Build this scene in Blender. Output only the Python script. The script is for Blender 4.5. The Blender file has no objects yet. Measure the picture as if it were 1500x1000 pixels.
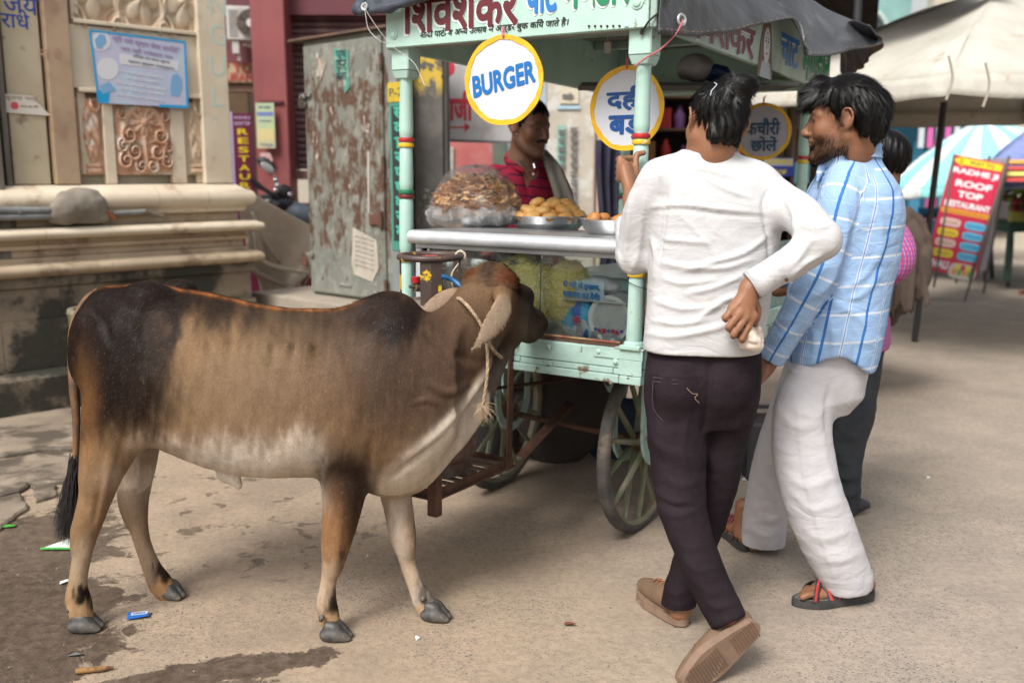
import bpy,bmesh,math,random
import numpy as np
from mathutils import Vector,Matrix
SC = bpy.context.scene
COL = SC.collection
random.seed(7)
RNG = np.random.default_rng(11)
R = math.radians
PI = math.pi
# ------------------------------------------------------------------ camera, sky, sun, exposure
FPX,CH = 1400.0,1.4
PITCH = math.atan(245 / 1400)
cam_d = bpy.data.cameras.new('camera')
cam = bpy.data.objects.new('camera',cam_d)
COL.objects.link(cam)
cam.location = (0,0,CH)
cam.rotation_euler = (PI / 2 - PITCH,0,0)
cam_d.sensor_width = 36
cam_d.lens = 36 * FPX / 1500
cam_d.clip_start = .05
cam_d.clip_end = 500
cam_d.dof.use_dof = True
cam_d.dof.focus_distance = 2.95
cam_d.dof.aperture_fstop = 2.2
SC.camera = cam
world = bpy.data.worlds.new('World')
SC.world = world
world.use_nodes = True
wn = world.node_tree.nodes
sky = wn.new('ShaderNodeTexSky')
sky.sky_type = 'NISHITA'
sky.sun_disc = False
SUN_EL,SUN_AZ = 50,212          # azimuth: clockwise from +Y; the light comes from behind the camera, slightly from the left
sky.sun_elevation = R(SUN_EL)
sky.sun_rotation = R(SUN_AZ)
sky.air_density = 1.6
sky.dust_density = 5.0
hs = wn.new('ShaderNodeHueSaturation')
hs.inputs['Saturation'].default_value = .25
world.node_tree.links.new(sky.outputs[0],hs.inputs['Color'])
world.node_tree.links.new(hs.outputs[0],wn['Background'].inputs[0])
wn['Background'].inputs[1].default_value = .09
sun_d = bpy.data.lights.new('sun','SUN')
sun_d.energy = 1.5
sun_d.angle = R(20)
sun_d.color = (1,.96,.9)
sun = bpy.data.objects.new('sun',sun_d)
COL.objects.link(sun)
sun.rotation_euler = Vector((math.sin(R(SUN_AZ)) * math.cos(R(SUN_EL)),math.cos(R(SUN_AZ)) * math.cos(R(SUN_EL)),math.sin(R(SUN_EL)))).to_track_quat('Z','Y').to_euler()
SC.view_settings.view_transform = 'Standard'
SC.view_settings.look = 'None'
SC.view_settings.gamma = 1
SC.view_settings.use_curve_mapping = False
SC.view_settings.exposure = 1.08
SC.render.engine = 'CYCLES'
SC.cycles.max_bounces = 8
SC.cycles.transparent_max_bounces = 16
SC.cycles.caustics_reflective = False
SC.cycles.caustics_refractive = False
# ------------------------------------------------------------------ measuring helpers
_FW = Vector((0,math.cos(PITCH),-math.sin(PITCH)))
_UP = Vector((0,math.sin(PITCH),math.cos(PITCH)))
def ray(px,py):
 return Vector(((px - 750) / FPX,0,0)) + _FW + _UP * ((500 - py) / FPX)
def at(px,py,Y):                     # the place that is Y metres ahead along a line of sight
 r = ray(px,py)
 return r * (Y / r.y) + Vector((0,0,CH))
def onz(px,py,z=0):
 r = ray(px,py)
 return r * ((z - CH) / r.z) + Vector((0,0,CH))
class Frame:                           # a local frame: origin on the ground, turned about z
 def __init__(s,o,rot,tilt=(0,0)):
  s.M = Matrix.Translation(Vector(o)) @ Matrix.Rotation(rot,4,'Z') @ Matrix.Rotation(tilt[0],4,'X') @ Matrix.Rotation(tilt[1],4,'Y')
  s.I = s.M.inverted()
 def hit(s,px,py,ax=1,off=0):   # measured on the local plane coordinate[ax] = off
  o = s.I @ Vector((0,0,CH))
  d = s.I.to_3x3() @ ray(px,py)
  return o + d * ((off - o[ax]) / d[ax])
# ------------------------------------------------------------------ node helpers
class NT:
 def __init__(s,name):
  s.m = bpy.data.materials.new(name)
  s.m.use_nodes = True
  s.t = s.m.node_tree
  s.b = s.t.nodes['Principled BSDF']
  s.out = s.t.nodes['Material Output']
  s._tc = None
 def n(s,ty,**kw):
  nd = s.t.nodes.new('ShaderNode' + ty)
  for k,v in kw.items():
   setattr(nd,k,v)
  return nd
 def put(s,sock,v):
  if isinstance(v,bpy.types.NodeSocket):
   s.t.links.new(v,sock)
  elif isinstance(v,(tuple,list)):
   sock.default_value = tuple(v) + (1,) * (4 - len(v)) if sock.type == 'RGBA' else tuple(v)
  else:
   sock.default_value = v if sock.type != 'RGBA' else (v,v,v,1)
 def co(s,kind='Object',sc=None,rot=None,loc=None):
  if s._tc is None:
   s._tc = s.n('TexCoord')
  o = s._tc.outputs[kind]
  if sc or rot or loc:
   mp = s.n('Mapping')
   s.put(mp.inputs[0],o)
   if sc: mp.inputs['Scale'].default_value = sc
   if rot: mp.inputs['Rotation'].default_value = rot
   if loc: mp.inputs['Location'].default_value = loc
   o = mp.outputs[0]
  return o
 def noise(s,scale=5,detail=4,rough=.55,v=None,dist=0,col=False):
  nd = s.n('TexNoise')
  s.put(nd.inputs['Vector'],v or s.co())
  nd.inputs['Scale'].default_value = scale
  nd.inputs['Detail'].default_value = detail
  nd.inputs['Roughness'].default_value = rough
  nd.inputs['Distortion'].default_value = dist
  return nd.outputs[1 if col else 0]
 def vor(s,scale=5,v=None,feat='F1',out=0,rnd=1):
  nd = s.n('TexVoronoi',feature=feat)
  s.put(nd.inputs['Vector'],v or s.co())
  nd.inputs['Scale'].default_value = scale
  nd.inputs['Randomness'].default_value = rnd
  return nd.outputs[out]
 def step(s,f,lo,hi,a=0.0,b=1.0):
  nd = s.n('MapRange',interpolation_type='SMOOTHSTEP')
  s.put(nd.inputs[0],f)
  for i,v in enumerate((lo,hi,a,b)):
   nd.inputs[i + 1].default_value = v
  return nd.outputs[0]
 def mix(s,f,a,b,mode='MIX'):
  nd = s.n('Mix',data_type='RGBA',blend_type=mode)
  s.put(nd.inputs[0],f); s.put(nd.inputs[6],a); s.put(nd.inputs[7],b)
  return nd.outputs[2]
 def ma(s,op,a,b=0.0,c=0.0):
  nd = s.n('Math',operation=op)
  s.put(nd.inputs[0],a); s.put(nd.inputs[1],b); s.put(nd.inputs[2],c)
  return nd.outputs[0]
 def xyz(s,v=None):
  nd = s.n('SeparateXYZ')
  s.put(nd.inputs[0],v or s.co())
  return nd.outputs
 def attr(s,name,out=0):
  nd = s.n('Attribute',attribute_name=name)
  return nd.outputs[out]
 def bump(s,h,st=.3,d=.01,n=None):
  nd = s.n('Bump')
  nd.inputs['Strength'].default_value = st
  nd.inputs['Distance'].default_value = d
  s.put(nd.inputs['Height'],h)
  if n is not None: s.put(nd.inputs['Normal'],n)
  return nd.outputs[0]
 def fin(s,base=None,rough=None,metal=None,normal=None,**kw):
  I = s.b.inputs
  if base is not None: s.put(I['Base Color'],base)
  if rough is not None: s.put(I['Roughness'],rough)
  if metal is not None: s.put(I['Metallic'],metal)
  if normal is not None: s.put(I['Normal'],normal)
  for k,v in kw.items():
   s.put(I[k.replace('_',' ')],v)
  return s.m
_mc = {}
def mat(name,c,c2=None,rough=.6,metal=0,sc=6,bump=.15,bsc=60,bd=.004,dirt=None,dsc=4,dlo=.5,dhi=.7,st=None,**kw):
 """base colour with mottling, optional dirt layer and fine relief"""
 if name in _mc: return _mc[name]
 t = NT(name)
 v = t.co(sc=st) if st else t.co()
 c2 = c2 or tuple(x * .75 for x in c)
 base = t.mix(t.step(t.noise(sc,5,.6,v),.35,.65),c,c2)
 ro = rough
 if dirt:
  m = t.step(t.noise(dsc,7,.65,v),dlo,dhi)
  base = t.mix(m,base,dirt)
 m_ = t.fin(base,ro,metal,t.bump(t.noise(bsc,4,.6,v),bump,bd),**kw)
 _mc[name] = m_
 return m_
# ------------------------------------------------------------------ object helpers
def tag(o,label=None,cat=None,group=None,kind=None):
 if label: o['label'] = label
 if cat: o['category'] = cat
 if group: o['group'] = group
 if kind: o['kind'] = kind
 return o
def empty(name,loc=(0,0,0),rz=0,label=None,cat=None,group=None,kind=None,M=None):
 o = bpy.data.objects.new(name,None)
 COL.objects.link(o)
 o.empty_display_size = .1
 if M is not None: o.matrix_world = M
 else:
  o.location = loc; o.rotation_euler = (0,0,rz)
 return tag(o,label,cat,group,kind)
def link(name,me,m=None,parent=None,world=False):
 o = bpy.data.objects.new(name,me)
 COL.objects.link(o)
 if m is not None and not me.materials: me.materials.append(m)
 if parent is not None:
  o.parent = parent
  if world:                      # geometry given in world space
   pm = parent.matrix_basis
   if parent.parent is not None: pm = parent.parent.matrix_basis @ pm
   me.transform(pm.inverted())
 return o
def copy_tree(o,parent=None):
 c = o.copy(); COL.objects.link(c)
 if parent is not None: c.parent = parent
 for ch in [x for x in COL.objects if x.parent == o]:
  copy_tree(ch,c)
 return c
class MB:
 """collects boxes, tubes and lathes, and links them as ONE mesh object"""
 def __init__(s): s.v = []; s.f = []
 def add(s,vs,fs,M=None):
  n = len(s.v)
  s.v += [tuple(M @ Vector(p)) for p in vs] if M is not None else [tuple(p) for p in vs]
  s.f += [tuple(i + n for i in f) for f in fs]
  return s
 def box(s,lo,hi,M=None):
  (a,b,c),(d,e,f) = lo,hi
  return s.add([(a,b,c),(d,b,c),(d,e,c),(a,e,c),(a,b,f),(d,b,f),(d,e,f),(a,e,f)],
      [(3,2,1,0),(4,5,6,7),(0,1,5,4),(1,2,6,5),(2,3,7,6),(3,0,4,7)],M)
 def bar(s,a,b,w,h,up=(0,0,1)):
  a,b = Vector(a),Vector(b); d = b - a; L = d.length; d.normalize()
  x = d.cross(Vector(up))
  if x.length < 1e-4: x = Vector((1,0,0))
  x.normalize(); z = x.cross(d)
  M = Matrix((x,d,z)).transposed().to_4x4(); M.translation = a
  return s.box((-w / 2,0,-h / 2),(w / 2,L,h / 2),M)
 def tube(s,pts,r,seg=8,caps=True,flat=1,closed=False):
  pts = [Vector(p) for p in pts]; n = len(pts)
  rs = r if isinstance(r,(list,tuple)) else [r] * n
  vs = []; prev = None
  for i,p in enumerate(pts):
   if closed: d = pts[(i + 1) % n] - pts[i - 1]
   else: d = pts[min(i + 1,n - 1)] - pts[max(i - 1,0)]
   d.normalize()
   if prev is None:
    x = d.orthogonal().normalized()
   else:
    x = prev - d * prev.dot(d)
    x = x.normalized() if x.length > 1e-5 else d.orthogonal().normalized()
   prev = x; y = d.cross(x)
   for k in range(seg):
    a = 2 * PI * k / seg
    vs.append(p + x * math.cos(a) * rs[i] + y * math.sin(a) * rs[i] * flat)
  fs = []
  for i in range(n if closed else n - 1):
   j = (i + 1) % n
   for k in range(seg):
    l = (k + 1) % seg
    fs.append((i * seg + k,i * seg + l,j * seg + l,j * seg + k))
  if caps and not closed:
   fs += [tuple(range(seg))[::-1],tuple((n - 1) * seg + k for k in range(seg))]
  return s.add(vs,fs)
 def lathe(s,prof,seg=24,M=None,sweep=2 * PI):
  vs = []; fs = []; full = abs(sweep - 2 * PI) < 1e-6; ns = seg if full else seg + 1
  for (r,z) in prof:
   for k in range(ns):
    a = sweep * k / seg
    vs.append((r * math.cos(a),r * math.sin(a),z))
  for i in range(len(prof) - 1):
   for k in range(seg):
    l = (k + 1) % ns
    fs.append((i * ns + k,i * ns + l,(i + 1) * ns + l,(i + 1) * ns + k))
  return s.add(vs,fs,M)
 def prism(s,poly,lo,hi,ax=1,M=None):
  """poly in the two other axes, extruded along ax from lo to hi"""
  n = len(poly)
  def mk(p,q): return {0: (q,p[0],p[1]),1: (p[0],q,p[1]),2: (p[0],p[1],q)}[ax]
  vs = [mk(p,lo) for p in poly] + [mk(p,hi) for p in poly]
  fs = [tuple(range(n))[::-1],tuple(range(n,2 * n))] + [(i,(i + 1) % n,(i + 1) % n + n,i + n) for i in range(n)]
  return s.add(vs,fs,M)
 def disc(s,c,r,th,ax=1,seg=40,M=None,sx=1):
  return s.prism([(c[0] + sx * r * math.cos(2 * PI * k / seg),c[1] + r * math.sin(2 * PI * k / seg)) for k in range(seg)],c[2] - th / 2,c[2] + th / 2,ax,M)
 def grid(s,fn,nu,nv,wrap=False):
  vs = [fn(i / nu,j / nv) for j in range(nv + 1) for i in range(nu + (0 if wrap else 1))]
  w = nu if wrap else nu + 1
  return s.add(vs,[(j * w + i,j * w + (i + 1) % w,(j + 1) * w + (i + 1) % w,(j + 1) * w + i) for j in range(nv) for i in range(nu)])
 def mesh(s,name,smooth=None,bevel=0,seg=1,solid=0):
  me = bpy.data.meshes.new(name)
  me.from_pydata(s.v,[],s.f)
  bm = bmesh.new(); bm.from_mesh(me)
  bmesh.ops.recalc_face_normals(bm,faces=bm.faces)
  if solid: bmesh.ops.solidify(bm,geom=list(bm.faces),thickness=solid)
  if bevel:
   es = [e for e in bm.edges if len(e.link_faces) == 2 and e.calc_face_angle(0) > .6]
   bmesh.ops.bevel(bm,geom=es,offset=bevel,segments=seg,affect='EDGES',profile=.6,clamp_overlap=True)
  if smooth:
   for f in bm.faces: f.smooth = True
   for e in bm.edges:
    if len(e.link_faces) == 2 and e.calc_face_angle(0) > smooth: e.smooth = False
  bm.to_mesh(me); bm.free()
  return me
 def build(s,name,m,parent=None,smooth=None,bevel=0,seg=1,solid=0,world=False,**tg):
  o = link(name,s.mesh(name,smooth,bevel,seg,solid),m,parent,world)
  return tag(o,**tg)
def wob(x,y=0,z=0,s=1.0,seed=0):
 """cheap smooth noise, about -1..1 (works on arrays)"""
 r = 0
 for i,(a,b,c,w) in enumerate(((1.0,.7,.4,.5),(-.6,1.3,.9,.3),(1.9,-1.1,1.7,.2),(2.7,2.3,-3.1,.12))):
  r = r + w * np.sin((a * x + b * y + c * z) * s + seed * 1.7 + i * 2.1 + 1.3 * np.sin((b * x - c * y + a * z) * s * .8 + seed + i))
 return r
def fmesh(name,V,F,smooth=True):
 V = np.asarray(V,np.float32); F = np.asarray(F,np.int32)
 me = bpy.data.meshes.new(name)
 n,k = F.shape
 me.vertices.add(len(V)); me.vertices.foreach_set('co',V.ravel())
 me.loops.add(n * k); me.loops.foreach_set('vertex_index',F.ravel())
 me.polygons.add(n); me.polygons.foreach_set('loop_start',np.arange(0,n * k,k,dtype=np.int32))
 me.polygons.foreach_set('loop_total',np.full(n,k,np.int32))
 me.polygons.foreach_set('use_smooth',np.full(n,smooth))
 me.update(calc_edges=True)
 return me
def vcol(me,name,C):
 C = np.asarray(C,np.float32)
 if C.ndim == 1: C = np.stack([C] * 3,1)
 C = np.concatenate([C,np.ones((len(C),1),np.float32)],1)
 a = me.attributes.new(name,'FLOAT_COLOR','POINT')
 a.data.foreach_set('color',C.ravel())
def vnorm(V,F):
 T = V[F]
 n = np.cross(T[:,2] - T[:,0],T[:,3 if F.shape[1] == 4 else 1] - T[:,1 if F.shape[1] == 4 else 0])
 if F.shape[1] == 3: n = np.cross(T[:,1] - T[:,0],T[:,2] - T[:,0])
 N = np.zeros_like(V)
 for i in range(F.shape[1]): np.add.at(N,F[:,i],n)
 return N / np.maximum(np.linalg.norm(N,axis=1,keepdims=True),1e-12)
# ------------------------------------------------------------------ smooth-blended solid modelling (for cow, people, cloth)
def spline(P,n=6):
 P = [np.array(p,float) for p in P]
 Q = [2 * P[0] - P[1]] + P + [2 * P[-1] - P[-2]]
 out = []
 for i in range(1,len(Q) - 2):
  for j in range(n):
   t = j / n
   a,b,c,d = Q[i - 1],Q[i],Q[i + 1],Q[i + 2]
   out.append(.5 * (2 * b + (c - a) * t + (2 * a - 5 * b + 4 * c - d) * t * t + (3 * b - a - 3 * c + d) * t ** 3))
 return out + [P[-1]]
def smin(a,b,k):
 h = np.clip(.5 + .5 * (b - a) / k,0,1)
 return b * (1 - h) + a * h - k * h * (1 - h)
class Solid:
 def __init__(s,lo,hi,h):
  s.lo = np.array(lo,float); s.h = h
  s.n = np.ceil((np.array(hi) - s.lo) / h).astype(int) + 1
  s.ax = [(s.lo[i] + np.arange(s.n[i]) * h).astype(np.float32) for i in range(3)]
  s.F = np.full(s.n,9.0,np.float32)
 def _reg(s,lo,hi):
  a = np.maximum(np.floor((np.array(lo) - s.lo) / s.h).astype(int),0)
  b = np.minimum(np.ceil((np.array(hi) - s.lo) / s.h).astype(int) + 1,s.n)
  sl = tuple(slice(i,max(j,i)) for i,j in zip(a,b))
  return sl,s.ax[0][sl[0]][:,None,None],s.ax[1][sl[1]][None,:,None],s.ax[2][sl[2]][None,None,:]
 def put(s,sl,d,k,op):
  if d.size == 0: return
  A = s.F[sl]
  if op == 'u': s.F[sl] = smin(A,d,k)
  elif op == 's': s.F[sl] = -smin(-A,d,k)        # subtract
  elif op == 'i': s.F[sl] = -smin(-A,-d,k)
 def path(s,P,r,k=.02,flat=None,op='u',n=5,kk=None):
  """tapered tube through points P; flat=(axis, factor) squashes the section along an axis"""
  r = [r] * len(P) if not isinstance(r,(list,tuple)) else list(r)
  Q = spline([np.append(np.array(p,float),q) for p,q in zip(P,r)],n) if len(P) > 2 else [np.append(np.array(p,float),q) for p,q in zip(P,r)]
  Q = np.array(Q); mr = Q[:,3].max() * (max(1,flat[1]) if flat else 1) + k + 2.5 * s.h
  sl,X,Y,Z = s._reg(Q[:,:3].min(0) - mr,Q[:,:3].max(0) + mr)
  D = np.full(s.F[sl].shape,9.0,np.float32)
  if D.size == 0: return s
  for a,b in zip(Q[:-1],Q[1:]):
   m2 = max(a[3],b[3]) * (max(1,flat[1]) if flat else 1) + k + 2.5 * s.h
   s2,x,y,z = s._reg(np.minimum(a[:3],b[:3]) - m2,np.maximum(a[:3],b[:3]) + m2)
   ls = tuple(slice(q.start - p.start,q.stop - p.start) for p,q in zip(sl,s2))
   ba = b[:3] - a[:3]; L = max(float(ba @ ba),1e-9)
   px,py,pz = x - a[0],y - a[1],z - a[2]
   t = np.clip((px * ba[0] + py * ba[1] + pz * ba[2]) / L,0,1)
   qx,qy,qz = px - t * ba[0],py - t * ba[1],pz - t * ba[2]
   rr = a[3] + (b[3] - a[3]) * t
   if flat:
    nx,f = np.array(flat[0],float),flat[1]
    nx = nx / np.linalg.norm(nx)
    dn = (qx * nx[0] + qy * nx[1] + qz * nx[2]) * (1 / f - 1)
    qx,qy,qz = qx + nx[0] * dn,qy + nx[1] * dn,qz + nx[2] * dn
    d = (np.sqrt(qx * qx + qy * qy + qz * qz) - rr) * min(1,f)
   else: d = np.sqrt(qx * qx + qy * qy + qz * qz) - rr
   D[ls] = np.minimum(D[ls],d) if kk is None else smin(D[ls],d,kk)
  s.put(sl,D,k,op)
  return s
 def ell(s,c,r,k=.02,rot=None,op='u'):
  c = np.array(c,float); r = np.array(r,float); A = np.array(rot,float) if rot is not None else np.eye(3)
  m = r.max() + k + 2.5 * s.h
  sl,X,Y,Z = s._reg(c - m,c + m)
  x,y,z = X - c[0],Y - c[1],Z - c[2]
  q = [(x * A[i][0] + y * A[i][1] + z * A[i][2]) / r[i] for i in range(3)]
  k0 = np.sqrt(q[0] ** 2 + q[1] ** 2 + q[2] ** 2)
  k1 = np.sqrt((q[0] / r[0]) ** 2 + (q[1] / r[1]) ** 2 + (q[2] / r[2]) ** 2)
  s.put(sl,(k0 * (k0 - 1) / np.maximum(k1,1e-6)).astype(np.float32),k,op)
  return s
 def fn(s,f,lo,hi,k=.02,op='u'):
  sl,X,Y,Z = s._reg(lo,hi)
  d = np.broadcast_to(f(X,Y,Z),s.F[sl].shape).astype(np.float32)
  s.put(sl,d,k,op)
  return s
 def cut(s,p,n,R_=.12,k=.004):
  """flat cut: what lies beyond point p along n goes, within R_ of p"""
  p = np.array(p,float); n = np.array(n,float); n /= np.linalg.norm(n)
  def f(X,Y,Z):
   x,y,z = X - p[0],Y - p[1],Z - p[2]; d = x * n[0] + y * n[1] + z * n[2]
   return np.maximum(d,0) * (np.sqrt(x * x + y * y + z * z) < R_ * .98) * 1.0 + np.minimum(d,0)
  sl,X,Y,Z = s._reg(p - R_,p + R_); d = f(X,Y,Z); s.F[sl] = np.maximum(s.F[sl],np.where(d > -9,d,-9).astype(np.float32))
 def mesh(s,smooth=1):
  F = s.F; S = F < 0; n = s.n
  corners = [(i,j,k) for i in (0,1) for j in (0,1) for k in (0,1)]
  cs = sum(S[i:n[0] - 1 + i,j:n[1] - 1 + j,k:n[2] - 1 + k].astype(np.int8) for i,j,k in corners)
  act = (cs > 0) & (cs < 8)
  I = np.argwhere(act); idx = np.full(act.shape,-1,np.int32); idx[act] = np.arange(len(I))
  V = np.zeros((len(I),3)); W = np.zeros(len(I))
  for a in corners:
   for ax in range(3):
    if a[ax]: continue
    b = list(a); b[ax] = 1
    fa = F[I[:,0] + a[0],I[:,1] + a[1],I[:,2] + a[2]]; fb = F[I[:,0] + b[0],I[:,1] + b[1],I[:,2] + b[2]]
    m = (fa < 0) != (fb < 0)
    t = np.where(m,fa / np.where(m,fa - fb,1),0)
    p = np.array(a,float)[None,:] + np.eye(3)[ax][None,:] * t[:,None]
    V += p * m[:,None]; W += m
  V = (I + V / np.maximum(W,1)[:,None]) * s.h + s.lo
  Q = []
  for ax in range(3):
   o = [x for x in range(3) if x != ax]
   sl0 = [slice(1,n[i] - 1) for i in range(3)]; sl1 = list(sl0)
   sl0[ax] = slice(0,n[ax] - 1); sl1[ax] = slice(1,n[ax])
   A,B = S[tuple(sl0)],S[tuple(sl1)]
   for flip,msk in ((0,A & ~B),(1,~A & B)):
    J = np.argwhere(msk)
    off = np.ones(3,int); off[ax] = 0
    J = J + off
    c = []
    for (u,v) in ((0,0),(1,0),(1,1),(0,1)):
     K = J.copy(); K[:,o[0]] -= 1 - u; K[:,o[1]] -= 1 - v
     c.append(idx[K[:,0],K[:,1],K[:,2]])
    c = np.stack(c,1)
    if (ax == 1) != bool(flip): c = c[:,::-1]
    Q.append(c)
  Q = np.concatenate(Q)
  for _ in range(smooth):
   A = np.zeros_like(V); C = np.zeros(len(V))
   for i in range(4):
    u,v = Q[:,i],Q[:,(i + 1) % 4]
    np.add.at(A,u,V[v]); np.add.at(C,u,1); np.add.at(A,v,V[u]); np.add.at(C,v,1)
   V = V * .4 + .6 * A / np.maximum(C,1)[:,None]
  return V,Q
def strands(name,P,D,N,L,w,m,parent,seg=1,lift=.25,curl=0,C=None,world=True,grav=0,kind=None):
 """many thin tapering blades rooted at P along D, shaded with the skin's normal N"""
 P,D,N = (np.asarray(a,float) for a in (P,D,N)); n = len(P)
 D = D / np.maximum(np.linalg.norm(D,axis=1,keepdims=True),1e-9)
 S = np.cross(D,N); S /= np.maximum(np.linalg.norm(S,axis=1,keepdims=True),1e-9)
 L = np.broadcast_to(np.asarray(L,float),n)[:,None]
 rows = []
 for j in range(seg + 1):
  t = j / seg
  c = P + D * L * t + N * L * lift * (t * (1 - .55 * t)) + S * L * curl * np.sin(t * 2.4 + np.arange(n)[:,None] * .7) * t
  c[:,2] -= (L[:,0] * grav * t * t)
  ww = w * (1 - t) ** .6 if t < 1 else 0
  rows.append((c - S * ww / 2,c + S * ww / 2) if t < 1 else (c,))
 V = np.concatenate([np.stack([x for r in rows for x in r],1).reshape(-1,3)])
 k = 2 * seg + 1
 T = []
 for j in range(seg - 1): T += [(2 * j,2 * j + 1,2 * j + 3),(2 * j,2 * j + 3,2 * j + 2)]
 T.append((2 * seg - 2,2 * seg - 1,2 * seg))
 F = (np.arange(n)[:,None,None] * k + np.array(T)[None]).reshape(-1,3)
 me = fmesh(name,V,F)
 if C is not None: vcol(me,'col',np.repeat(C,k,0))
 me.materials.append(m)
 NN = np.repeat(N,k,0)
 me.normals_split_custom_set_from_vertices(NN.tolist())
 o = link(name,me,None,parent,world)
 if kind: o['kind'] = kind
 return o
# ------------------------------------------------------------------ lettering
_tmp = None
def _glyphs(s,bold,size):
 """mesh of one run of letters (the built-in font), verts in xy"""
 c = bpy.data.curves.new('tmp','FONT'); c.body = s; c.size = size; c.resolution_u = 3
 o = bpy.data.objects.new('tmp',c)
 me = bpy.data.meshes.new_from_object(o)
 bpy.data.objects.remove(o); bpy.data.curves.remove(c)
 if bold:                           # heavier strokes: the letters laid over themselves in a small ring
  b = bmesh.new(); n = 8 if bold > .03 else 6
  for k in range(n):
   m2 = me.copy(); a = 2 * PI * k / n; m2.transform(Matrix.Translation((bold * math.cos(a),bold * math.sin(a),k * 1e-3))); b.from_mesh(m2); bpy.data.meshes.remove(m2)
  b.to_mesh(me); b.free()
 return me
def _adv(s,size):
 def w(x):
  m = _glyphs(x,0,size); q = max(v.co.x for v in m.vertices); bpy.data.meshes.remove(m); return q
 return w(s + '|') - w('|')
def text_mesh(s,width=None,height=None,bold=.0,th=.001,slant=0):
 """s may hold '~' after a consonant that is a half form (its stem is cut away)"""
 bm = bmesh.new(); x = 0
 segs = s.split('~')
 for i,g in enumerate(segs):
  half = i < len(segs) - 1
  body,last = (g[:-1],g[-1]) if half else (g,'')
  if body:
   me = _glyphs(body,bold,1)
   me.transform(Matrix.Translation((x,0,0))); bm.from_mesh(me); bpy.data.meshes.remove(me)
   x += _adv(body,1)
  if half:
   me = _glyphs(last,bold,1); b2 = bmesh.new(); b2.from_mesh(me)
   xm = max(v.co.x for v in b2.verts) - .17
   bmesh.ops.bisect_plane(b2,geom=b2.verts[:] + b2.edges[:] + b2.faces[:],plane_co=(xm,0,0),plane_no=(1,0,0),clear_outer=True)
   b2.to_mesh(me); b2.free(); me.transform(Matrix.Translation((x,0,0))); bm.from_mesh(me); bpy.data.meshes.remove(me)
   x += xm
 xs = [v.co.x for v in bm.verts]; ys = [v.co.y for v in bm.verts]
 x0,x1,y0,y1 = min(xs),max(xs),min(ys),max(ys)
 sx = width / (x1 - x0) if width else None; sy = height / (y1 - y0) if height else None
 sx = sx or sy; sy = sy or sx
 for v in bm.verts:
  v.co.x = (v.co.x - (x0 + x1) / 2) * sx; v.co.y = (v.co.y - (y0 + y1) / 2) * sy; v.co.x += slant * v.co.y
 for v in bm.verts: v.co.z *= .03
 if th:
  r = bmesh.ops.extrude_face_region(bm,geom=bm.faces[:])
  for e in r['geom']:
   if isinstance(e,bmesh.types.BMVert): e.co.z += th
 me = bpy.data.meshes.new('lettering'); bm.to_mesh(me); bm.free()
 return me
def text(s,M,m,parent=None,name='lettering',**kw):
 me = text_mesh(s,**kw); me.transform(M)
 return link(name,me,m,parent)
def wallM(x,y,z,rx=90,rz=0,ry=0):     # lettering standing on a plane that faces local -y
 return Matrix.Translation((x,y,z)) @ Matrix.Rotation(R(rz),4,'Z') @ Matrix.Rotation(R(rx),4,'X') @ Matrix.Rotation(R(ry),4,'Z')
def flat(name,c,rough=.6,**kw):
 if name in _mc: return _mc[name]
 t = NT(name); _mc[name] = t.fin(c,rough,0,**kw)
 return _mc[name]
# ================================================================== SHARED MATERIALS
MINT = mat('mint_paint',(.42,.60,.53),(.36,.54,.47),.42,sc=7,bump=.22,bsc=45,bd=.003,dirt=(.22,.19,.14),dsc=13,dlo=.62,dhi=.7)
MINTW = mat('worn_mint_paint',(.40,.57,.51),(.32,.46,.41),.5,sc=9,bump=.4,bsc=60,bd=.004,dirt=(.16,.11,.075),dsc=17,dlo=.59,dhi=.64)
RED = mat('red_gloss',(.42,.02,.025),(.33,.015,.02),.3,sc=20,bump=.1)
YEL = mat('yellow_gloss',(.75,.48,.02),(.62,.36,.02),.35,sc=20,bump=.1,dirt=(.7,.6,.4),dsc=30,dlo=.62,dhi=.7)
GRN = mat('green_gloss',(.02,.2,.09),(.02,.15,.07),.3,sc=20,bump=.1)
MAR = mat('maroon_gloss',(.16,.02,.02),(.12,.02,.02),.35,sc=20,bump=.1)
RUSTY = mat('rusty_iron',(.06,.032,.022),(.115,.05,.028),.78,sc=16,bump=.5,bsc=90,bd=.003,dirt=(.2,.09,.045),dsc=12,dlo=.55,dhi=.75)
ALU = mat('worn_aluminium',(.60,.62,.63),(.5,.52,.54),.36,.35,sc=9,bump=.12,bsc=50,bd=.002,dirt=(.38,.38,.37),dsc=14,dlo=.6,dhi=.8)
STEEL = mat('stainless_steel',(.62,.62,.63),(.48,.48,.49),.24,1,sc=8,bump=.08,bsc=30,bd=.002)
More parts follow.
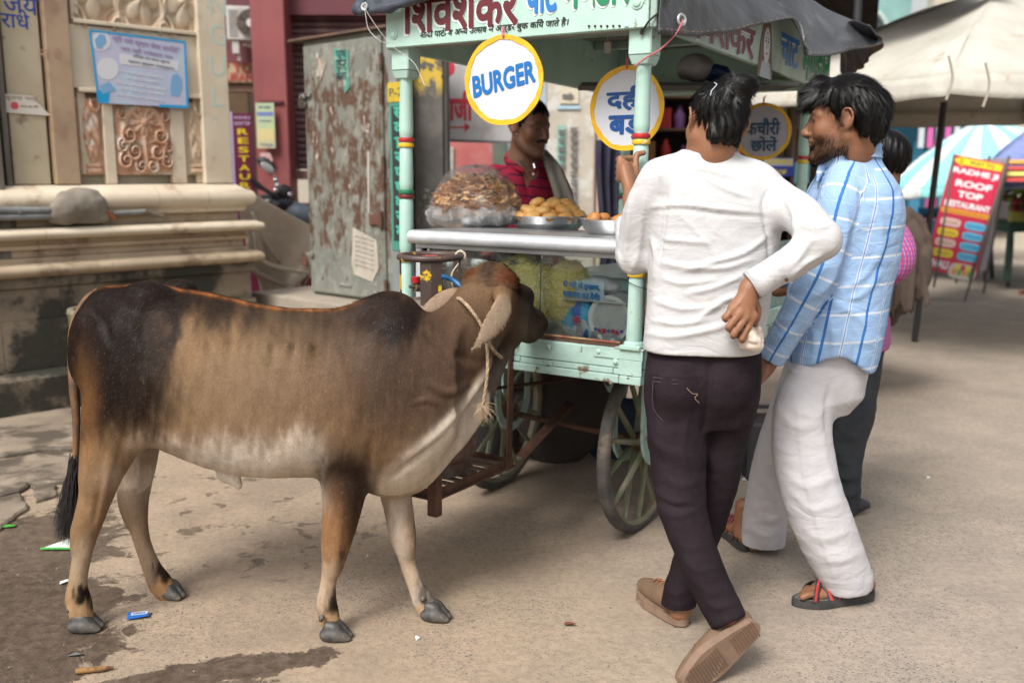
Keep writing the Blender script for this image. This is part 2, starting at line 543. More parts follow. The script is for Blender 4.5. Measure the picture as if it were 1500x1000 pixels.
# ================================================================== SETTING: GROUND
def ground():
 t = NT('street_concrete')
 co = t.co()
 big = t.noise(.55,5,.6,co); medn = t.noise(3.2,7,.62,co); fine = t.noise(38,5,.65,co)
 base = t.mix(t.step(medn,.35,.65),(.35,.265,.19),(.275,.21,.155))
 base = t.mix(t.step(big,.42,.62,0,.6),base,(.39,.30,.21))
 X = t.xyz(co)
 gr = t.step(X[0],-.3,1.2)
 base = t.mix(t.ma('MULTIPLY',gr,.8),base,t.mix(t.step(medn,.35,.65),(.36,.305,.25),(.29,.25,.21)))
 base = t.mix(t.step(fine,.35,.7,0,.35),base,(.14,.11,.085))
 warp = t.mix(.012,co,t.noise(9,2,.5,co,col=True),'ADD')
 # aggregate showing through the worn screed
 for sc,lo,col,th in ((70,.5,(.07,.075,.085),.22),(46,.54,(.09,.09,.095),.17),(95,.5,(.06,.06,.065),.26),(120,.52,(.55,.5,.43),.17)):
  mp = t.n('Mapping'); t.put(mp.inputs[0],warp); mp.inputs['Scale'].default_value = (1,1.5,1); mp.inputs['Rotation'].default_value = (0,0,.5 + sc)
  d = t.vor(sc,mp.outputs[0]); c = t.vor(sc,mp.outputs[0],out=1)
  on = t.ma('MULTIPLY',t.step(d,th + .08,th),t.step(t.xyz(c)[0],.66,.70))
  on = t.ma('MULTIPLY',on,t.step(t.noise(1.3,4,.6,co),lo - .12,lo + .1))
  base = t.mix(t.ma('MULTIPLY',on,.85),base,col)
 # stains and wet mud, strongest towards the wall
 wl = t.step(X[0],.2,-1.7)
 w1 = t.noise(1.9,7,.6,co,.6)
 spots = t.ma('MULTIPLY',t.step(t.noise(8,8,.66,co,.5),.575,.61),t.ma('MULTIPLY',t.step(X[0],-.1,-.7),t.step(X[1],2.9,3.3)))
 wet = t.ma('MAXIMUM',t.step(t.ma('ADD',w1,t.ma('MULTIPLY',t.step(X[0],-1.0,-2.2),.22)),.72,.76),t.ma('MULTIPLY',spots,.75))
 def blob(cx,cy,rx,ry,amt=1.0,rot=0):
  mp = t.n('Mapping'); t.put(mp.inputs[0],co); mp.vector_type = 'TEXTURE'
  mp.inputs['Location'].default_value = (cx,cy,0); mp.inputs['Scale'].default_value = (rx,ry,1); mp.inputs['Rotation'].default_value = (0,0,rot)
  ln = t.n('VectorMath',operation='LENGTH'); t.put(ln.inputs[0],mp.outputs[0])
  d = t.ma('ADD',ln.outputs['Value'],t.ma('MULTIPLY',t.ma('SUBTRACT',t.noise(4.5,10,.72,co,.7),.5),2.3))
  return t.ma('MULTIPLY',t.step(d,1.05,.92),amt)
 for b in ((-1.62,2.75,.42,.55,1,.2),(-1.85,3.4,.35,.5,.9,0),(-.78,2.56,.3,.075,1,.25),(-1.0,2.42,.35,.08,.9,.1),(-1.9,2.4,.5,.25,1,0)):
  wet = t.ma('MAXIMUM',wet,blob(*b))
 dark = t.mix(t.noise(6,4,.6,co),(.045,.031,.023),(.08,.057,.042))
 rim = t.step(t.noise(26,5,.7,co),.3,.7,.72,1)
 base = t.mix(t.ma('MULTIPLY',wet,rim),base,dark)
 red = t.ma('MULTIPLY',t.step(t.noise(24,4,.6,co,1.2),.73,.77),t.step(X[0],.8,-.2))
 base = t.mix(t.ma('MULTIPLY',red,.6),base,(.12,.035,.022))
 fl = t.ma('MULTIPLY',t.step(t.vor(9,co),.035,.02),.8)
 base = t.mix(fl,base,(.55,.5,.42))
 ro = t.ma('SUBTRACT',.85,t.ma('MULTIPLY',wet,.42))
 h = t.ma('ADD',t.ma('MULTIPLY',fine,.5),t.ma('ADD',t.ma('MULTIPLY',medn,1.6),t.ma('MULTIPLY',t.noise(140,3,.6,co),.25)))
 m = t.fin(base,ro,0,t.bump(h,.55,.012),Specular_IOR_Level=.35)
 g = MB()
 n = 150
 us = np.linspace(-1,1,n)
 xs = np.sinh(us * 4.2) / np.sinh(4.2) * 70; ys = 3 + np.sinh(us * 4.2) / np.sinh(4.2) * 90
 Xg,Yg = np.meshgrid(xs,ys)
 near = np.exp(-(np.hypot(Xg,Yg - 3) / 4.5) ** 2)
 Z = -.003 + near * .0032 * wob(Xg,Yg,0,5)
 V = np.stack([Xg,Yg,Z],-1).reshape(-1,3)
 i = np.arange(n * n).reshape(n,n)
 F = np.stack([i[:-1,:-1],i[:-1,1:],i[1:,1:],i[1:,:-1]],-1).reshape(-1,4)
 o = link('ground',fmesh('ground',V,F),m); o['kind'] = 'structure'
 # grit and pebbles lying loose
 pb = MB()
 for _ in range(900):
  x,y = random.uniform(-2.6,2.6),random.uniform(1.9,6.5)
  s = random.uniform(.0012,.0034) * (1.3 if random.random() < .1 else 1)
  M = Matrix.Translation((x,y,s * .4 - .001)) @ Matrix.Rotation(random.uniform(0,6),4,'Z')
  pb.add([(-s,-s * .7,0),(s * 1.2,-s * .6,0),(s,s * .8,0),(-s * .8,s,0),(0,.1 * s,s * .9)],[(0,1,4),(1,2,4),(2,3,4),(3,0,4),(3,2,1,0)],M)
 pb.build('grit',mat('grit_mix',(.30,.27,.23),(.09,.085,.08),.8,sc=9),kind='stuff')
ground()
# broken stone paving at the foot of the wall
def paving():
 m = mat('paving_stone',(.29,.235,.175),(.21,.165,.125),.75,sc=4,bump=.6,bsc=26,bd=.008,dirt=(.085,.068,.05),dsc=3.5,dlo=.47,dhi=.6)
 root = empty('pavement',(0,0,0),kind='structure')
 def slab(pxs,z):
  pts = [onz(x,y,z) for x,y in pxs]
  q = []
  for i,p in enumerate(pts):
   n_ = pts[(i + 1) % len(pts)]
   for k in range(4):
    u = p.lerp(n_,k / 4); j = .012 * wob(u.x,u.y,0,22,i) if k else 0
    q.append((u.x + j,u.y + j))
  MB().prism(q,-.05,z,2).build('stone_slab',m,root,bevel=.008)
 slab([(-90,690),(60,662),(125,668),(118,700),(42,706),(30,716),(-90,745)],.018)
 slab([(-90,748),(30,720),(40,742),(0,772),(-90,800)],.016)
 slab([(44,709),(76,706),(84,722),(52,732)],.014)
 slab([(-120,610),(60,600),(200,590),(150,655),(60,656),(-120,685)],.022)
paving()
# ================================================================== CARVED STONE WALL (left)
WF = Frame((-1.93,6.63,0),R(45))
STONE = mat('sandstone',(.50,.40,.28),(.40,.31,.22),.75,sc=3,bump=.35,bsc=22,bd=.01,dirt=(.22,.15,.1),dsc=4,dlo=.52,dhi=.68)
PALE = mat('pale_marble',(.66,.58,.46),(.58,.49,.37),.55,sc=2.5,bump=.2,bsc=18,bd=.006,dirt=(.33,.22,.14),dsc=3.2,dlo=.56,dhi=.72)
DARKST = mat('mossy_stone',(.21,.165,.12),(.12,.095,.07),.7,sc=2.2,bump=.5,bsc=20,bd=.01,dirt=(.028,.026,.018),dsc=2.1,dlo=.44,dhi=.54)
CARV = mat('orange_carving',(.47,.25,.155),(.55,.36,.25),.65,sc=7,bump=.3,bsc=50,bd=.003,dirt=(.60,.50,.42),dsc=9,dlo=.5,dhi=.62)
CARVP = mat('tan_carving',(.50,.37,.25),(.55,.46,.36),.65,sc=6,bump=.3,bsc=50,bd=.003,dirt=(.42,.25,.15),dsc=5,dlo=.52,dhi=.7)
wall = empty('carved_stone_wall',label='carved sandstone and marble pedestal wall with stained mouldings behind the calf',cat='wall',M=WF.M)
def zc(py,off=0,x=-.05):              # height on the wall near its right corner
 return WF.hit(341,py,1,off).z
def course(prof,m,x0=-4.5,x1=0.0,name='stone_course',cuts=(),ret=.0):
 """moulding: profile of (projection, z) run along the wall, cut into blocks, returning round the right corner"""
 xs = [x0] + list(cuts) + [x1]
 for a,b in zip(xs[:-1],xs[1:]):
  q = MB(); last = abs(b - x1) < 1e-6
  n = len(prof)
  vs = []
  for x in (a + .0015,b - (.0015 if not last else 0)):
   for (p,z) in prof: vs.append((x + (p if last and x > a + .1 else 0),-p,z))
  back = .5
  k = 2 * n
  vs += [(a + .0015,back,prof[0][1]),(a + .0015,back,prof[-1][1]),(b,back,prof[0][1]),(b,back,prof[-1][1])]
  fs = [(i,i + 1,n + i + 1,n + i) for i in range(n - 1)]
  fs += [tuple(range(n))[::-1] + (k,k + 1)]
  if last:
   vs += [(b + p,back,z) for p,z in prof]
   fs += [(n + i,n + i + 1,k + 4 + i + 1,k + 4 + i) for i in range(n - 1)]
  else: fs += [tuple(range(n,2 * n)) + (k + 3,k + 2)]
  fs += [(n - 1,2 * n - 1,k + 3,k + 1),(0,k,k + 2,n)]
  q.add(vs,fs); q.build(name,m,wall,smooth=.7)
def arc(p,z0,z1,r,n=6):             # rounded nose
 return [(p + r * math.sin(PI * i / n),z0 + (z1 - z0) * (1 - math.cos(PI * i / n)) / 2) for i in range(n + 1)]
Z = {y: zc(y) for y in (258,262,300,308,330,336,350,355,378,384)}
course([(-.01,-.1),(.22,-.1),(.22,.22),(.17,.25),(.0,.25)],DARKST,cuts=(-2.2,-1.1))
course([(-.01,.252),(.10,.252),(.10,.55),(-.01,.55)],DARKST,cuts=(-2.9,-1.55,-.7))
course([(-.01,.552),(.08,.552),(.08,.73),(.10,.745),(.10,.80),(-.01,.80)],DARKST,cuts=(-2.4,-1.2))
course([(-.01,.802),(.11,.802)] + arc(.11,.805,.88,.045) + [(.11,.883),(.075,.885),(.075,.91),(.06,.915),(-.01,.915)],STONE,cuts=(-2.0,-.9))
course([(-.01,.917),(.05,.917),(.05,.96),(.08,.962),(.08,.985),(.065,.99),(.065,1.02),(-.01,1.02)],STONE,cuts=(-2.6,-1.3))
course([(-.01,1.022),(.13,1.022)] + arc(.13,1.026,1.078,.03) + [(.12,1.085),(-.01,1.09)],PALE,cuts=(-1.28,-.42))
course([(-.01,1.092),(.025,1.092),(.025,1.15),(-.01,1.15)],STONE,cuts=(-.9,-.5,-.2))
course([(-.01,1.152),(.06,1.152),(.075,1.17)] + arc(.075,1.185,1.30,.05) + [(.05,1.315),(.03,1.33),(-.01,1.335)],PALE,cuts=(-1.02,-.56,-.22))
Q = MB(); Q.box((-4.5,.08,1.3),(.0,.5,3.6)); Q.build('back_wall',mat('stucco_wall',(.50,.44,.34),(.44,.38,.29),.8,sc=3,bump=.25,bsc=15,bd=.01,dirt=(.30,.25,.18),dsc=5,dlo=.55,dhi=.7),wall)
def wx(px,py=200,off=0): return WF.hit(px,py,1,off).x
def wz(px,py,off=0): return WF.hit(px,py,1,off).z
zb_ = 1.338
def pil(px0,px1,m,off,z0=zb_,z1=3.6,nm='pilaster'):
 MB().box((wx(px0,250,-off),-off,z0),(wx(px1,250,-off),.079,z1)).build(nm,m,wall,bevel=.008,seg=2)
pil(301,341,PALE,.02)
pil(82,118,mat('tan_pilaster',(.42,.30,.2),(.34,.24,.165),.7,sc=3,bump=.3,bsc=20,dirt=(.27,.17,.11),dsc=3,dlo=.5,dhi=.7),.02)
pil(20,74,mat('lime_plaster',(.50,.44,.32),(.45,.38,.27),.8,sc=4,bump=.3,bsc=18,dirt=(.27,.21,.14),dsc=9,dlo=.6,dhi=.7),-.02)
pil(-240,6,mat('dark_timber',(.10,.085,.075),(.16,.14,.12),.8,sc=6,st=(4,4,.4),bump=.5),.06,.6)
pil(9,18,mat('dark_timber',(.1,.08,.07)),.03,1.0)
pil(121,133,PALE,-.03,wz(120,255,.03),3.6,'panel_frame'); pil(288,299,STONE,-.03,nm='panel_frame')
MB().box((wx(120),-.01,wz(210,140)),(wx(299),.079,wz(210,134))).build('panel_rail',PALE,wall,bevel=.004)
MB().box((wx(120),-.004,wz(210,44)),(wx(299),.079,wz(210,38))).build('panel_rail',PALE,wall,bevel=.004)
def relief(px0,py0,px1,py1,off,fn,m,name,nu=90,nv=90,dep=.03):
 x0,x1 = wx(px0,(py0 + py1) / 2),wx(px1,(py0 + py1) / 2); z0,z1 = wz((px0 + px1) / 2,py1),wz((px0 + px1) / 2,py0)
 u = np.linspace(-1,1,nu); v = np.linspace(-1,1,nv); U,Vv = np.meshgrid(u,v)
 D = fn(U,Vv)
 edge = np.clip((1 - np.maximum(np.abs(U),np.abs(Vv))) / .04,0,1)
 Vt = np.stack([x0 + (U + 1) / 2 * (x1 - x0),off - dep * D * edge,z0 + (Vv + 1) / 2 * (z1 - z0)],-1).reshape(-1,3)
 i = np.arange(nu * nv).reshape(nv,nu)
 F = np.stack([i[:-1,:-1],i[:-1,1:],i[1:,1:],i[1:,:-1]],-1).reshape(-1,4)
 return link(name,fmesh(name,Vt,F),m,wall)
def ss(x,w=.08): return 1 / (1 + np.exp(-x / w))
def petals(U,V,cx,cy,r,n,ph=0,sx=1):
 a = np.arctan2(V - cy,(U - cx) / sx); d = np.hypot((U - cx) / sx,V - cy) / r
 pr = .62 + .38 * np.abs(np.cos(a * n / 2 + ph))
 return ss(pr - d,.05) * (.55 + .45 * np.abs(np.cos(a * n / 2 + ph)) ** .5 * np.clip(1 - d,0,1) + .35 * ss(.22 - d,.04))
def scroll(U,V,cx,cy,r,t=2.2,w=.14):
 a = np.arctan2(V - cy,U - cx); d = np.hypot(U - cx,V - cy) / r
 s_ = np.cos(a - t * 3.5 * np.log(d + .12)); return ss(s_ - .1,.2) * ss(1 - d,.06)
def lotus(U,V):
 A = np.abs(U)
 D = petals(A,V,0,.45,.42,10,.3) + .7 * ss(.12 - np.abs(np.hypot(A / .85,(V - .05) / 1.0) - .86),.03) * (V > .1)
 for cx,cy,r in ((.55,.1,.3),(.4,-.35,.3),(.72,-.6,.26),(.2,-.75,.24),(.8,-.2,.2),(.75,.65,.18)):
  D = np.maximum(D,scroll(A,V,cx,cy,r))
 return np.maximum(D,ss(.09 - A,.03) * (V < .1) * .8)
def leafp(U,V):
 d = np.hypot(U / .62,(V - .15) / .82); sc_ = np.abs(np.sin(6 * V + 4 * np.abs(U)))
 D = ss(1 - d,.06) * (.6 + .4 * sc_) + .8 * ss(.2 - np.abs(np.hypot((U - .35) / .5,(V - .85) / .25) - .8),.05)
 D = np.maximum(D,ss(.6 - np.abs(U),.05) * ss(-.72 - V,.03) * (.6 + .4 * ss(np.sin(V * 40),.3)))
 return D * (.8 + .2 * ss(np.sin(V * 26 + U * 9),.3))
def flowers(U,V):
 X = U * 2.6
 D = petals(X,V,0,.0,.8,6,.4) + .0
 for cx in (-1.75,1.75): D = np.maximum(D,petals(X,V,cx,.05,.8,5,1))
 for cx in (-.88,.88): D = np.maximum(D,.9 * ss(.1 - np.abs(np.abs(X - cx) - .1 - .12 * np.sin(V * 4)),.05))
 for cx in (-.9,.9,-2.5,2.5):
  for cy in (-.8,.8): D = np.maximum(D,scroll(X,V,cx,cy,.42))
 return np.maximum(D,.8 * ss(.09 - np.abs(np.hypot(X / 1.05,V / .95) - .95),.03))
relief(172,150,254,256,.03,lotus,CARV,'carved_panel',120,130,.035)
relief(118,143,156,256,.04,leafp,CARV,'carved_panel',60,120,.035)
relief(274,150,304,256,.04,leafp,CARVP,'carved_panel',60,120,.03)
relief(106,-60,300,50,.05,flowers,CARVP,'carved_panel',200,110,.045)
for a,b in ((156,172),(254,274)): pil(a,b,PALE,-.01,zb_,wz(210,146),'panel_frame')
MB().box((wx(106),.02,wz(210,134)),(wx(300),.079,wz(210,46))).build('plain_panel',PALE,wall)
# faint painted letters on the marble pilaster and blue brush writing
CY = flat('faint_cyan_paint',(.47,.55,.48),.7)
for ch,py in (('N',8),('G',52),('U',98),('L',142),('T',178)):
 text(ch,wallM(wx(319,py,-.021),-.0205,wz(319,py)),CY,wall,height=.13 if ch != 'T' else .05,bold=.0,th=.0006)
BL = flat('blue_marker',(.03,.06,.3),.6)
text('जय',wallM(wx(32,8),.019,wz(32,8)),BL,wall,height=.09,bold=.01,th=.0006)
text('राधे',wallM(wx(24,27),.019,wz(24,27)),BL,wall,height=.11,bold=.012,th=.0006)
text('रा धे',wallM(wx(72,78),-.0215,wz(72,78)),flat('faint_red_paint',(.42,.24,.17),.7),wall,height=.07,bold=.0,th=.0006)
# poster with a blue tape edge
def poster():
 root = empty('poster',WF.M @ Vector((wx(205),-.01,wz(205,100))),R(45),'faded lilac notice framed in bright blue tape on the carved wall','poster')
 def wp(px,py,off): return root.matrix_basis.inverted() @ (WF.M @ Vector(WF.hit(px,py,1,off)))
 C4 = [(132,45),(271,62),(275,158),(145,151)]
 def patch(pts,off,m,name,lab=None):
  P_ = [wp(x,y,-.022 - off) for x,y in pts]
  n = len(P_); q = MB(); q.add([tuple(p) for p in P_] + [tuple(p + Vector((0,.0012,0))) for p in P_],[tuple(range(n)),tuple(range(n,2 * n))[::-1]] + [(i,(i + 1) % n,(i + 1) % n + n,i + n) for i in range(n)])
  o = q.build(name,m,root)
  if lab: o['label'] = lab
 pm = mat('lilac_print',(.42,.47,.62),(.50,.47,.62),.6,sc=14,bump=.1,bsc=20,dirt=(.42,.56,.66),dsc=6,dlo=.45,dhi=.7)
 patch(C4,0,pm,'sheet')
 tape = flat('blue_tape',(.01,.30,.62),.4)
 for a,b,w in ((C4[0],C4[1],3),(C4[1],C4[2],3.2),((233,155),(275,157),4),(C4[3],C4[0],3.2)):
  d = Vector((b[0] - a[0],b[1] - a[1])).normalized(); n_ = Vector((-d.y,d.x)) * w / 2
  patch([(a[0] - n_.x,a[1] - n_.y),(b[0] - n_.x,b[1] - n_.y),(b[0] + n_.x,b[1] + n_.y),(a[0] + n_.x,a[1] + n_.y)],.002,tape,'blue_tape')
 patch([(143,132),(161,134),(159,152),(146,151)],.002,tape,'blue_tape')
 lt = flat('pale_print',(.62,.62,.66),.6)
 for cx,cy,r in ((148,61,14),(158,101,16)):
  patch([(cx + r * math.cos(2 * PI * k / 20),cy + r * math.sin(2 * PI * k / 20)) for k in range(20)],.0015,lt,'printed_roundel')
 patch([(175,79),(262,90),(261,104),(176,94)],.0015,lt,'title_strip')
 ink = flat('lilac_ink',(.33,.22,.42),.6); dk = flat('grey_ink',(.13,.15,.22),.6)
 def ln(s,px,py,w,h,m,off=.0022,rot=-5):
  p = wp(px,py,-.022 - off); text(s,Matrix.Translation(p) @ Matrix.Rotation(PI / 2,4,'X') @ Matrix.Rotation(R(rot),4,'Z'),m,root,width=w,height=h,bold=.02,th=.0006)
 ln('श्री राधे कृष्ण सेवा समिति',216,66,.44,.045,ink); ln('जय श्री गणेशाय नमः',216,78,.34,.035,ink)
 ln('दिनांक एवं समय सूचना',222,87,.24,.022,dk,.003); ln('स्थान पुष्कर राजस्थान',222,96,.3,.018,dk,.003)
 for i,w in enumerate((.3,.22,.34,.28,.3)):
  ln('सभी भक्त सादर आमंत्रित है',205 + 4 * (i % 2),109 + i * 8.5,w,.018,flat('white_ink',(.68,.68,.74),.6))
 fc = flat('blue_print',(.18,.36,.6),.6)
 patch([(244 + 5,128),(252,110),(260,108),(266,116),(267,130),(262,142),(250,140)],.0015,fc,'printed_bust')
 patch([(139,58),(146,50),(154,52),(156,62),(148,72),(141,70)],.003,fc,'printed_bust')
 patch([(146,126),(160,120),(170,132),(150,138)],.0022,fc,'printed_bust')
poster()
def sticker():
 p = WF.M @ Vector((wx(38,153),.012,wz(38,153)))
 root = empty('paper_sticker',p,R(45),'torn white paper sticker with a red seal on the plaster at far left','sticker')
 MB().prism([(-.13,-.05),(.14,-.06),(.06,.02),(.05,.05),(-.13,.055)],-.003,0,1).build('paper',flat('sticker_paper',(.66,.62,.56),.7),root)
 MB().disc((-.06,-.01,-.004),.022,.001,1,16).build('red_seal',flat('seal_red',(.6,.08,.1),.6),root)
 text('सूचना पत्र',wallM(-.02,-.004,.03),flat('faded_brown_ink',(.3,.16,.1),.6),root,width=.18,height=.025,th=.0006)
 text('आज का दिन',wallM(.02,-.004,-.01),flat('faded_brown_ink',(.3,.16,.1),.6),root,width=.1,height=.02,th=.0006)
sticker()
# pipes with cement lump
def pipes():
 root = empty('water_pipes',WF.M @ Vector((wx(60,313),-.1,wz(60,313))),R(45),'grey water pipes with rusty tap stub and cement lump on the stone ledge','pipe')
 I = root.matrix_basis.inverted() @ WF.M
 def L(px,py,off=-.12): return I @ Vector(WF.hit(px,py,1,off))
 pm = mat('pvc_grey',(.20,.21,.21),(.14,.14,.14),.5,sc=9,bump=.1)
 MB().tube([L(-60,309),L(72,308)],.022,12).build('pipe',pm,root,smooth=1)
 MB().tube([L(-60,319),L(78,317)],.02,12).build('pipe',pm,root,smooth=1)
 MB().tube([L(24,309),L(29,309)],.027,12).build('coupling',pm,root,smooth=1)
 MB().tube([L(165,313),L(212,310)],.016,10).build('pipe',pm,root,smooth=1)
 MB().tube([L(212,310),L(224,314),L(239,317)],[.02,.017,.013],10).build('tap_end',RUSTY_T,root,smooth=1)
 MB().tube([L(145,305),L(160,314),L(170,321)],[.022,.018,.01],10).build('tap_stub',RUSTY_O,root,smooth=1)
 s = Solid((-.4,-.22,-.25),(.4,.2,.2),.012)
 c0,c1 = L(95,305,-.08),L(130,300,-.07)
 s.path([L(80,312,-.08),c0,c1,L(145,310,-.08)],[.05,.1,.1,.05],.04)
 s.path([L(76,318,-.1),L(150,318,-.1)],.035,.03)
 V,F = s.mesh(1); V += vnorm(V,F) * (.006 * wob(V[:,0],V[:,1],V[:,2],30))[:,None]
 link('cement_lump',fmesh('cement_lump',V,F),mat('cement',(.25,.22,.18),(.19,.165,.135),.85,sc=7,bump=.5,bsc=50,bd=.004,dirt=(.09,.09,.06),dsc=9,dlo=.6,dhi=.75),root)
RUSTY_T = mat('dull_pipe_end',(.2,.17,.14),(.13,.09,.06),.6)
RUSTY_O = mat('orange_rust',(.35,.12,.04),(.2,.06,.03),.6)
pipes()
m_ = mat('pot_clay',(.28,.24,.19),(.2,.17,.13),.8,sc=5,bump=.4,dirt=(.1,.12,.05),dsc=5)
q = MB(); q.lathe([(.15,0),(.17,.3),(.18,.40),(.185,.41),(.18,.43),(.15,.43),(.14,.40),(0,.40)],24)
o = q.build('stone_bollard',m_,None,smooth=.7); o.location = Vector(at(150,470,5.4)).xy.to_3d(); o.location.z = .22
tag(o,'mossy round stone stump at the foot of the carved wall, just behind the calf\'s rump','bollard')
# ================================================================== RED BUILDING BEHIND
REDP = mat('red_oxide_paint',(.24,.06,.06),(.20,.05,.052),.6,sc=2,bump=.1,bsc=15,dirt=(.3,.12,.11),dsc=3,dlo=.55,dhi=.75)
DRED = mat('dark_red_paint',(.13,.025,.035),(.10,.02,.03),.6,sc=2)
bld = empty('red_building',at(450,440,10.5),0,'dark red shop building with a square column, doorway and closed roller shutters','building')
bld.location.z = 0
BI = bld.matrix_basis.inverted()
def bbox_px(px0,py0,px1,py1,Y,th,name,m,parent=None,zr=None,bev=0,par=None,cat=None):
 a,b = at(px0,py1,Y),at(px1,py0,Y)
 z0,z1 = zr or (a.z,b.z)
 o = MB().box((a.x - (par.location.x if par else bld.location.x),a.y - (par.location.y if par else bld.location.y),z0),(b.x - (par.location.x if par else bld.location.x),a.y + th - (par.location.y if par else bld.location.y),z1)).build(name,m,par or bld,bevel=bev)
 return o
bbox_px(393,-60,413,300,9.0,.3,'column',REDP,zr=(0,4.6),bev=.01)
bbox_px(379,-60,392.6,300,9.06,.2,'column_side',REDP,zr=(0,4.6))
bbox_px(378.5,147,414,150.5,8.97,.33,'column_band',DRED)
bbox_px(230,-80,372,92,9.6,.2,'wall',DRED)
bbox_px(230,93,372,121,9.45,.15,'sign_panel',mat('cream_sign',(.42,.33,.2),(.36,.26,.16),.6,sc=5))
bbox_px(230,122,372,134,9.5,.2,'lintel',mat('brown_lintel',(.22,.14,.1),(.16,.1,.07),.7))
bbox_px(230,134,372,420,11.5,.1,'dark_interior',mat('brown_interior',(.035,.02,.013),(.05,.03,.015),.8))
bbox_px(345,134,362,420,11.0,.1,'door_leaf',mat('brown_door',(.10,.06,.025),(.08,.045,.02),.7))
bbox_px(412,-60,600,22,9.2,.5,'fascia',DRED)
bbox_px(412,262,620,300,9.3,.25,'plinth',REDP,zr=(0,1.12))
bbox_px(428,250,620,263,9.2,.3,'step',mat('old_rose_paint',(.22,.11,.11),(.17,.08,.08),.7))
bbox_px(600,-60,980,60,12.5,.4,'upper_wall',mat('dull_pink_wall',(.34,.22,.19),(.42,.35,.3),.8,sc=2))
shm = mat('shutter_paint',(.155,.085,.088),(.115,.062,.066),.55,sc=3,bump=.1,dirt=(.20,.13,.12),dsc=4)
for r_,(x0,x1,y0,y1,Y) in enumerate(((412,620,22,61,9.35),(419,620,64,248,9.5))):
 a,b = at(x0,y1,Y),at(x1,y0,Y); z = a.z; h = .062
 sl0 = None
 while z < b.z:
  if sl0 is None:
   q = MB(); n = 6
   vs = []
   for i in range(n + 1):
    t_ = i / n; yy = -.022 * math.sin(PI * t_) ** .7
    vs += [(0,yy,t_ * h * .94),(b.x - a.x,yy,t_ * h * .94)]
   q.add(vs,[(2 * i,2 * i + 1,2 * i + 3,2 * i + 2) for i in range(n)])
   sl0 = q.build('shutter_slat',shm,bld,smooth=1); sl = sl0
  else:
   sl = sl0.copy(); COL.objects.link(sl)
  sl.location = Vector((a.x,Y,z)) - bld.location
  z += h
 MB().box((a.x,Y + .02,a.z),(b.x,Y + .05,b.z)).build('shutter_back',DRED,bld,world=True)
a = at(330,100,9.44); text('WAY TO',wallM(*(a - bld.location)),flat('red_print',(.36,.05,.04),.6),bld,width=.5,height=.09,bold=.03)
a = at(334,113,9.44); text('RESTAURANT',wallM(*(a - bld.location)),flat('red_print',(.36,.05,.04),.6),bld,width=.6,height=.08,bold=.03)
# air conditioner
def ac():
 a,b = at(333,58,9.2),at(391,8,9.2)
 root = empty('air_conditioner',(a.x,a.y,a.z),R(14),'white outdoor air conditioner unit with round fan on brackets high on the red wall','air conditioner')
 w,h = .46,b.z - a.z
 MB().box((0,0,0),(w,.25,h)).build('casing',mat('ac_white',(.55,.54,.52),(.46,.45,.43),.5,sc=4,dirt=(.3,.25,.2),dsc=5),root,bevel=.012,seg=2)
 cx,cz = .215,h * .5
 MB().disc((cx,cz,-.003),h * .40,.006,1,32).build('fan_opening',flat('fan_dark',(.03,.025,.025),.7),root)
 g = MB()
 for r in (.12,.2,.28,.36,.41): g.tube([(cx + h * r * math.cos(2 * PI * k / 28),-.02,cz + h * r * math.sin(2 * PI * k / 28)) for k in range(28)],.004,5,closed=True)
 for k in range(8): g.tube([(cx,-.02,cz),(cx + h * .41 * math.cos(PI * k / 4),-.02,cz + h * .41 * math.sin(PI * k / 4))],.003,4)
 g.build('fan_grille',flat('grille_grey',(.2,.17,.15),.6),root)
 for k in range(4):
  f = MB(); a_ = PI / 2 * k; f.prism([(cx + h * r * math.cos(a_ + d),cz + h * r * math.sin(a_ + d)) for r,d in ((.1,0),(.36,-.25),(.36,.45),(.1,.5))],-.013,-.009); f.build('fan_blade',flat('blade',(.14,.11,.1),.5),root)
 MB().disc((cx,cz,-.026),h * .13,.012,1,20).build('fan_cap',flat('cap_white',(.62,.62,.62),.5),root)
 for i in range(9): MB().box((.02,-.004,h * (.1 + .09 * i)),(.1,-.0,h * (.13 + .09 * i))).build('vent_slot',flat('slot',(.08,.08,.08),.6),root)
 MB().box((.04,.02,-.12),(.1,.2,-.002)).box((.08,.05,-.18),(.11,.1,-.08)).tube([(.14,.05,-.03),(.28,.1,-.06),(.4,.1,-.01)],.02,6).build('bracket',flat('bracket_white',(.5,.48,.46),.6),root)
 MB().tube(spline([(.25,-.03,h + .5),(.22,-.05,h),(.25,-.05,h * .6),(.55,-.05,-.5),(.6,-.05,-1.2)],6),.01,5).build('cable',flat('cable_dark',(.03,.02,.03),.6),root)
ac()
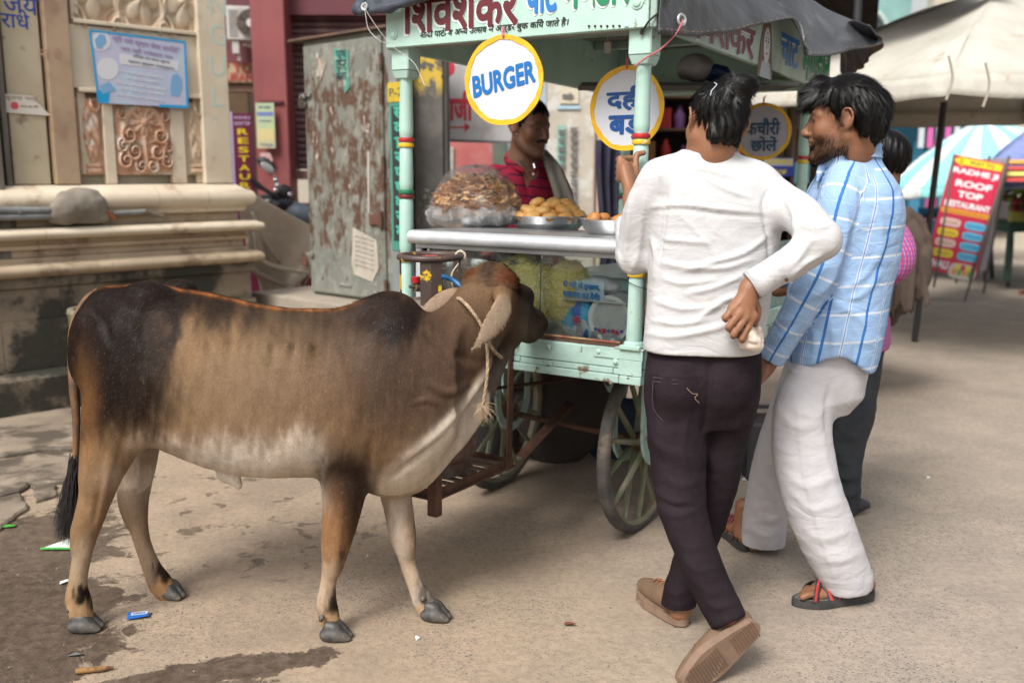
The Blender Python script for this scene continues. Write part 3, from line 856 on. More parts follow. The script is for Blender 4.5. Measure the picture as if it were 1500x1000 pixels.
def vsign():
 a = at(357,222,7.9)
 root = empty('standing_banner',(a.x,a.y,0),R(8),'narrow dark magenta standing banner with yellow letters in the doorway','sign')
 z0,z1 = .9,at(357,166,7.9).z
 MB().box((-.075,0,z0 - .5),(.078,.02,z1)).build('panel',mat('magenta_panel',(.16,.012,.045),(.12,.01,.04),.5),root)
 MB().box((-.095,-.004,z0 - .5),(-.076,.022,z1 + .01)).build('edge_strip',flat('lilac_edge',(.45,.38,.6),.5),root)
 yl = flat('yellow_print',(.72,.55,.02),.5)
 n = 8; s_ = 'RESTAURANT'
 ztop = at(357,187,7.9).z; st = (at(357,200,7.9).z - at(357,187,7.9).z) * 1.02
 for i,ch in enumerate(s_): text(ch,wallM(.0,-.001,ztop + st * .45 + st * i),yl,root,width=.085,height=abs(st) * .68,bold=.03,th=.0006)
 text('RADHE JI',wallM(0,-.001,at(357,173,7.9).z),flat('lilac_print2',(.5,.35,.55),.5),root,width=.125,height=.03,bold=.04)
 text('ROOF TOP',wallM(0,-.001,at(357,181,7.9).z),flat('lilac_print2',(.5,.35,.55),.5),root,width=.125,height=.03,bold=.04)
vsign()
def colposter():
 a,b = at(377,217,8.93),at(401,151,8.93)
 root = empty('column_poster',(a.x,a.y,a.z),0,'yellow and green printed notice pasted on the red column','poster')
 w,h = b.x - a.x,b.z - a.z
 MB().box((0,0,0),(w,.003,h)).build('sheet',mat('notice_green',(.40,.48,.25),(.36,.44,.32),.6,sc=9),root)
 for z0,z1,c in ((.0,.14,(.55,.5,.28)),(.16,.42,(.55,.46,.22)),(.72,.8,(.13,.16,.4))): MB().box((.01,-.002,h * z0),(w - .01,-.0004,h * z1)).build('colour_band',flat('band%d' % int(z0 * 100),c,.6),root)
 text('YOGA',wallM(w / 2,-.003,h * .07),flat('navy_print',(.04,.05,.2),.6),root,width=w * .8,height=h * .08,bold=.03)
 text('योग कक्षा',wallM(w / 2,-.001,h * .9),flat('navy_print',(.04,.05,.2),.6),root,width=w * .7,height=h * .08,bold=.02)
 text('योग कक्षा सूचना',wallM(w / 2,-.001,h * .6),flat('navy_print',(.04,.05,.2),.6),root,width=w * .7,height=h * .06,bold=.01)
colposter()
def colpaper():
 a,b = at(382,245,8.94),at(399,224,8.94)
 root = empty('torn_paper',(a.x,a.y,a.z),0,'small pale torn paper with red marks low on the red column','poster')
 w,h = b.x - a.x,b.z - a.z
 MB().prism([(0,0),(w * .7,.01),(w,h * .5),(w * .8,h),(.0,h)],-.002,0,1).build('sheet',flat('pale_pink_paper',(.48,.33,.32),.7),root)
 text('सेल',wallM(w / 2,-.003,h * .55),flat('red_print',(.36,.05,.04),.6),root,width=w * .6,height=h * .4,bold=.03)
colpaper()
# ================================================================== RUSTY CABINET
def cabinet():
 KF = Frame((-.78,6.21,0),math.atan2(-.67,.74))
 root = empty('metal_cabinet',label='tall rusty pale green metal cabinet with torn posters and padlock, beside the cart',cat='cabinet',M=KF.M)
 W = .90
 t = NT('rusty_cabinet_paint'); co = t.co(); st = t.co(sc=(1,1,.5))
 base = t.mix(t.step(t.noise(4,5,.6,co),.35,.65),(.16,.17,.15),(.22,.225,.195))
 base = t.mix(t.step(t.noise(14,5,.7,co),.52,.62,0,.6),base,(.30,.31,.27))
 X = t.xyz(co); mid = t.ma('MULTIPLY',t.step(X[2],2.35,1.9),t.step(X[2],.6,1.1))
 rust = t.step(t.ma('ADD',t.noise(11,10,.76,st,.3),t.ma('MULTIPLY',mid,.13)),.57,.68)
 base = t.mix(rust,base,t.mix(t.noise(20,4,.6,co),(.055,.028,.018),(.12,.06,.036)))
 base = t.mix(t.ma('MULTIPLY',t.step(t.noise(11,6,.75,st,.8),.62,.64),t.ma('MULTIPLY',mid,.8)),base,(.52,.47,.42))
 m = t.fin(base,.65,0,t.bump(t.ma('ADD',rust,t.noise(60,4,.6,co)),.35,.003))
 z0,z1 = .56,KF.hit(455,58).z
 MB().box((-W,.02,z0),(.0,.5,z1)).build('cabinet_body',m,root,bevel=.006)
 xd = KF.hit(562,250).x
 MB().box((-W + .025,-.004,z0 + .02),(xd,.0195,z1 - .04)).build('door',m,root,bevel=.004,seg=2)
 MB().box((-W + .04,-.008,z0 + .04),(-W + .055,-.0045,z1 - .06)).box((xd - .03,-.008,z0 + .04),(xd - .016,-.0045,z1 - .06)).build('door_rib',m,root)
 MB().box((-W - .12,-.03,z1 - .002),(.02,.52,z1 + .014)).build('roof_sheet',mat('rusty_sheet',(.09,.06,.045),(.16,.09,.06),.7),root,bevel=.002)
 for py in (90,240,420): q = KF.hit(560,py); MB().tube([(xd + .005,-.006,q.z - .05),(xd + .005,-.006,q.z + .05)],.011,8).build('hinge',RUSTY,root,smooth=1)
 q = KF.hit(552,322); MB().box((q.x - .06,-.02,q.z - .035),(q.x + .07,-.005,q.z + .035)).box((q.x + .04,-.028,q.z - .05),(q.x + .075,-.005,q.z + .06)).build('latch',RUSTY_B,root,bevel=.004)
 for i,(px,py,chrome) in enumerate(((448,140,1),(452,372,0))):
  q = KF.hit(px,py); b = MB(); b.box((q.x - .0,-.03,q.z - .012),(q.x + .08,-.005,q.z + .012)); b.build('hasp',m,root,bevel=.002)
  l_ = MB(); l_.tube([(q.x + .02 * math.cos(a) * 1,-.035,q.z - .02 + .025 * math.sin(a)) for a in [PI * k / 8 for k in range(9)]],.006,7); l_.disc((q.x,q.z - .055,-.035),.034,.02,1,20); l_.build('padlock',STEEL if chrome else RUSTY_B,root,smooth=.6)
 q = KF.hit(507,417); MB().box((q.x - .07,-.014,q.z - .012),(q.x + .07,-.005,q.z + .012)).build('handle',m,root,bevel=.004)
 for px,py in ((473,404),): q = KF.hit(px,py); MB().disc((q.x,q.z,-.008),.018,.01,1,16).build('rivet',m,root)
 def paper(pts,mt,name,off=.009):
  P_ = [KF.hit(x,y,1,-off) for x,y in pts]; MB().prism([(p.x,p.z) for p in P_],-off - .0015,-off).build(name,mt,root)
 paper([(517,333),(552,352),(555,392),(546,413),(519,402),(515,385)],mat('old_newsprint',(.45,.42,.36),(.38,.34,.28),.8,sc=9,dirt=(.25,.16,.1),dsc=8,dlo=.6,dhi=.7),'torn_notice')
 for i in range(7):
  q = KF.hit(534,350 + i * 7,1,-.0108); text('सूचना जनहित में जारी',wallM(q.x,-.0112,q.z,ry=-8),flat('news_ink',(.16,.15,.14),.8),root,width=.2,height=.02,th=.0004)
 gp = mat('green_poster',(.05,.30,.22),(.09,.25,.2),.6,sc=10,dirt=(.3,.34,.3),dsc=15,dlo=.5,dhi=.6)
 paper([(489,71),(510,74),(512,128),(505,138),(502,112),(491,110)],gp,'torn_notice')
 for i,s_ in enumerate(('पुष','कर','मेला')):
  q = KF.hit(500,82 + 14 * i,1,-.0108); text(s_,wallM(q.x,-.0112,q.z),flat('dark_print',(.02,.05,.05),.7),root,width=.11,height=.07,bold=.03,th=.0005)
 paper([(463,78),(466,78),(468,110),(464,114)],flat('paper_scrap',(.45,.41,.37),.8),'paper_scrap')
 paper([(538,222),(541,222),(541,312),(539,312)],flat('paper_scrap',(.45,.41,.37),.8),'paper_scrap')
 paper([(452 + 10,84),(478,92),(470,118),(464,100)],mat('scraps',(.40,.37,.33),(.28,.2,.15),.8,sc=16),'paper_scrap')
 # side strip, yellow tag, green notice
 qa,qb = KF.hit(577,250),KF.hit(606,250)
 MB().box((.012,-.01,z0 - .1),(.085,.12,z1 + .05)).build('side_post',mat('grey_metal_post',(.23,.25,.25),(.17,.19,.19),.6,sc=4,bump=.3,dirt=(.12,.07,.05),dsc=6,dlo=.58,dhi=.7),root,bevel=.004)
 root2 = empty('green_notice',KF.M @ Vector(KF.hit(583,255,1,-.014)),math.atan2(-.67,.74),'tall green and black Hindi notice strip pasted beside the cabinet','poster')
 I = root2.matrix_basis.inverted() @ KF.M
 def P2(px,py): return I @ Vector(KF.hit(px,py,1,-.014))
 a,b = P2(575,366),P2(592,150)
 MB().box((a.x,-.002,a.z),(b.x + .02,0,b.z)).build('sheet',mat('teal_print',(.035,.26,.19),(.06,.22,.17),.6,sc=12,dirt=(.2,.3,.25),dsc=14,dlo=.55,dhi=.7),root2)
 MB().box((a.x + .02,-.0035,a.z + .06),(b.x + .02,-.0022,b.z - .02)).build('black_panel',flat('notice_black',(.02,.03,.03),.6),root2)
 for i,ch in enumerate('सवारीपुष्करमेला'[:11]):
  z = b.z - .06 - i * .092
  if z > a.z + .08: text('सवारपषकरमलयह'[i],wallM((a.x + b.x) / 2 + .02,-.0040,z),flat('teal_letter',(.06,.36,.27),.6),root2,width=.095,height=.07,bold=.04,th=.0004)
 root3 = empty('yellow_tag',KF.M @ Vector(KF.hit(580,135,1,-.014)),math.atan2(-.67,.74),'yellow painted tag marked P-2 above the green notice','sign')
 MB().box((-.075,-.003,-.06),(.08,0,.06)).build('panel',mat('old_yellow',(.55,.40,.03),(.45,.32,.03),.6,sc=14,dirt=(.2,.15,.08),dsc=18,dlo=.6,dhi=.7),root3)
 text('P-2',wallM(0,-.0034,.0),flat('dark_print',(.02,.05,.05),.7),root3,width=.12,height=.05,bold=.01,th=.0004)
RUSTY_B = mat('brown_rust',(.12,.055,.035),(.08,.035,.025),.7,sc=9,bump=.3)
cabinet()
# concrete platform the cabinet stands on
q = MB(); KF = Frame((-.78,6.21,0),math.atan2(-.67,.74))
o = MB().box((-1.32,-.22,0),(.3,.9,.555)).build('concrete_block',mat('block_concrete',(.36,.31,.25),(.29,.25,.2),.85,sc=4,bump=.4,bsc=40),None,bevel=.012,seg=2)
o.matrix_basis = KF.M; tag(o,'low concrete block under the rusty cabinet','concrete block')
# stone/iron pillar with yellow paint
def pillar():
 a = at(632,330,6.3)
 root = empty('dark_pillar',(a.x,a.y,0),R(-8),'wide dark pillar with flaking yellow paint behind the cart','pillar')
 t = NT('dark_pillar_paint'); co = t.co(); X = t.xyz(co)
 base = t.mix(t.step(t.noise(5,6,.65,co),.35,.65),(.055,.05,.045),(.11,.10,.09))
 yl = t.ma('MULTIPLY',t.step(t.noise(9,7,.7,co,.3),.46,.53),t.step(X[2],1.86,2.0))
 base = t.mix(yl,base,(.50,.34,.03))
 wp_ = t.ma('MULTIPLY',t.step(t.noise(12,6,.7,co,.6),.56,.6),t.ma('MULTIPLY',t.step(X[2],1.05,1.15),t.step(X[2],1.36,1.25)))
 base = t.mix(wp_,base,(.34,.33,.28))
 m = t.fin(base,.6,0,t.bump(t.noise(30,5,.6,co),.4,.006))
 MB().box((-.11,0,0),(.085,.12,2.6)).build('shaft',m,root,bevel=.006)
 MB().box((.086,.02,0),(.108,.11,2.6)).build('side_strip',mat('black_strip',(.03,.028,.027),(.05,.045,.04),.6),root)
pillar()
# ================================================================== WALL AND SIGN BEHIND THE VENDOR
bw = empty('back_shop_wall',(0,8.0,0),0,'pasted-over beige and pink painted shop wall behind the vendor','wall')
def bpan(px0,py0,px1,py1,Y,th,name,m,p=bw,z=None):
 a,b = at(px0,py1,Y),at(px1,py0,Y)
 z0,z1 = z or (a.z,b.z)
 return MB().box((a.x - p.location.x,a.y - p.location.y,z0 - p.location.z),(b.x - p.location.x,a.y + th - p.location.y,z1 - p.location.z)).build(name,m,p)
BEI = mat('pasted_wall',(.48,.44,.37),(.40,.36,.30),.85,sc=4,bump=.25,bsc=12,dirt=(.55,.54,.50),dsc=6,dlo=.5,dhi=.6)
PNK = mat('pink_wall',(.44,.10,.10),(.5,.16,.15),.7,sc=2.5,dirt=(.50,.28,.26),dsc=3,dlo=.5,dhi=.7)
bpan(800,40,872,420,7.8,.2,'plaster_wall',BEI,z=(0,3.2))
bpan(872,40,945,420,7.75,.2,'plaster_wall',mat('peach_wall',(.50,.37,.29),(.45,.33,.26),.85,sc=3,dirt=(.52,.48,.43),dsc=5,dlo=.55,dhi=.65),z=(0,3.2))
bpan(640,40,722,420,7.9,.2,'pink_panel',PNK,z=(0,3.0))
bpan(722,205,740,420,7.85,.2,'green_door',mat('dull_green_door',(.10,.13,.10),(.14,.16,.12),.6),z=(0,1.75))
bpan(740,40,801,420,7.9,.2,'pale_blue_panel',mat('pale_blue',(.36,.44,.50),(.3,.36,.4),.6),z=(0,3.0))
bpan(652,215,664,300,7.88,.01,'paper_scrap',mat('scrap_mint',(.3,.42,.38),(.5,.48,.42),.7,sc=16))
tl = flat('stencil_teal',(.12,.36,.28),.7); gk = flat('stencil_grey',(.13,.13,.12),.7)
for i,ch in enumerate('सरकपष'):
 a = at(823,195 + i * 12.5,7.78) - bw.location; text(ch,wallM(*a),gk,bw,width=.06,height=.05,bold=.04)
bpan(816,184,829,246,7.79,.004,'teal_notice',mat('teal_notice',(.16,.42,.33),(.3,.45,.38),.7,sc=12))
for i in range(10):
 a = at(841,192 + i * 12.8,7.78) - bw.location; text('कखगघचटनपमर'[i],wallM(*a),gk,bw,width=.065,height=.055,bold=.05)
bpan(820,128,848,152,7.785,.006,'arrow_paper',flat('cream_paper',(.55,.50,.38),.7))
a = at(832,141,7.775) - bw.location
MB().prism([(-.045,-.015),(.01,-.015),(.01,-.032),(.05,0),(.01,.032),(.01,.015),(-.045,.015)],a.y - .002,a.y,1,Matrix.Translation((a.x,0,a.z))).build('painted_arrow',gk,bw)
bpan(816,155,850,160,7.785,.004,'blue_scrap',flat('pale_blue_scrap',(.35,.5,.6),.7))
def backsign():
 a,b = at(648,200,6.9),at(752,92,6.9)
 root = empty('shop_sign_board',(a.x,a.y,a.z),R(-6),'white shop board with red Hindi letters and arrow, leaning behind the dark pillar','sign')
 w,h = b.x - a.x,b.z - a.z
 M = Matrix.Rotation(R(2),4,'Y')
 MB().box((0,0,-.02),(w,.03,h - .0),M).build('panel',mat('board_white',(.50,.49,.50),(.43,.42,.43),.55,sc=3,dirt=(.36,.33,.32),dsc=5),root,bevel=.003)
 MB().box((0,-.004,-.035),(w,.034,-.0205),M).build('frame_strip',flat('frame_grey',(.15,.14,.15),.6),root)
 rp = flat('poster_red',(.5,.035,.06),.5)
 text('गजी',wallM(w * .23,-.002,h * .42),rp,root,width=w * .42,height=h * .42,bold=.04)
 MB().box((w * .03,-.003,h * .115),(w * .36,-.001,h * .135)).build('painted_arrow',rp,root)
 MB().prism([(w * .32,h * .06),(w * .40,h * .125),(w * .32,h * .19)],-.003,-.001).build('painted_arrow',rp,root)
 MB().disc((w * .07,h * .93,-.002),.06,.002,1,20).build('painted_dot',rp,root)
backsign()
def curtain():
 a = at(900,350,6.6)
 q = MB()
 x0,x1 = at(876,300,6.6).x,at(935,300,6.6).x; z0,z1 = .55,at(900,205,6.6).z
 q.grid(lambda u,v: (x0 + (x1 - x0) * u + .02 * math.sin(v * 5 + u * 3),6.6 + .035 * math.sin(u * 30 + v * 2),z0 + (z1 - z0) * v),60,12)
 o = q.build('dark_curtain',mat('navy_cloth',(.035,.035,.065),(.02,.02,.04),.85,sc=8),smooth=3)
 tag(o,'dark navy cloth hanging behind the cart\'s near post','curtain')
curtain()
# ================================================================== THE SNACK CART
CF = Frame((.403,3.201,0),-.558,(-.022,.005))
CW,CLN = .982,1.952
cart = empty('snack_cart',label='mint green street snack cart with turned posts, painted name boards and a glass case',cat='food cart',M=CF.M)
def cpart(mb,name,m,parent=None,**kw): return mb.build(name,m,parent or cart,**kw)
# deck
cpart(MB().box((-CW - .02,.0,.775),(.02,CLN + .02,.803)),'deck',MINTW,bevel=.003)
for i in range(9):                       # deck boards seen from below
 x = -CW + .01 + i * .11
 cpart(MB().box((x,.02,.752),(x + .104,CLN,.773)),'deck_plank',RUSTY)
for (a,b,nm) in (((-CW - .03,-.022,.744),(.03,.0,.811),'fascia_board'),((-CW - .03,CLN + .02,.70),(.03,CLN + .04,.811),'fascia_board'),
     ((.022,.0005,.744),(.042,CLN + .02,.811),'fascia_board'),((-CW - .04,.0005,.70),(-CW - .022,CLN + .02,.811),'fascia_board')):
 cpart(MB().box(a,b),nm,MINTW,bevel=.004,seg=2)
random.seed(3)
x = -CW - .03
while x < .02:                           # strips of tin nailed under the fascia
 w = random.uniform(.1,.24)
 e = min(x + w,.032)
 z1 = .742 + random.uniform(-.002,.002)
 cpart(MB().box((x,-.026,z1 - .019),(e - .002,-.002,z1)),'tin_strip',MINTW,bevel=.0015)
 x = e
cpart(MB().box((-CW - .032,-.03,.692),(-.04,-.003,.7205)),'edge_board',MINTW,bevel=.004,seg=2)
cpart(MB().box((-.038,-.031,.692),(.043,-.003,.7205)),'edge_board',MINTW,bevel=.004,seg=2)
cpart(MB().box((-.042,-.0285,.7225),(.044,-.024,.775)),'corner_plate',MINTW,bevel=.001)
cpart(MB().box((.03,-.0005,.692),(.048,CLN,.741)),'edge_board',MINTW,bevel=.004,seg=2)
cpart(MB().box((-.14,-.027,.776),(.046,-.0225,.812)),'corner_plate',MINTW,bevel=.001)
cpart(MB().box((-.06,-.03,.8125),(.05,.06,.817)),'corner_cap',ALU,bevel=.001)
def bolt(x,y,z,r=.011,nm='bolt',ax='y',m=None):
 b = MB()
 M = Matrix.Translation((x,y,z)) @ (Matrix.Rotation(PI / 2,4,'X') if ax == 'y' else Matrix.Rotation(PI / 2,4,'Y'))
 b.lathe([(0,-.002),(r * 1.5,-.002),(r * 1.5,.002),(r,.003),(r * .9,.007),(r * .4,.009),(0,.009)],14,M)
 return cpart(b,nm,m or MINT,smooth=.7)
for x,z in ((-.12,.795),(-.055,.765),(-.32,.79)): bolt(x,-.024,z,.008)
# posts, turned
def post(x,y,ztop=2.1):
 p = MB()
 r = .027
 prof = [(r * .98,.835),(r * 1.03,.86),(r,.88),(r * .93,1.048),(r * .86,1.056),(r * .86,1.094),(r * .95,1.1),(r * 1.02,1.12),(r,1.29),(r * .93,1.298),(r * .85,1.302),(r * .85,1.336),(r * .93,1.34),(r,1.36),
   (r * .93,1.488),(r * .85,1.494),(r * .85,1.534),(r * .95,1.54),(r * 1.02,1.56),(r * .9,1.742),(r * 1.0,1.752)]
 p.lathe(prof,24,Matrix.Translation((x,y,0)))
 po = cpart(p,'post',MINT,smooth=.6)
 hd_ = MB().box((x - .04,y - .04,1.778),(x + .04,y + .04,ztop)); hd_.add([(x - .03,y - .03,1.748),(x + .03,y - .03,1.748),(x + .03,y + .03,1.748),(x - .03,y + .03,1.748),(x - .04,y - .04,1.7779),(x + .04,y - .04,1.7779),(x + .04,y + .04,1.7779),(x - .04,y + .04,1.7779)],[(3,2,1,0),(0,1,5,4),(1,2,6,5),(2,3,7,6),(3,0,4,7)])
 hd_.build('post_head',MINT,po,bevel=.004)
 fo = MB(); fo.box((x - .038,y - .038,.812),(x + .038,y + .038,.826)); fo.lathe([(.036,.8262),(.034,.834),(.028,.8405)],20,Matrix.Translation((x,y,0)))
 fo.build('post_foot',MINT,po,bevel=.002)
 for z,m in ((1.085,RED),(1.066,YEL),(1.328,GRN),(1.310,MAR),(1.524,RED),(1.504,YEL)):
  q = MB(); q.lathe([(r * .8,z - .009),(r * 1.08,z - .007),(r * 1.16,z),(r * 1.08,z + .007),(r * .8,z + .009)],24,Matrix.Translation((x,y,0)))
  q.build('painted_ring',m,po,smooth=1)
 return po
for x,y in ((-CW + .0,.0),(0,0),(0,CLN),(-CW,CLN)): post(x,y)
# old green batten behind the near post
cpart(MB().bar((.045,.035,.812),(.045,.03,1.1),.035,.03,(0,1,0)),'old_batten',mat('flaking_green',(.10,.17,.12),(.22,.28,.22),.7,sc=25,bump=.6,bsc=60,bd=.004,dirt=(.25,.2,.14),dsc=22,dlo=.5,dhi=.6),bevel=.003)
cpart(MB().tube(spline([(-.03,-.01,1.04),(-.01,-.031,1.04),(.02,-.028,1.028),(.04,.0,1.02),(.062,.03,1.018)],4),.0014,5),'binding_wire',flat('black_wire',(.02,.02,.02),.5))
# canopy boards
ZB = 1.857
bf = cpart(MB().box((-CW - .045,-.066,ZB),(.0385,-.041,2.14)),'name_board',MINT,bevel=.003)
cpart(MB().box((-CW - .04,-.0405,ZB + .006),(.0385,.0385,ZB + .03)),'soffit_board',mat('soffit_wood',(.30,.31,.26),(.22,.22,.18),.65,sc=9,bump=.2,bsc=40,dirt=(.15,.12,.09),dsc=6,dlo=.55,dhi=.7),bevel=.002)
br = cpart(MB().box((.041,-.06,ZB),(.064,CLN + .16,2.14)),'side_name_board',mat('dusty_mint',(.37,.49,.44),(.28,.37,.33),.5,sc=5,bump=.2,bsc=40,st=(1,1,.25),dirt=(.2,.22,.2),dsc=9,dlo=.5,dhi=.75),bevel=.003)
cpart(MB().box((-CW - .064,-.04,ZB),(-CW - .041,CLN + .06,2.14)),'side_board',MINT,bevel=.003)
cpart(MB().box((-CW - .04,CLN + .04,ZB),(.04,CLN + .064,2.14)),'back_board',MINT,bevel=.003)
cpart(MB().box((-CW - .038,CLN - .02,ZB + .006),(.04,CLN + .039,ZB + .05)),'back_beam',MINT,bevel=.002)
cpart(MB().box((-CW - .04,-.04,2.1),(.04,CLN + .04,2.115)),'ceiling',mat('ceiling_ply',(.17,.18,.15),(.12,.12,.1),.8))
for i in range(4):
 cpart(MB().box((-CW - .03,.35 + i * .42,2.06),(.03,.39 + i * .42,2.0995)),'rafter',MINTW,bevel=.002)
bolt(.0,-.068,1.935,.014); bolt(-.035,-.068,1.865,.005); bolt(-CW - .005,-.068,1.905,.012)
for i in range(6): bolt(-.17 + i * .022,-.067,1.875 - .0015 * i,.0025,'nail',m=RUSTY)
# painted lettering
PM = flat('maroon_letter',(.115,.012,.018),.4); PB = flat('blue_letter',(.015,.16,.5),.4); PG = flat('green_letter',(.01,.2,.09),.4)
PW = flat('white_letter',(.72,.74,.76),.5); PK = flat('black_letter',(.015,.02,.02),.5)
def facetext(s,px0,py0,px1,py1,off,m,shadow=None,hfac=1.0,bold=.02,slant=0,fr=CF,parent=None,th=.0012,rot=0):
 """lettering on the plane local y = off, from one measured corner to the other (left baseline - right top)"""
 a,b = fr.hit(px0,py0,1,off),fr.hit(px1,py1,1,off)
 w = b.x - a.x; h = abs(b.z - a.z) * hfac
 M = wallM((a.x + b.x) / 2,off - .0005,(a.z + b.z) / 2,ry=rot)
 if shadow:
  text(s,M @ Matrix.Translation((-.004,-.004,0)),shadow,parent,width=w * 1.02,height=h * 1.05,bold=.05,th=.0004,slant=slant)
  M = M @ Matrix.Translation((0,0,.002))
 return text(s,M,m,parent,width=w,height=h,bold=bold,th=th,slant=slant)
o_ = -.067
facetext('िशवशंकर',590,52,762,-42,o_,PM,PW,parent=bf,bold=.028)
facetext('चाट',768,22,818,-38,o_,PB,PW,parent=bf,bold=.028)
facetext('भण~डार',822,16,925,-56,o_,PG,PW,parent=bf,bold=.028)
facetext('शादी पाटी व अन~य उत~सव में आर्डर बुक किये जाते है।',616,65,833,18,o_,PK,parent=bf,bold=.012,hfac=.55,slant=.12)
# side board lettering (plane local x = .065, reading towards +y)
def sidetext(s,px0,py0,px1,py1,m,shadow=None,hfac=1,bold=.02,slant=0):
 a,b = CF.hit(px0,py0,0,.0655),CF.hit(px1,py1,0,.0655)
 M = Matrix.Translation((.0655,(a.y + b.y) / 2,(a.z + b.z) / 2)) @ Matrix.Rotation(PI / 2,4,'Z') @ Matrix.Rotation(PI / 2,4,'X')
 w = b.y - a.y; h = abs(b.z - a.z) * hfac
 if shadow:
  text(s,M,shadow,br,width=w * 1.02,height=h * 1.05,bold=.05,th=.0004); M = M @ Matrix.Translation((0,0,.002))
 text(s,M,m,br,width=w,height=h,bold=bold,th=.001,slant=slant)
sidetext('िशवशंकर',990,46,1107,28,PM,PW,1.0,.028)
sidetext('चाट',1142,90,1171,62,PB,PW,1.1,.028)
sidetext('भण~डार',1173,112,1216,80,PG,PW,1.15,.028)
sidetext('मैल का मैल धोया नही पुष~कर ब्रह्म के समान किया',963,50,1082,92,PK,None,.22,.012,.1)
sidetext('शादी पार्टी व उत~सव में आर्डर बुक किये जाते है',1140,118,1212,140,PK,None,.32,.008)
# painted face between the words: plain generic portrait
def portrait():
 c = CF.hit(1122,78,0,.0655)
 M = Matrix.Translation((.0655,c.y,c.z)) @ Matrix.Rotation(PI / 2,4,'Z') @ Matrix.Rotation(PI / 2,4,'X')
 def blob(pts,m,z): MB().prism(pts,z,z + .0006,2,M).build('portrait_patch',m,br)
 E = lambda cx,cy,rx,ry,n=18: [(cx + rx * math.cos(2 * PI * i / n),cy + ry * math.sin(2 * PI * i / n)) for i in range(n)]
 blob([(-.1,-.1),(-.075,.05),(-.045,.12),(.0,.14),(.045,.12),(.07,.05),(.1,-.1)],flat('portrait_hair',(.13,.08,.05),.6),.0006)
 blob([(-.075,-.1),(-.055,-.04),(-.02,-.03),(.02,-.03),(.055,-.04),(.075,-.1)],flat('portrait_robe',(.28,.33,.36),.6),.0014)
 blob(E(0,.03,.042,.072),flat('portrait_skin',(.4,.45,.47),.6),.0022)
 for sx in (-.017,.017):
  blob(E(sx,.045,.009,.004),PK,.003); blob(E(sx,.058,.012,.0025),PK,.003)
 blob(E(0,.078,.006,.006),flat('portrait_spot',(.4,.05,.03),.6),.003); blob(E(0,-.003,.012,.004),flat('portrait_lips',(.35,.06,.06),.6),.003)
 blob([(-.004,.04),(.004,.04),(.007,.018),(-.007,.018)],flat('portrait_shade',(.27,.3,.32),.6),.003)
portrait()
# glass case with steel counter top
CASE = empty('glass_case'); CASE.parent = cart
GLASS = NT('case_glass'); GLASS.fin((.9,.95,.93),.03,0,None,Transmission_Weight=1.0,IOR=1.45);
t_ = GLASS
gl = t_.n('BsdfGlossy'); gl.inputs['Roughness'].default_value = .04
tr = t_.n('BsdfTransparent'); tr.inputs['Color'].default_value = (.93,.96,.95,1)
fr_ = t_.n('Fresnel'); fr_.inputs[0].default_value = 1.5
sm_ = t_.ma('MULTIPLY',t_.step(t_.noise(5,6,.6),.45,.75),.05)
df_ = t_.n('BsdfDiffuse'); df_.inputs['Color'].default_value = (.6,.6,.57,1)
m1 = t_.n('MixShader'); m2 = t_.n('MixShader')
t_.put(m1.inputs[0],fr_.outputs[0]); t_.put(m1.inputs[1],tr.outputs[0]); t_.put(m1.inputs[2],gl.outputs[0])
t_.put(m2.inputs[0],sm_); t_.put(m2.inputs[1],m1.outputs[0]); t_.put(m2.inputs[2],df_.outputs[0]); t_.put(t_.out.inputs[0],m2.outputs[0])
GLASS = t_.m
X0,X1,Y0_,Y1_ = -CW + .045,-.036,.004,.46
pc = lambda mb,name,m,**kw: mb.build(name,m,CASE,**kw)
topm = MB().box((-CW + .04,-.028,1.155),(.09,Y1_ + .02,1.185)); pc(topm,'counter_top',mat('steel_sheet',(.42,.43,.44),(.33,.34,.35),.38,.7,sc=6,bump=.1,bsc=20),bevel=.004,seg=2)
pc(MB().tube([(-CW + .045,-.03,1.158),(.08,-.03,1.158)],.026,12),'edge_rail',ALU,smooth=1)
pc(MB().box((X0,Y0_ - .006,1.115),(X1,Y0_ + .012,1.153)),'top_rail',ALU,bevel=.002)
pc(MB().box((X0,Y0_ - .004,.812),(X1,Y0_ + .01,.826)),'bottom_rail',RUSTY,bevel=.001)
for x,w in ((X0,.026),(X0 + .055,.012)): pc(MB().box((x,Y0_ - .004,.827),(x + w,Y0_ + .01,1.1145)),'upright',ALU,bevel=.002)
for x0,x1,y in ((X0 + .068,-.50,.0),(-.51,-.375,.006),(-.372,X1,.0)):
 pc(MB().box((x0,y + .001,.827),(x1,y + .005,1.1145)),'glass_pane',GLASS)
pc(MB().box((-.3755,-.0005,.827),(-.3725,.0058,1.1145)),'pane_edge',flat('glass_edge',(.02,.05,.04),.2))
pc(MB().box((X1 - .004,.02,.812),(X1,Y1_,1.154)),'end_panel',GLASS)
pc(MB().box((X0,.02,.812),(X0 + .004,Y1_,1.154)),'end_panel',GLASS)
pc(MB().box((X0,Y1_ - .004,.812),(X1,Y1_,1.154)),'back_panel',GLASS)
pc(MB().box((-.30,.03,.958),(X1 - .006,.3,.962)),'inner_shelf',ALU)
pc(MB().box((-.35,-.004,.8265),(-.05,.0,.832)),'broken_stick',mat('stick',(.35,.25,.12),(.25,.05,.04),.7,sc=14))
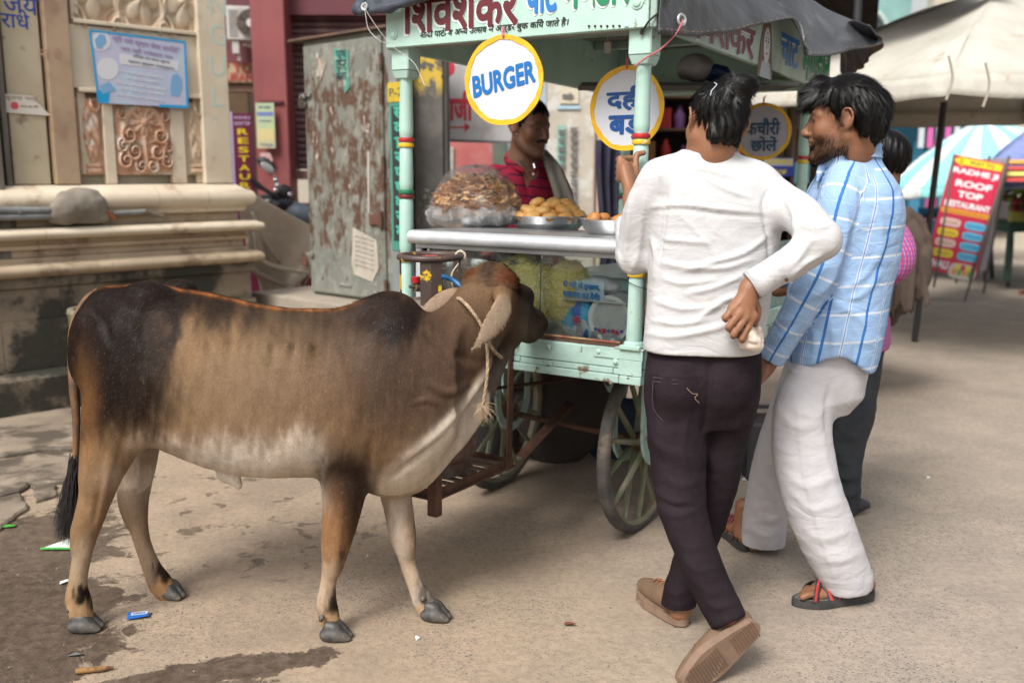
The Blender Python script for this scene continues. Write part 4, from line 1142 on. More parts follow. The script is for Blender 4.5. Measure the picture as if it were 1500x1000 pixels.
# rear locker so the cart is a real box from behind
cpart(MB().box((-CW + .05,1.2,.812),(-.05,CLN - .05,.93)),'rear_locker',MINTW,bevel=.004)
cpart(MB().box((-CW + .04,1.18,.931),(-.03,CLN - .03,.955)),'rear_shelf',ALU,bevel=.003)
cpart(MB().box((.0,1.0,.81),(.022,1.9,1.12)),'side_panel',mat('teal_panel',(.22,.34,.31),(.16,.26,.24),.5,sc=8,dirt=(.15,.12,.09),dsc=8,dlo=.55,dhi=.7),bevel=.002)
# wheels
def wheel(x,y,r=.362,out=1,yaw=0):
 w = empty('wheel',(x,y,r + .0),yaw); w.parent = cart
 A = Matrix.Rotation(PI / 2,4,'Y')
 ty = MB(); tr_ = .0235
 ty.lathe([(r - tr_ + tr_ * math.cos(a) * (1.0 if abs(math.cos(a)) < .9 else .97),tr_ * math.sin(a) * 1.05) for a in [2 * PI * k / 14 for k in range(15)]],72,A)
 for k in range(96):                 # tread blocks
  a = 2 * PI * k / 96
  for s_ in (-1,0,1):
   aa = a + (PI / 96 if s_ == 0 else 0)
   M = Matrix.Rotation(aa,4,'X') @ Matrix.Translation((s_ * .0135,0,r - .0035 - abs(s_) * .0035)) @ Matrix.Rotation(s_ * .5,4,'Y')
   ty.box((-.0045,-.0075,-.003),(.0045,.0075,.0035),M)
 ty.build('tyre',mat('dusty_rubber',(.055,.052,.05),(.10,.092,.082),.85,sc=12,bump=.3,bsc=120,bd=.001,dirt=(.2,.16,.12),dsc=9,dlo=.52,dhi=.75),w,smooth=.5)
 ri = MB(); ri.lathe([(r - .042,-.02),(r - .034,-.022),(r - .034,.022),(r - .042,.02),(r - .05,.012),(r - .05,-.012),(r - .042,-.02)],60,A)
 ri.build('rim',mat('olive_rim',(.14,.14,.09),(.24,.2,.13),.6,sc=9,bump=.3,dirt=(.26,.12,.05),dsc=10,dlo=.6,dhi=.75),w,smooth=.6)
 hb = MB(); hb.lathe([(0,-.075),(.018,-.075),(.018,-.05),(.034,-.045),(.04,-.02),(.045,0),(.04,.02),(.034,.045),(.018,.05),(.018,.075),(0,.075)],20,A)
 hb.build('hub',RUSTY,w,smooth=.7)
 sp = MB().add(*(lambda q: (q.v,q.f))(MB().tube([(0,0,.03),(0,0,.12),(0,0,r - .047)],[.012,.0125,.0095],6)))
 for k in range(14):
  q = MB(); a = 2 * PI * k / 14; dx = .022 * (1 if k % 2 else -1)
  q.tube([(dx,-math.sin(a) * .03,math.cos(a) * .03),(dx * .7,-math.sin(a) * .14,math.cos(a) * .14),(0,-math.sin(a) * (r - .047),math.cos(a) * (r - .047))],[.013,.0125,.0095],6)
  q.build('spoke',mat('olive_spoke',(.13,.155,.095),(.2,.2,.13),.65,sc=14,bump=.4,dirt=(.28,.24,.17),dsc=12,dlo=.55,dhi=.7),w,smooth=1)
 return w
for x,y in ((-.158,.455),(-.915,.60),(-.158,1.5),(-.915,1.58)):
 wheel(x,y)
 for dx in (-.062,.062):            # the two U-shaped hangers that carry the hub
  P_ = [(x + dx,y - .125,.75),(x + dx,y - .125,.50)] + [(x + dx,y - .125 * math.cos(a),.43 - .135 * math.sin(a)) for a in [PI * k / 10 for k in range(11)]] + [(x + dx,y + .125,.50),(x + dx,y + .125,.75)]
  h_ = MB()
  for i in range(len(P_) - 1): pass
  vs,fs = [],[]
  for i,p in enumerate(P_):
   p = Vector(p); d = (Vector(P_[min(i + 1,len(P_) - 1)]) - Vector(P_[max(i - 1,0)])).normalized(); nn = Vector((1,0,0)).cross(d)
   for a,b in ((-.006,-.018),(.006,-.018),(.006,.018),(-.006,.018)): vs.append(p + Vector((a,0,0)) + nn * b)
   if i: fs += [((i - 1) * 4 + k,(i - 1) * 4 + (k + 1) % 4,i * 4 + (k + 1) % 4,i * 4 + k) for k in range(4)]
  h_.add(vs,fs); cpart(h_,'wheel_hanger',MINTW,smooth=.6)
for y in (.455,1.54): cpart(MB().tube([(-1.0,y + (.14 if y < 1 else .04),.362),(-.06,y,.362)],.013,8),'axle',RUSTY,smooth=1)
for y in (.3,.8,1.3): cpart(MB().bar((-1.0,y,.665),(.0,y,.665),.035,.03),'cross_bearer',RUSTY)
cpart(MB().bar((-.97,.1,.50),(-.2,1.9,.50),.03,.008,(0,0,1)),'cross_brace',RUSTY)
cpart(MB().bar((-.97,1.85,.49),(-.2,.7,.52),.03,.008,(0,0,1)),'cross_brace',RUSTY)
# gas rack
RX0,RX1,RY0,RY1,RZ = -.86,-.478,-.49,.0,.335
for a,b in (((RX1,RY0,RZ),(RX1,RY1,RZ)),((RX0,RY0,RZ),(RX0,RY1,RZ)),((RX0,RY0,RZ),(RX1,RY0,RZ)),((RX0,RY1 - .018,RZ),(RX1,RY1 - .018,RZ))):
 cpart(MB().bar(a,b,.006,.034).bar(Vector(a) + Vector((0,0,-.014)),Vector(b) + Vector((0,0,-.014)),.03,.005),'rack_rail',RUSTY)
for i in range(9):
 y = RY0 + .03 + i * .052
 cpart(MB().box((RX0 + .004,y,RZ - .010),(RX1 - .004,y + .026,RZ - .003)),'rack_slat',mat('grey_slat',(.16,.11,.08),(.25,.19,.14),.8,sc=10,st=(1,8,1)),bevel=.001)
cpart(MB().box((RX1 - .02,RY0 - .018,RZ - .07),(RX1 + .02,RY0 + .016,RZ + .09)),'rack_foot',RUSTY,bevel=.003)
cpart(MB().box((RX0 - .02,RY0 - .018,RZ - .07),(RX0 + .02,RY0 + .016,RZ + .09)),'rack_foot',RUSTY,bevel=.003)
cpart(MB().bar((RX1 + .01,-.045,RZ - .02),(RX1 + .01,-.04,.79),.032,.008,(1,0,0)),'rack_upright',RUSTY)
cpart(MB().bar((RX0,-.045,RZ - .02),(RX0,-.04,.79),.032,.008,(1,0,0)),'rack_upright',RUSTY)
a = CF.hit(764,668,1,-.035); b = CF.hit(836,590,1,.45)
cpart(MB().bar(a,b,.036,.008,(.3,.2,1)),'rack_brace',RUSTY)
# gas cylinder on the rack
def gas():
 c = CF.M @ Vector((-.655,-.262,RZ + .008))
 root = empty('gas_cylinder',c,0,'old grey-brown gas cylinder with a round collar, standing on the cart\'s iron rack','gas cylinder')
 gm = mat('cylinder_paint',(.20,.165,.135),(.15,.12,.10),.6,sc=7,bump=.35,bsc=40,bd=.003,dirt=(.10,.05,.035),dsc=6,dlo=.5,dhi=.65)
 b = MB(); b.lathe([(.125,.0),(.135,.0),(.135,.045),(.15,.06),(.158,.1),(.16,.14),(.16,.50),(.156,.54),(.14,.58),(.11,.605),(.06,.62),(0,.625)],40)
 b.build('body',gm,root,smooth=.6)
 cm = mat('collar_iron',(.075,.045,.035),(.05,.035,.03),.5,sc=14,bump=.4,bsc=60,bd=.002,dirt=(.62,.40,.015),dsc=11,dlo=.56,dhi=.6)
 ring = MB(); ring.tube([(.105 * math.cos(a),.105 * math.sin(a),.765) for a in [2 * PI * k / 40 for k in range(40)]],.0115,10,closed=True); ring.build('collar_ring',cm,root,smooth=1)
 for a0,w in ((188,.02),(-84,.07),(20,.07)):
  n = max(2,int(w * 20)); q = MB()
  vs = []
  for i in range(n + 1):
   a = R(a0) + (i / n - .5) * (w / .1)
   for rr,z in ((.1,.60),(.106,.60),(.106,.762),(.1,.762)): vs.append((rr * math.cos(a),rr * math.sin(a),z))
  fs = [(i * 4 + k,i * 4 + (k + 1) % 4,i * 4 + 4 + (k + 1) % 4,i * 4 + 4 + k) for i in range(n) for k in range(4)] + [(0,1,2,3),(n * 4 + 3,n * 4 + 2,n * 4 + 1,n * 4)]
  q.add(vs,fs).build('collar_strap',cm,root)
 v = MB(); v.lathe([(0,.61),(.02,.61),(.02,.64),(.012,.645),(.012,.70),(.018,.705),(.018,.73),(0,.73)],16)
 v.build('valve',mat('brass',(.42,.30,.13),(.3,.2,.1),.4,.8),root,smooth=.7)
 kn = MB(); kn.lathe([(0,.73),(.034 * 1,.733),(.036,.748),(.03,.756),(0,.758)],18,Matrix.Translation((0,0,.012)))
 for k in range(9):
  a = 2 * PI * k / 9; kn.lathe([(0,0),(.008,0),(.008,.014),(0,.016)],8,Matrix.Translation((.032 * math.cos(a),.032 * math.sin(a),.746)))
 kn.build('valve_knob',flat('red_knob',(.62,.02,.04),.35),root,smooth=.7)
 rg = MB(); rg.tube([(-.02,-.03,.66),(-.05,-.055,.665)],.016,12); rg.tube([(-.05,-.055,.665),(-.066,-.068,.668)],.006,8); rg.build('regulator',mat('grey_brass',(.25,.2,.14),(.15,.1,.08),.5,.5),root,smooth=.8)
 cpx = (MB().lathe([(0,0),(.017,0),(.017,.02),(0,.022)],14,Matrix.Translation((-.045,-.05,.68)))); cpx.build('regulator_cap',RED,root,smooth=.7)
 ho = MB(); p0 = Vector((.02,-.01,.70)); ho.tube(spline([p0,p0 + Vector((.06,-.04,-.01)),p0 + Vector((.11,-.06,-.05)),p0 + Vector((.2,.0,-.14)),p0 + Vector((.28,.1,-.25))],8),.0085,10)
 ho.build('hose',flat('blue_hose',(.01,.12,.3),.35),root,smooth=1)
 wr = MB(); wr.tube(spline([(.105,.04,.785),(.122,.03,.765),(.10,.01,.74),(.075,.0,.70),(.085,-.01,.64),(.12,-.02,.60)],6),.003,6); wr.tube([(.105 + .017 * math.cos(a),.02,.765 + .017 * math.sin(a)) for a in [2 * PI * k / 12 for k in range(12)]],.0045,6,closed=True)
 wr.build('tie_string',flat('dirty_string',(.5,.45,.36),.8),root,smooth=1)
gas()
# ------------------------------------------------------------------ hanging round signs
SIGNW = mat('sign_white',(.60,.62,.68),(.55,.57,.63),.45,sc=4,bump=.06,bsc=30,dirt=(.4,.4,.4),dsc=14,dlo=.7,dhi=.8)
SIGNY = mat('sign_yellow',(.78,.44,.01),(.68,.36,.01),.45,sc=16,bump=.1,dirt=(.25,.12,.03),dsc=22,dlo=.66,dhi=.75)
def round_sign(loc,r,rz,lines,label,string_to,tm=None,white=None):
 root = empty('hanging_sign',loc,rz,label,'sign','round yellow-rimmed menu signs hung under the cart canopy')
 n = 56
 rim = MB(); vs = []
 for k in range(n):
  a = 2 * PI * k / n
  w = .017 + .0022 * math.sin(7 * a) + .0015 * math.sin(17 * a + 1)
  for rr,y in ((r - w,-.005),(r * (1 + .006 * math.sin(9 * a)),-.005),(r * (1 + .006 * math.sin(9 * a)),.0),(r - w,.0)):
   vs.append((rr * math.cos(a),y,rr * math.sin(a)))
 rim.add(vs,[(k * 4 + i,k * 4 + (i + 1) % 4,((k + 1) % n) * 4 + (i + 1) % 4,((k + 1) % n) * 4 + i) for k in range(n) for i in range(4)])
 rim.build('yellow_rim',SIGNY,root)
 MB().disc((0,0,-.0012),r * .985,.0024,1,56).build('panel',white or SIGNW,root)
 for (s,z,w,h,rot,sl,x) in lines:
  text(s,wallM(x,-.0035,z,ry=rot),tm or flat('blue_lettering',(.005,.07,.27),.4),root,width=w,height=h,bold=.035,th=.0014,slant=sl)
 st = MB()
 q = Vector(string_to) - Vector(loc); q = Matrix.Rotation(-rz,3,'Z') @ q
 for dx in (-.002,.002): st.tube([(dx,-.006,r - .008),(dx * 2,-.003,r + .02),tuple(q + Vector((-dx,0,0)))],.0016,5)
 st.tube([(0,-.006,r - .012),(.004,-.009,r - .004),(-.003,-.006,r + .008),(.003,-.003,r + .018),(-.004,-.002,r + .027)],.003,6)
 st.build('string',flat('pink_string',(.5,.15,.17),.8),root)
c = CF.M @ Vector(CF.hit(738,118,1,-.085))
bz = CF.M @ Vector(CF.hit(737,44,1,-.07))
c2_ = MB()
round_sign(c,.152,-.558 + .1,[('BURGER',.004,.245,.075,11,.1,.0)],'round white sign with yellow rim reading BURGER, hung from the front name board',bz,flat('bright_blue_lettering',(.0,.13,.42),.4))
c = CF.M @ Vector((-.118,.20,1.63))
c = at(918,159,3.44)
round_sign(c,.146,-.62,[('दही',.035,.16,.085,0,0,-.0),('बड़',-.065,.14,.085,0,0,-.0)],'round white Hindi sign with yellow rim half hidden behind the near cart post',at(925,88,3.44))
c = at(1117,193,4.90)
round_sign(c,.141,-.35,[('कचौरी',.025,.17,.085,0,0,.0),('छोलें',-.06,.13,.075,0,0,.01)],'round grey-white Hindi sign hung at the back of the cart between the two customers\' heads',at(1122,140,4.9),flat('navy_lettering',(.02,.06,.12),.5),mat('sign_grey',(.42,.40,.43),(.36,.34,.37),.5,sc=6,dirt=(.25,.2,.2),dsc=20,dlo=.6,dhi=.7))
# small tag and bundle hanging in the canopy
tg_ = MB(); tg_.box((-.012,-.003,-.02),(.012,.003,.02)); tg_.tube([(0,0,.02),(0,0,.06)],.0012,5); o = tg_.build('hanging_tag',flat('tag_white',(.5,.5,.46),.6),None,bevel=.002); o.location = at(890,70,3.6); tag(o,'little white tag hanging under the cart ceiling left of the near post','tag')
# ================================================================== GOODS ON AND IN THE CART
def film(name,tint=(.95,.96,.97),dens=.12,bsc=22,bst=1.0,white=(.8,.82,.85)):
 if name in _mc: return _mc[name]
 t = NT(name)
 v = t.co(sc=(1,1,.5))
 n = t.noise(bsc,6,.7,v,.6)
 bm_ = t.bump(n,bst,.03)
 g = t.n('BsdfGlossy'); g.inputs['Roughness'].default_value = .16; t.put(g.inputs['Normal'],bm_)
 tr = t.n('BsdfTransparent'); tr.inputs['Color'].default_value = tint + (1,)
 d = t.n('BsdfDiffuse'); d.inputs['Color'].default_value = white + (1,); t.put(d.inputs['Normal'],bm_)
 lw = t.n('LayerWeight'); lw.inputs[0].default_value = .35; t.put(lw.inputs['Normal'],bm_)
 a = t.n('MixShader'); b = t.n('MixShader')
 t.put(a.inputs[0],t.ma('MULTIPLY_ADD',t.step(n,.55,.72),.3,dens)); t.put(a.inputs[1],tr.outputs[0]); t.put(a.inputs[2],d.outputs[0])
 t.put(b.inputs[0],t.ma('MULTIPLY_ADD',lw.outputs['Facing'],.5,.07)); t.put(b.inputs[1],a.outputs[0]); t.put(b.inputs[2],g.outputs[0])
 t.put(t.out.inputs[0],b.outputs[0])
 _mc[name] = t.m
 return t.m
CT = 1.186                              # counter height in the cart's frame
def oncart(px,py,z=CT):
 o = CF.I @ Vector((0,0,CH)); d = CF.I.to_3x3() @ ray(px,py)
 p = o + d * ((z - o.z) / d.z)
 return CF.M @ p
def tray(root,r,h=.05,m=None,flare=.03,rim=.006,nm='tray'):
 q = MB(); q.lathe([(0,.003),(r - flare,.003),(r - flare * .3,h * .5),(r,h),(r + rim * 1.4,h + .002),(r + rim * 1.2,h - .004),(r + .001,h - .004),(r - flare * .3 + .002,h * .5 - .004),(r - flare,0),(0,0)],48)
 return q.build(nm,m or STEEL,root,smooth=.5)
def blobmesh(name,r,seed,sc=(1,1,1),amp=.08,fr=9,nu=18,nv=10):
 q = MB(); q.grid(lambda u,v: (math.sin(PI * v) * math.cos(2 * PI * u) * r,math.sin(PI * v) * math.sin(2 * PI * u) * r,math.cos(PI * v) * r),nu,nv,wrap=True)
 me = q.mesh(name,smooth=3)
 for v in me.vertices:
  k = 1 + amp * wob(v.co.x / r,v.co.y / r,v.co.z / r,2.2,seed) + amp * .3 * wob(v.co.x / r,v.co.y / r,v.co.z / r,fr,seed + 3)
  v.co = Vector((v.co.x * k * sc[0],v.co.y * k * sc[1],v.co.z * k * sc[2]))
 return me
# buns
def buns():
 c = oncart(804,334)
 root = empty('bun_tray',c,0,'wide steel tray heaped with golden fried buns in the middle of the counter','tray')
 tray(root,.158,.052)
 t = NT('fried_dough'); co = t.co()
 base = t.mix(t.step(t.noise(22,4,.6,co),.3,.7),(.66,.40,.14),(.56,.27,.06))
 base = t.mix(t.step(t.noise(60,4,.65,co),.55,.75),base,(.45,.19,.04))
 base = t.mix(t.step(t.noise(35,3,.6,co),.62,.7,0,.6),base,(.80,.62,.34))
 m = t.fin(base,.45,0,t.bump(t.noise(70,4,.65,co),.5,.003),Subsurface_Weight=.1,Subsurface_Radius=(.01,.005,.002))
 ms = [blobmesh('bun',.034,i,(1,1,.62),.1) for i in range(5)]
 for me in ms: me.materials.append(m)
 pl = []
 for lay,(n,r_,z) in enumerate(((12,.125,.05),(7,.075,.055),(1,0,.055),(10,.098,.078),(5,.05,.086),(5,.065,.103))):
  for k in range(n):
   a = 2 * PI * (k + .4 * lay) / n + random.uniform(-.1,.1); rr = r_ + random.uniform(-.008,.008)
   pl.append((rr * math.cos(a),rr * math.sin(a),z + random.uniform(-.004,.004)))
 for p in pl:
  o = link('bun',random.choice(ms),None,None)
  o.location = c + Vector(p); o.rotation_euler = (random.uniform(-.35,.35),random.uniform(-.35,.35),random.uniform(0,6))
  o.scale = (random.uniform(.9,1.12),) * 3
  tag(o,'golden fried bun heaped in the wide steel tray on the counter','bun','golden buns heaped in the wide tray')
 c = oncart(902,343)
 r2 = empty('snack_tray',c,0,'smaller steel tray with a few brown dumplings, half hidden by the white sleeve','tray')
 tray(r2,.128,.055)
 tray(r2,.09,.02,flare=.01,nm='inner_plate').location = (.03,.03,.03)
 me = blobmesh('dumpling',.026,9,(1,1,.85),.12); me.materials.append(mat('dumpling_brown',(.50,.24,.07),(.38,.14,.03),.5,sc=40,bump=.5,bsc=90,bd=.003))
 for x,y,z in ((-.075,-.015,.055),(-.04,.05,.05),(.0,-.055,.05),(.06,-.02,.052),(-.08,.04,.05),(.03,.02,.055)):
  o = link('dumpling',me,None,None); o.location = c + Vector((x,y,z)); o.rotation_euler = (x * 30,y * 20,1)
  tag(o,'brown fried dumpling lying in the smaller tray by the white sleeve','dumpling','dumplings in the smaller tray')
 c = oncart(880,331)
 r3 = empty('flat_plate',c,0,'shallow steel plate between the bun tray and the near post','plate'); tray(r3,.085,.028,flare=.02)
 c = oncart(797,306)
 r4 = empty('steel_bowl',c,0,'small steel bowl behind the buns, in front of the vendor','bowl'); tray(r4,.04,.055,flare=.008,rim=.005)
buns()
# crisps under plastic
def crisps():
 c = oncart(697,331)
 root = empty('bag_of_crisps',c,0,'round tray piled with orange-brown crisps under a clear plastic bag on the counter\'s left','bag'); root.scale = (1.1,1.1,1.22)
 tray(root,.155,.035)
 m = mat('crisp_brown',(.80,.47,.18),(.64,.30,.08),.45,sc=40,bump=.3,bsc=200,bd=.001,dirt=(.72,.45,.18),dsc=30,dlo=.5,dhi=.7)
 q = MB(); n_ = 0
 for k in range(1000):
  th = random.uniform(0,2 * PI); ph = math.acos(random.uniform(0,1)) ; rr = random.uniform(.78,1)
  x,y,z = .162 * rr * math.sin(ph) ** .8 * math.cos(th),.162 * rr * math.sin(ph) ** .8 * math.sin(th),.035 + .145 * rr * math.cos(ph) ** .9
  L,w = random.uniform(.05,.095),random.uniform(.012,.02)
  M = Matrix.Translation((x,y,z)) @ Matrix.Rotation(th + PI / 2 + random.uniform(-.6,.6),4,'Z') @ Matrix.Rotation(random.uniform(-.25,.25),4,'Y') @ Matrix.Rotation(random.uniform(-1,1),4,'X')
  vs = []
  for i in range(5):
   t_ = i / 4 - .5; zz = .006 * math.sin(t_ * 9 + k); ww = w * (1 - abs(t_) * .5)
   vs += [(t_ * L,-ww / 2,zz),(t_ * L,ww / 2,zz + .001)]
  q.add(vs,[(2 * i,2 * i + 1,2 * i + 3,2 * i + 2) for i in range(4)],M)
 q.build('crisps',m,root,kind='stuff')
 f = MB()
 def S_(u,v):
  a = 2 * PI * u; ph = v * PI * .56
  r = .185 * math.sin(min(ph,PI / 2)) ** .85 * (1 + .035 * math.sin(7 * a + 3 * v) + .03 * math.sin(13 * a + 5) * v + .02 * wob(a * 2,v * 6,0,2))
  if v > .9: r *= .97 - (v - .9) * .9
  z = .03 + .178 * max(math.cos(ph),-.2) + .008 * wob(a * 3,v * 5,1,2)
  return (r * math.cos(a),r * math.sin(a),max(z,.004))
 f.grid(S_,90,34,wrap=True); f.build('plastic_bag',film('thin_film',dens=.0,white=(.9,.9,.8)),root,smooth=3)
 f = MB()                            # bunched plastic skirt round the tray
 f.grid(lambda u,v: ((.162 + .026 * math.sin(v * PI) + .008 * math.sin(u * 2 * PI * 17) + .006 * wob(u * 40,v * 4)) * math.cos(2 * PI * u),(.162 + .026 * math.sin(v * PI) + .008 * math.sin(u * 2 * PI * 17) + .006 * wob(u * 40,v * 4)) * math.sin(2 * PI * u),.006 + .062 * v + .007 * math.sin(u * 2 * PI * 9)),160,8,wrap=True)
 f.build('plastic_skirt',film('skirt_film',dens=.3,bsc=40,white=(.95,.95,.95)),root,smooth=3)
crisps()
# bags of sev behind the glass
def sev():
 t = NT('yellow_sev'); co = t.co()
 v1 = t.co(rot=(.5,.6,.4),sc=(1,.22,1)); v2 = t.co(rot=(1.2,.1,1.1),sc=(1,.25,1))
 h = t.ma('MAXIMUM',t.noise(130,3,.6,v1,1.2),t.noise(120,3,.6,v2,1.2))
 base = t.mix(t.step(h,.45,.7),(.86,.70,.20),(.96,.90,.55))
 m = t.fin(base,.5,0,t.bump(h,1,.008))
 for i,(px,py,r,sc,lab) in enumerate(((768,428,.14,(1.0,.5,1.05),'big clear bag of yellow sev noodles behind the glass, nearest the calf\'s muzzle'),(835,428,.105,(.75,.7,1.15),'second clear bag of yellow sev noodles behind the glass, right of the bigger bag'))):
  w = CF.M @ Vector(CF.hit(px,py,1,.085 if i == 0 else .12))
  root = empty('sev_bag',w,CF.M.to_euler().z,lab,'bag of snacks','bags of yellow sev in the glass case')
  me = blobmesh('sev',r,i + 2,sc,.07,7,40,26); me.materials.append(m)
  for v in me.vertices: v.co.z = max(v.co.z,-.115) if i == 0 else max(v.co.z,-.118)
  link('sev',me,None,root)
  q = MB()                        # short loose threads standing proud
  for _ in range(1500):
   a,b = random.uniform(PI * .95,2.05 * PI),random.uniform(-.9,.95)
   n_ = Vector((math.cos(a) * math.sqrt(1 - b * b) * sc[0],math.sin(a) * math.sqrt(1 - b * b) * sc[1],b * sc[2])) * r * 1.0
   if n_.z < -.11: continue
   M = Matrix.Translation(n_) @ Matrix.Rotation(random.uniform(0,PI),4,'Y') @ Matrix.Rotation(random.uniform(-.5,.5),4,'X')
   L = random.uniform(.008,.02)
   q.add([(-L,-.001,-.0013),(L,-.001,-.001),(L,-.001,.001),(-L,-.001,.0013),(0,-.004,0)],[(0,1,4),(1,2,4),(2,3,4),(3,0,4)],M)
  q.build('loose_sev',m,root,kind='stuff')
  me = blobmesh('clear_bag',r * 1.05,i + 2,sc,.08,7,40,26)
  for v in me.vertices:
   if v.co.z > .09: v.co.z += .03 * (1 + .5 * math.sin(v.co.x * 80))
   v.co.z = max(v.co.z,-.12)
  if i == 0:
   q = MB(); q.grid(lambda u,v: (-.13 + .26 * u,-.03 + .03 * wob(u * 9,v * 5),.115 + .045 * v + .012 * wob(u * 11,v * 6,2)),50,12); q.grid(lambda u,v: (-.11 + .24 * u,.0 + .04 * wob(u * 8,v * 5,4),.11 + .06 * v * (1 - u * .4)),40,10)
   q.build('bag_mouth',film('milky_film',dens=.42,bsc=40),root,smooth=3)
sev()
def incase():
 a = CF.M.to_euler().z
 c = CF.M @ Vector(CF.hit(853,467,1,.10))
 root = empty('blue_packet',c,a,'shiny blue and white plastic packet of cups behind the glass, left of the plates','packet')
 t = NT('blue_packet_print'); co = t.co()
 base = t.mix(t.step(t.noise(11,2,.5,co,.8),.42,.50),(.0,.13,.55),(.02,.42,.72))
 base = t.mix(t.step(t.ma('ADD',t.noise(9,2,.5,co,.6),t.ma('MULTIPLY',t.xyz(co)[2],-2.2)),.58,.64),base,(.74,.76,.80))
 m = t.fin(base,.2,0,t.bump(t.noise(26,6,.7,co,.8),.8,.012))
 q = MB(); q.grid(lambda u,v: ((.078 + .004 * math.sin(8 * PI * u)) * math.cos(2 * PI * u) * min(1,6 * v + .02,6 * (1 - v) + .02) ** .5,-.05 + .2 * v,(.084 + .004 * math.sin(10 * PI * u + 2)) * math.sin(2 * PI * u) * min(1,6 * v + .02,6 * (1 - v) + .02) ** .5),48,18,wrap=True)
 q.build('packet',m,root,smooth=3)
 q = MB(); q.grid(lambda u,v: (-.01 + .075 * u * (.3 + v),-.062 - .012 * math.sin(u * 9 + v * 3),.05 - .12 * u - .03 * v + .01 * wob(u * 7,v * 7)),20,8); q.build('loose_wrap',film('milky_film',dens=.42,bsc=40),root,smooth=3)
 text('कप',wallM(.01,-.066,.005,ry=-60),flat('packet_red',(.6,.03,.12),.4),root,width=.03,height=.03,bold=.03)
 c = CF.M @ Vector(CF.hit(893,467,1,.05))
 root = empty('plate_stack',c,a,'wrapped stack of white disposable plates standing on edge behind the glass by the post','plates')
 q = MB(); Mx = Matrix.Rotation(PI / 2,4,'X')
 for i in range(9):
  y = .01 + i * .012
  q.lathe([(0,.0),(.062,.0),(.074,.01),(.083,.012),(.083,.015),(.072,.013),(.06,.003),(0,.003)],36,Matrix.Translation((0,y,0)) @ Mx)
 q.build('plates',flat('plate_white',(.74,.75,.76),.5),root,smooth=.6)
 q = MB(); q.lathe([(0,.0),(.06,.002),(.086,-.004),(.09,-.02),(.089,-.12),(.05,-.13)],40,Mx); q.build('plastic_wrap',film('clear_plastic_film'),root,smooth=2)
 rm = flat('wrap_red',(.55,.04,.1),.4); bm_ = flat('wrap_blue',(.05,.08,.45),.4)
 for k in range(7):
  MB().box((-.06 + k * .017,-.0035,-.045 - .004 * (k % 3)),(-.048 + k * .017,-.002,-.036 - .004 * (k % 2))).build('printed_mark',rm if k % 3 else bm_,root)
 q = MB(); q.grid(lambda u,v: (-.07 + .15 * u,-.006 - .006 * math.sin(u * 20),-.05 - .04 * v + .008 * wob(u * 9,v * 4)),30,6); q.build('loose_wrap',film('milky_film',dens=.42,bsc=40),root,smooth=3)
 c = CF.M @ Vector(CF.hit(872,420,1,.125))
 root = empty('printed_bag',c,a,'crumpled clear bag with blue Hindi print on the small shelf behind the glass','bag')
 me = blobmesh('contents',.08,4,(1.0,.7,.5),.18,8,36,20); link('contents',me,mat('milky_contents',(.50,.53,.57),(.62,.63,.66),.35,sc=20,bump=.8,bsc=35,bd=.01),root)
 q = MB(); q.grid(lambda u,v: (-.09 + .17 * u,-.075 + .014 * math.sin(u * 4 + 1) + .002 * math.sin(v * 8),-.04 + .068 * v + .003 * math.sin(u * 14)),30,10); q.build('printed_face',mat('bag_print_ground',(.42,.55,.64),(.5,.6,.68),.3,sc=9),root,smooth=3)
 bl = flat('bag_blue_ink',(.0,.17,.5),.5)
 text('दो नही तो तुम~हारा,',wallM(-.008,-.094,.012,ry=-2,rz=-3),bl,root,width=.15,height=.028,bold=.03)
 text('सर~वनाश कर देगी!',wallM(-.008,-.094,-.02,ry=-2,rz=-3),bl,root,width=.15,height=.028,bold=.03)
 c = CF.M @ Vector(CF.hit(712,420,1,.2)); c.z = (CF.M @ Vector((0,0,.82))).z
 for i,(dx,dy,r,h) in enumerate(((.0,.0,.095,.26),(-.2,.06,.085,.24))):
  root = empty('steel_canister',c + (CF.M.to_3x3() @ Vector((dx,dy,0))),a,('steel canister inside the glass case, beside the yellow sev','steel canister at the far left end of the glass case')[i],'canister','steel canisters in the glass case')
  q = MB(); q.lathe([(0,0),(r,0),(r,h * .86),(r * 1.02,h * .87),(r * 1.02,h * .95),(r * .98,h),(0,h * 1.01)],36); q.build('can',STEEL,root,smooth=.6)
  q = MB(); q.lathe([(r * 1.0,h * .84),(r * 1.04,h * .85),(r * 1.04,h * .87),(r,h * .88)],36); q.build('lid_rim',ALU,root,smooth=.6)
incase()
def bundle():
 c = at(1018,100,4.3)
 root = empty('stored_bundle',c,0,'white and blue plastic bundle stored under the cart roof behind the side board','bundle')
 me = blobmesh('white_bag',.085,3,(1,.8,.75),.15,7,24,14); link('white_bag',me,mat('bundle_white',(.42,.42,.46),(.36,.36,.4),.5,sc=9),root)
 me = blobmesh('blue_bag',.055,5,(1.1,.8,.7),.2,7,24,14); o = link('blue_bag',me,mat('bundle_blue',(.02,.06,.2),(.02,.04,.14),.5,sc=9),root); o.location = (.1,.0,-.02)
 s_ = MB(); s_.box((-.5,-.12,-.085),(.42,.12,-.07)); s_.build('storage_ledge',flat('ledge_dark',(.05,.05,.045),.7),root)
bundle()
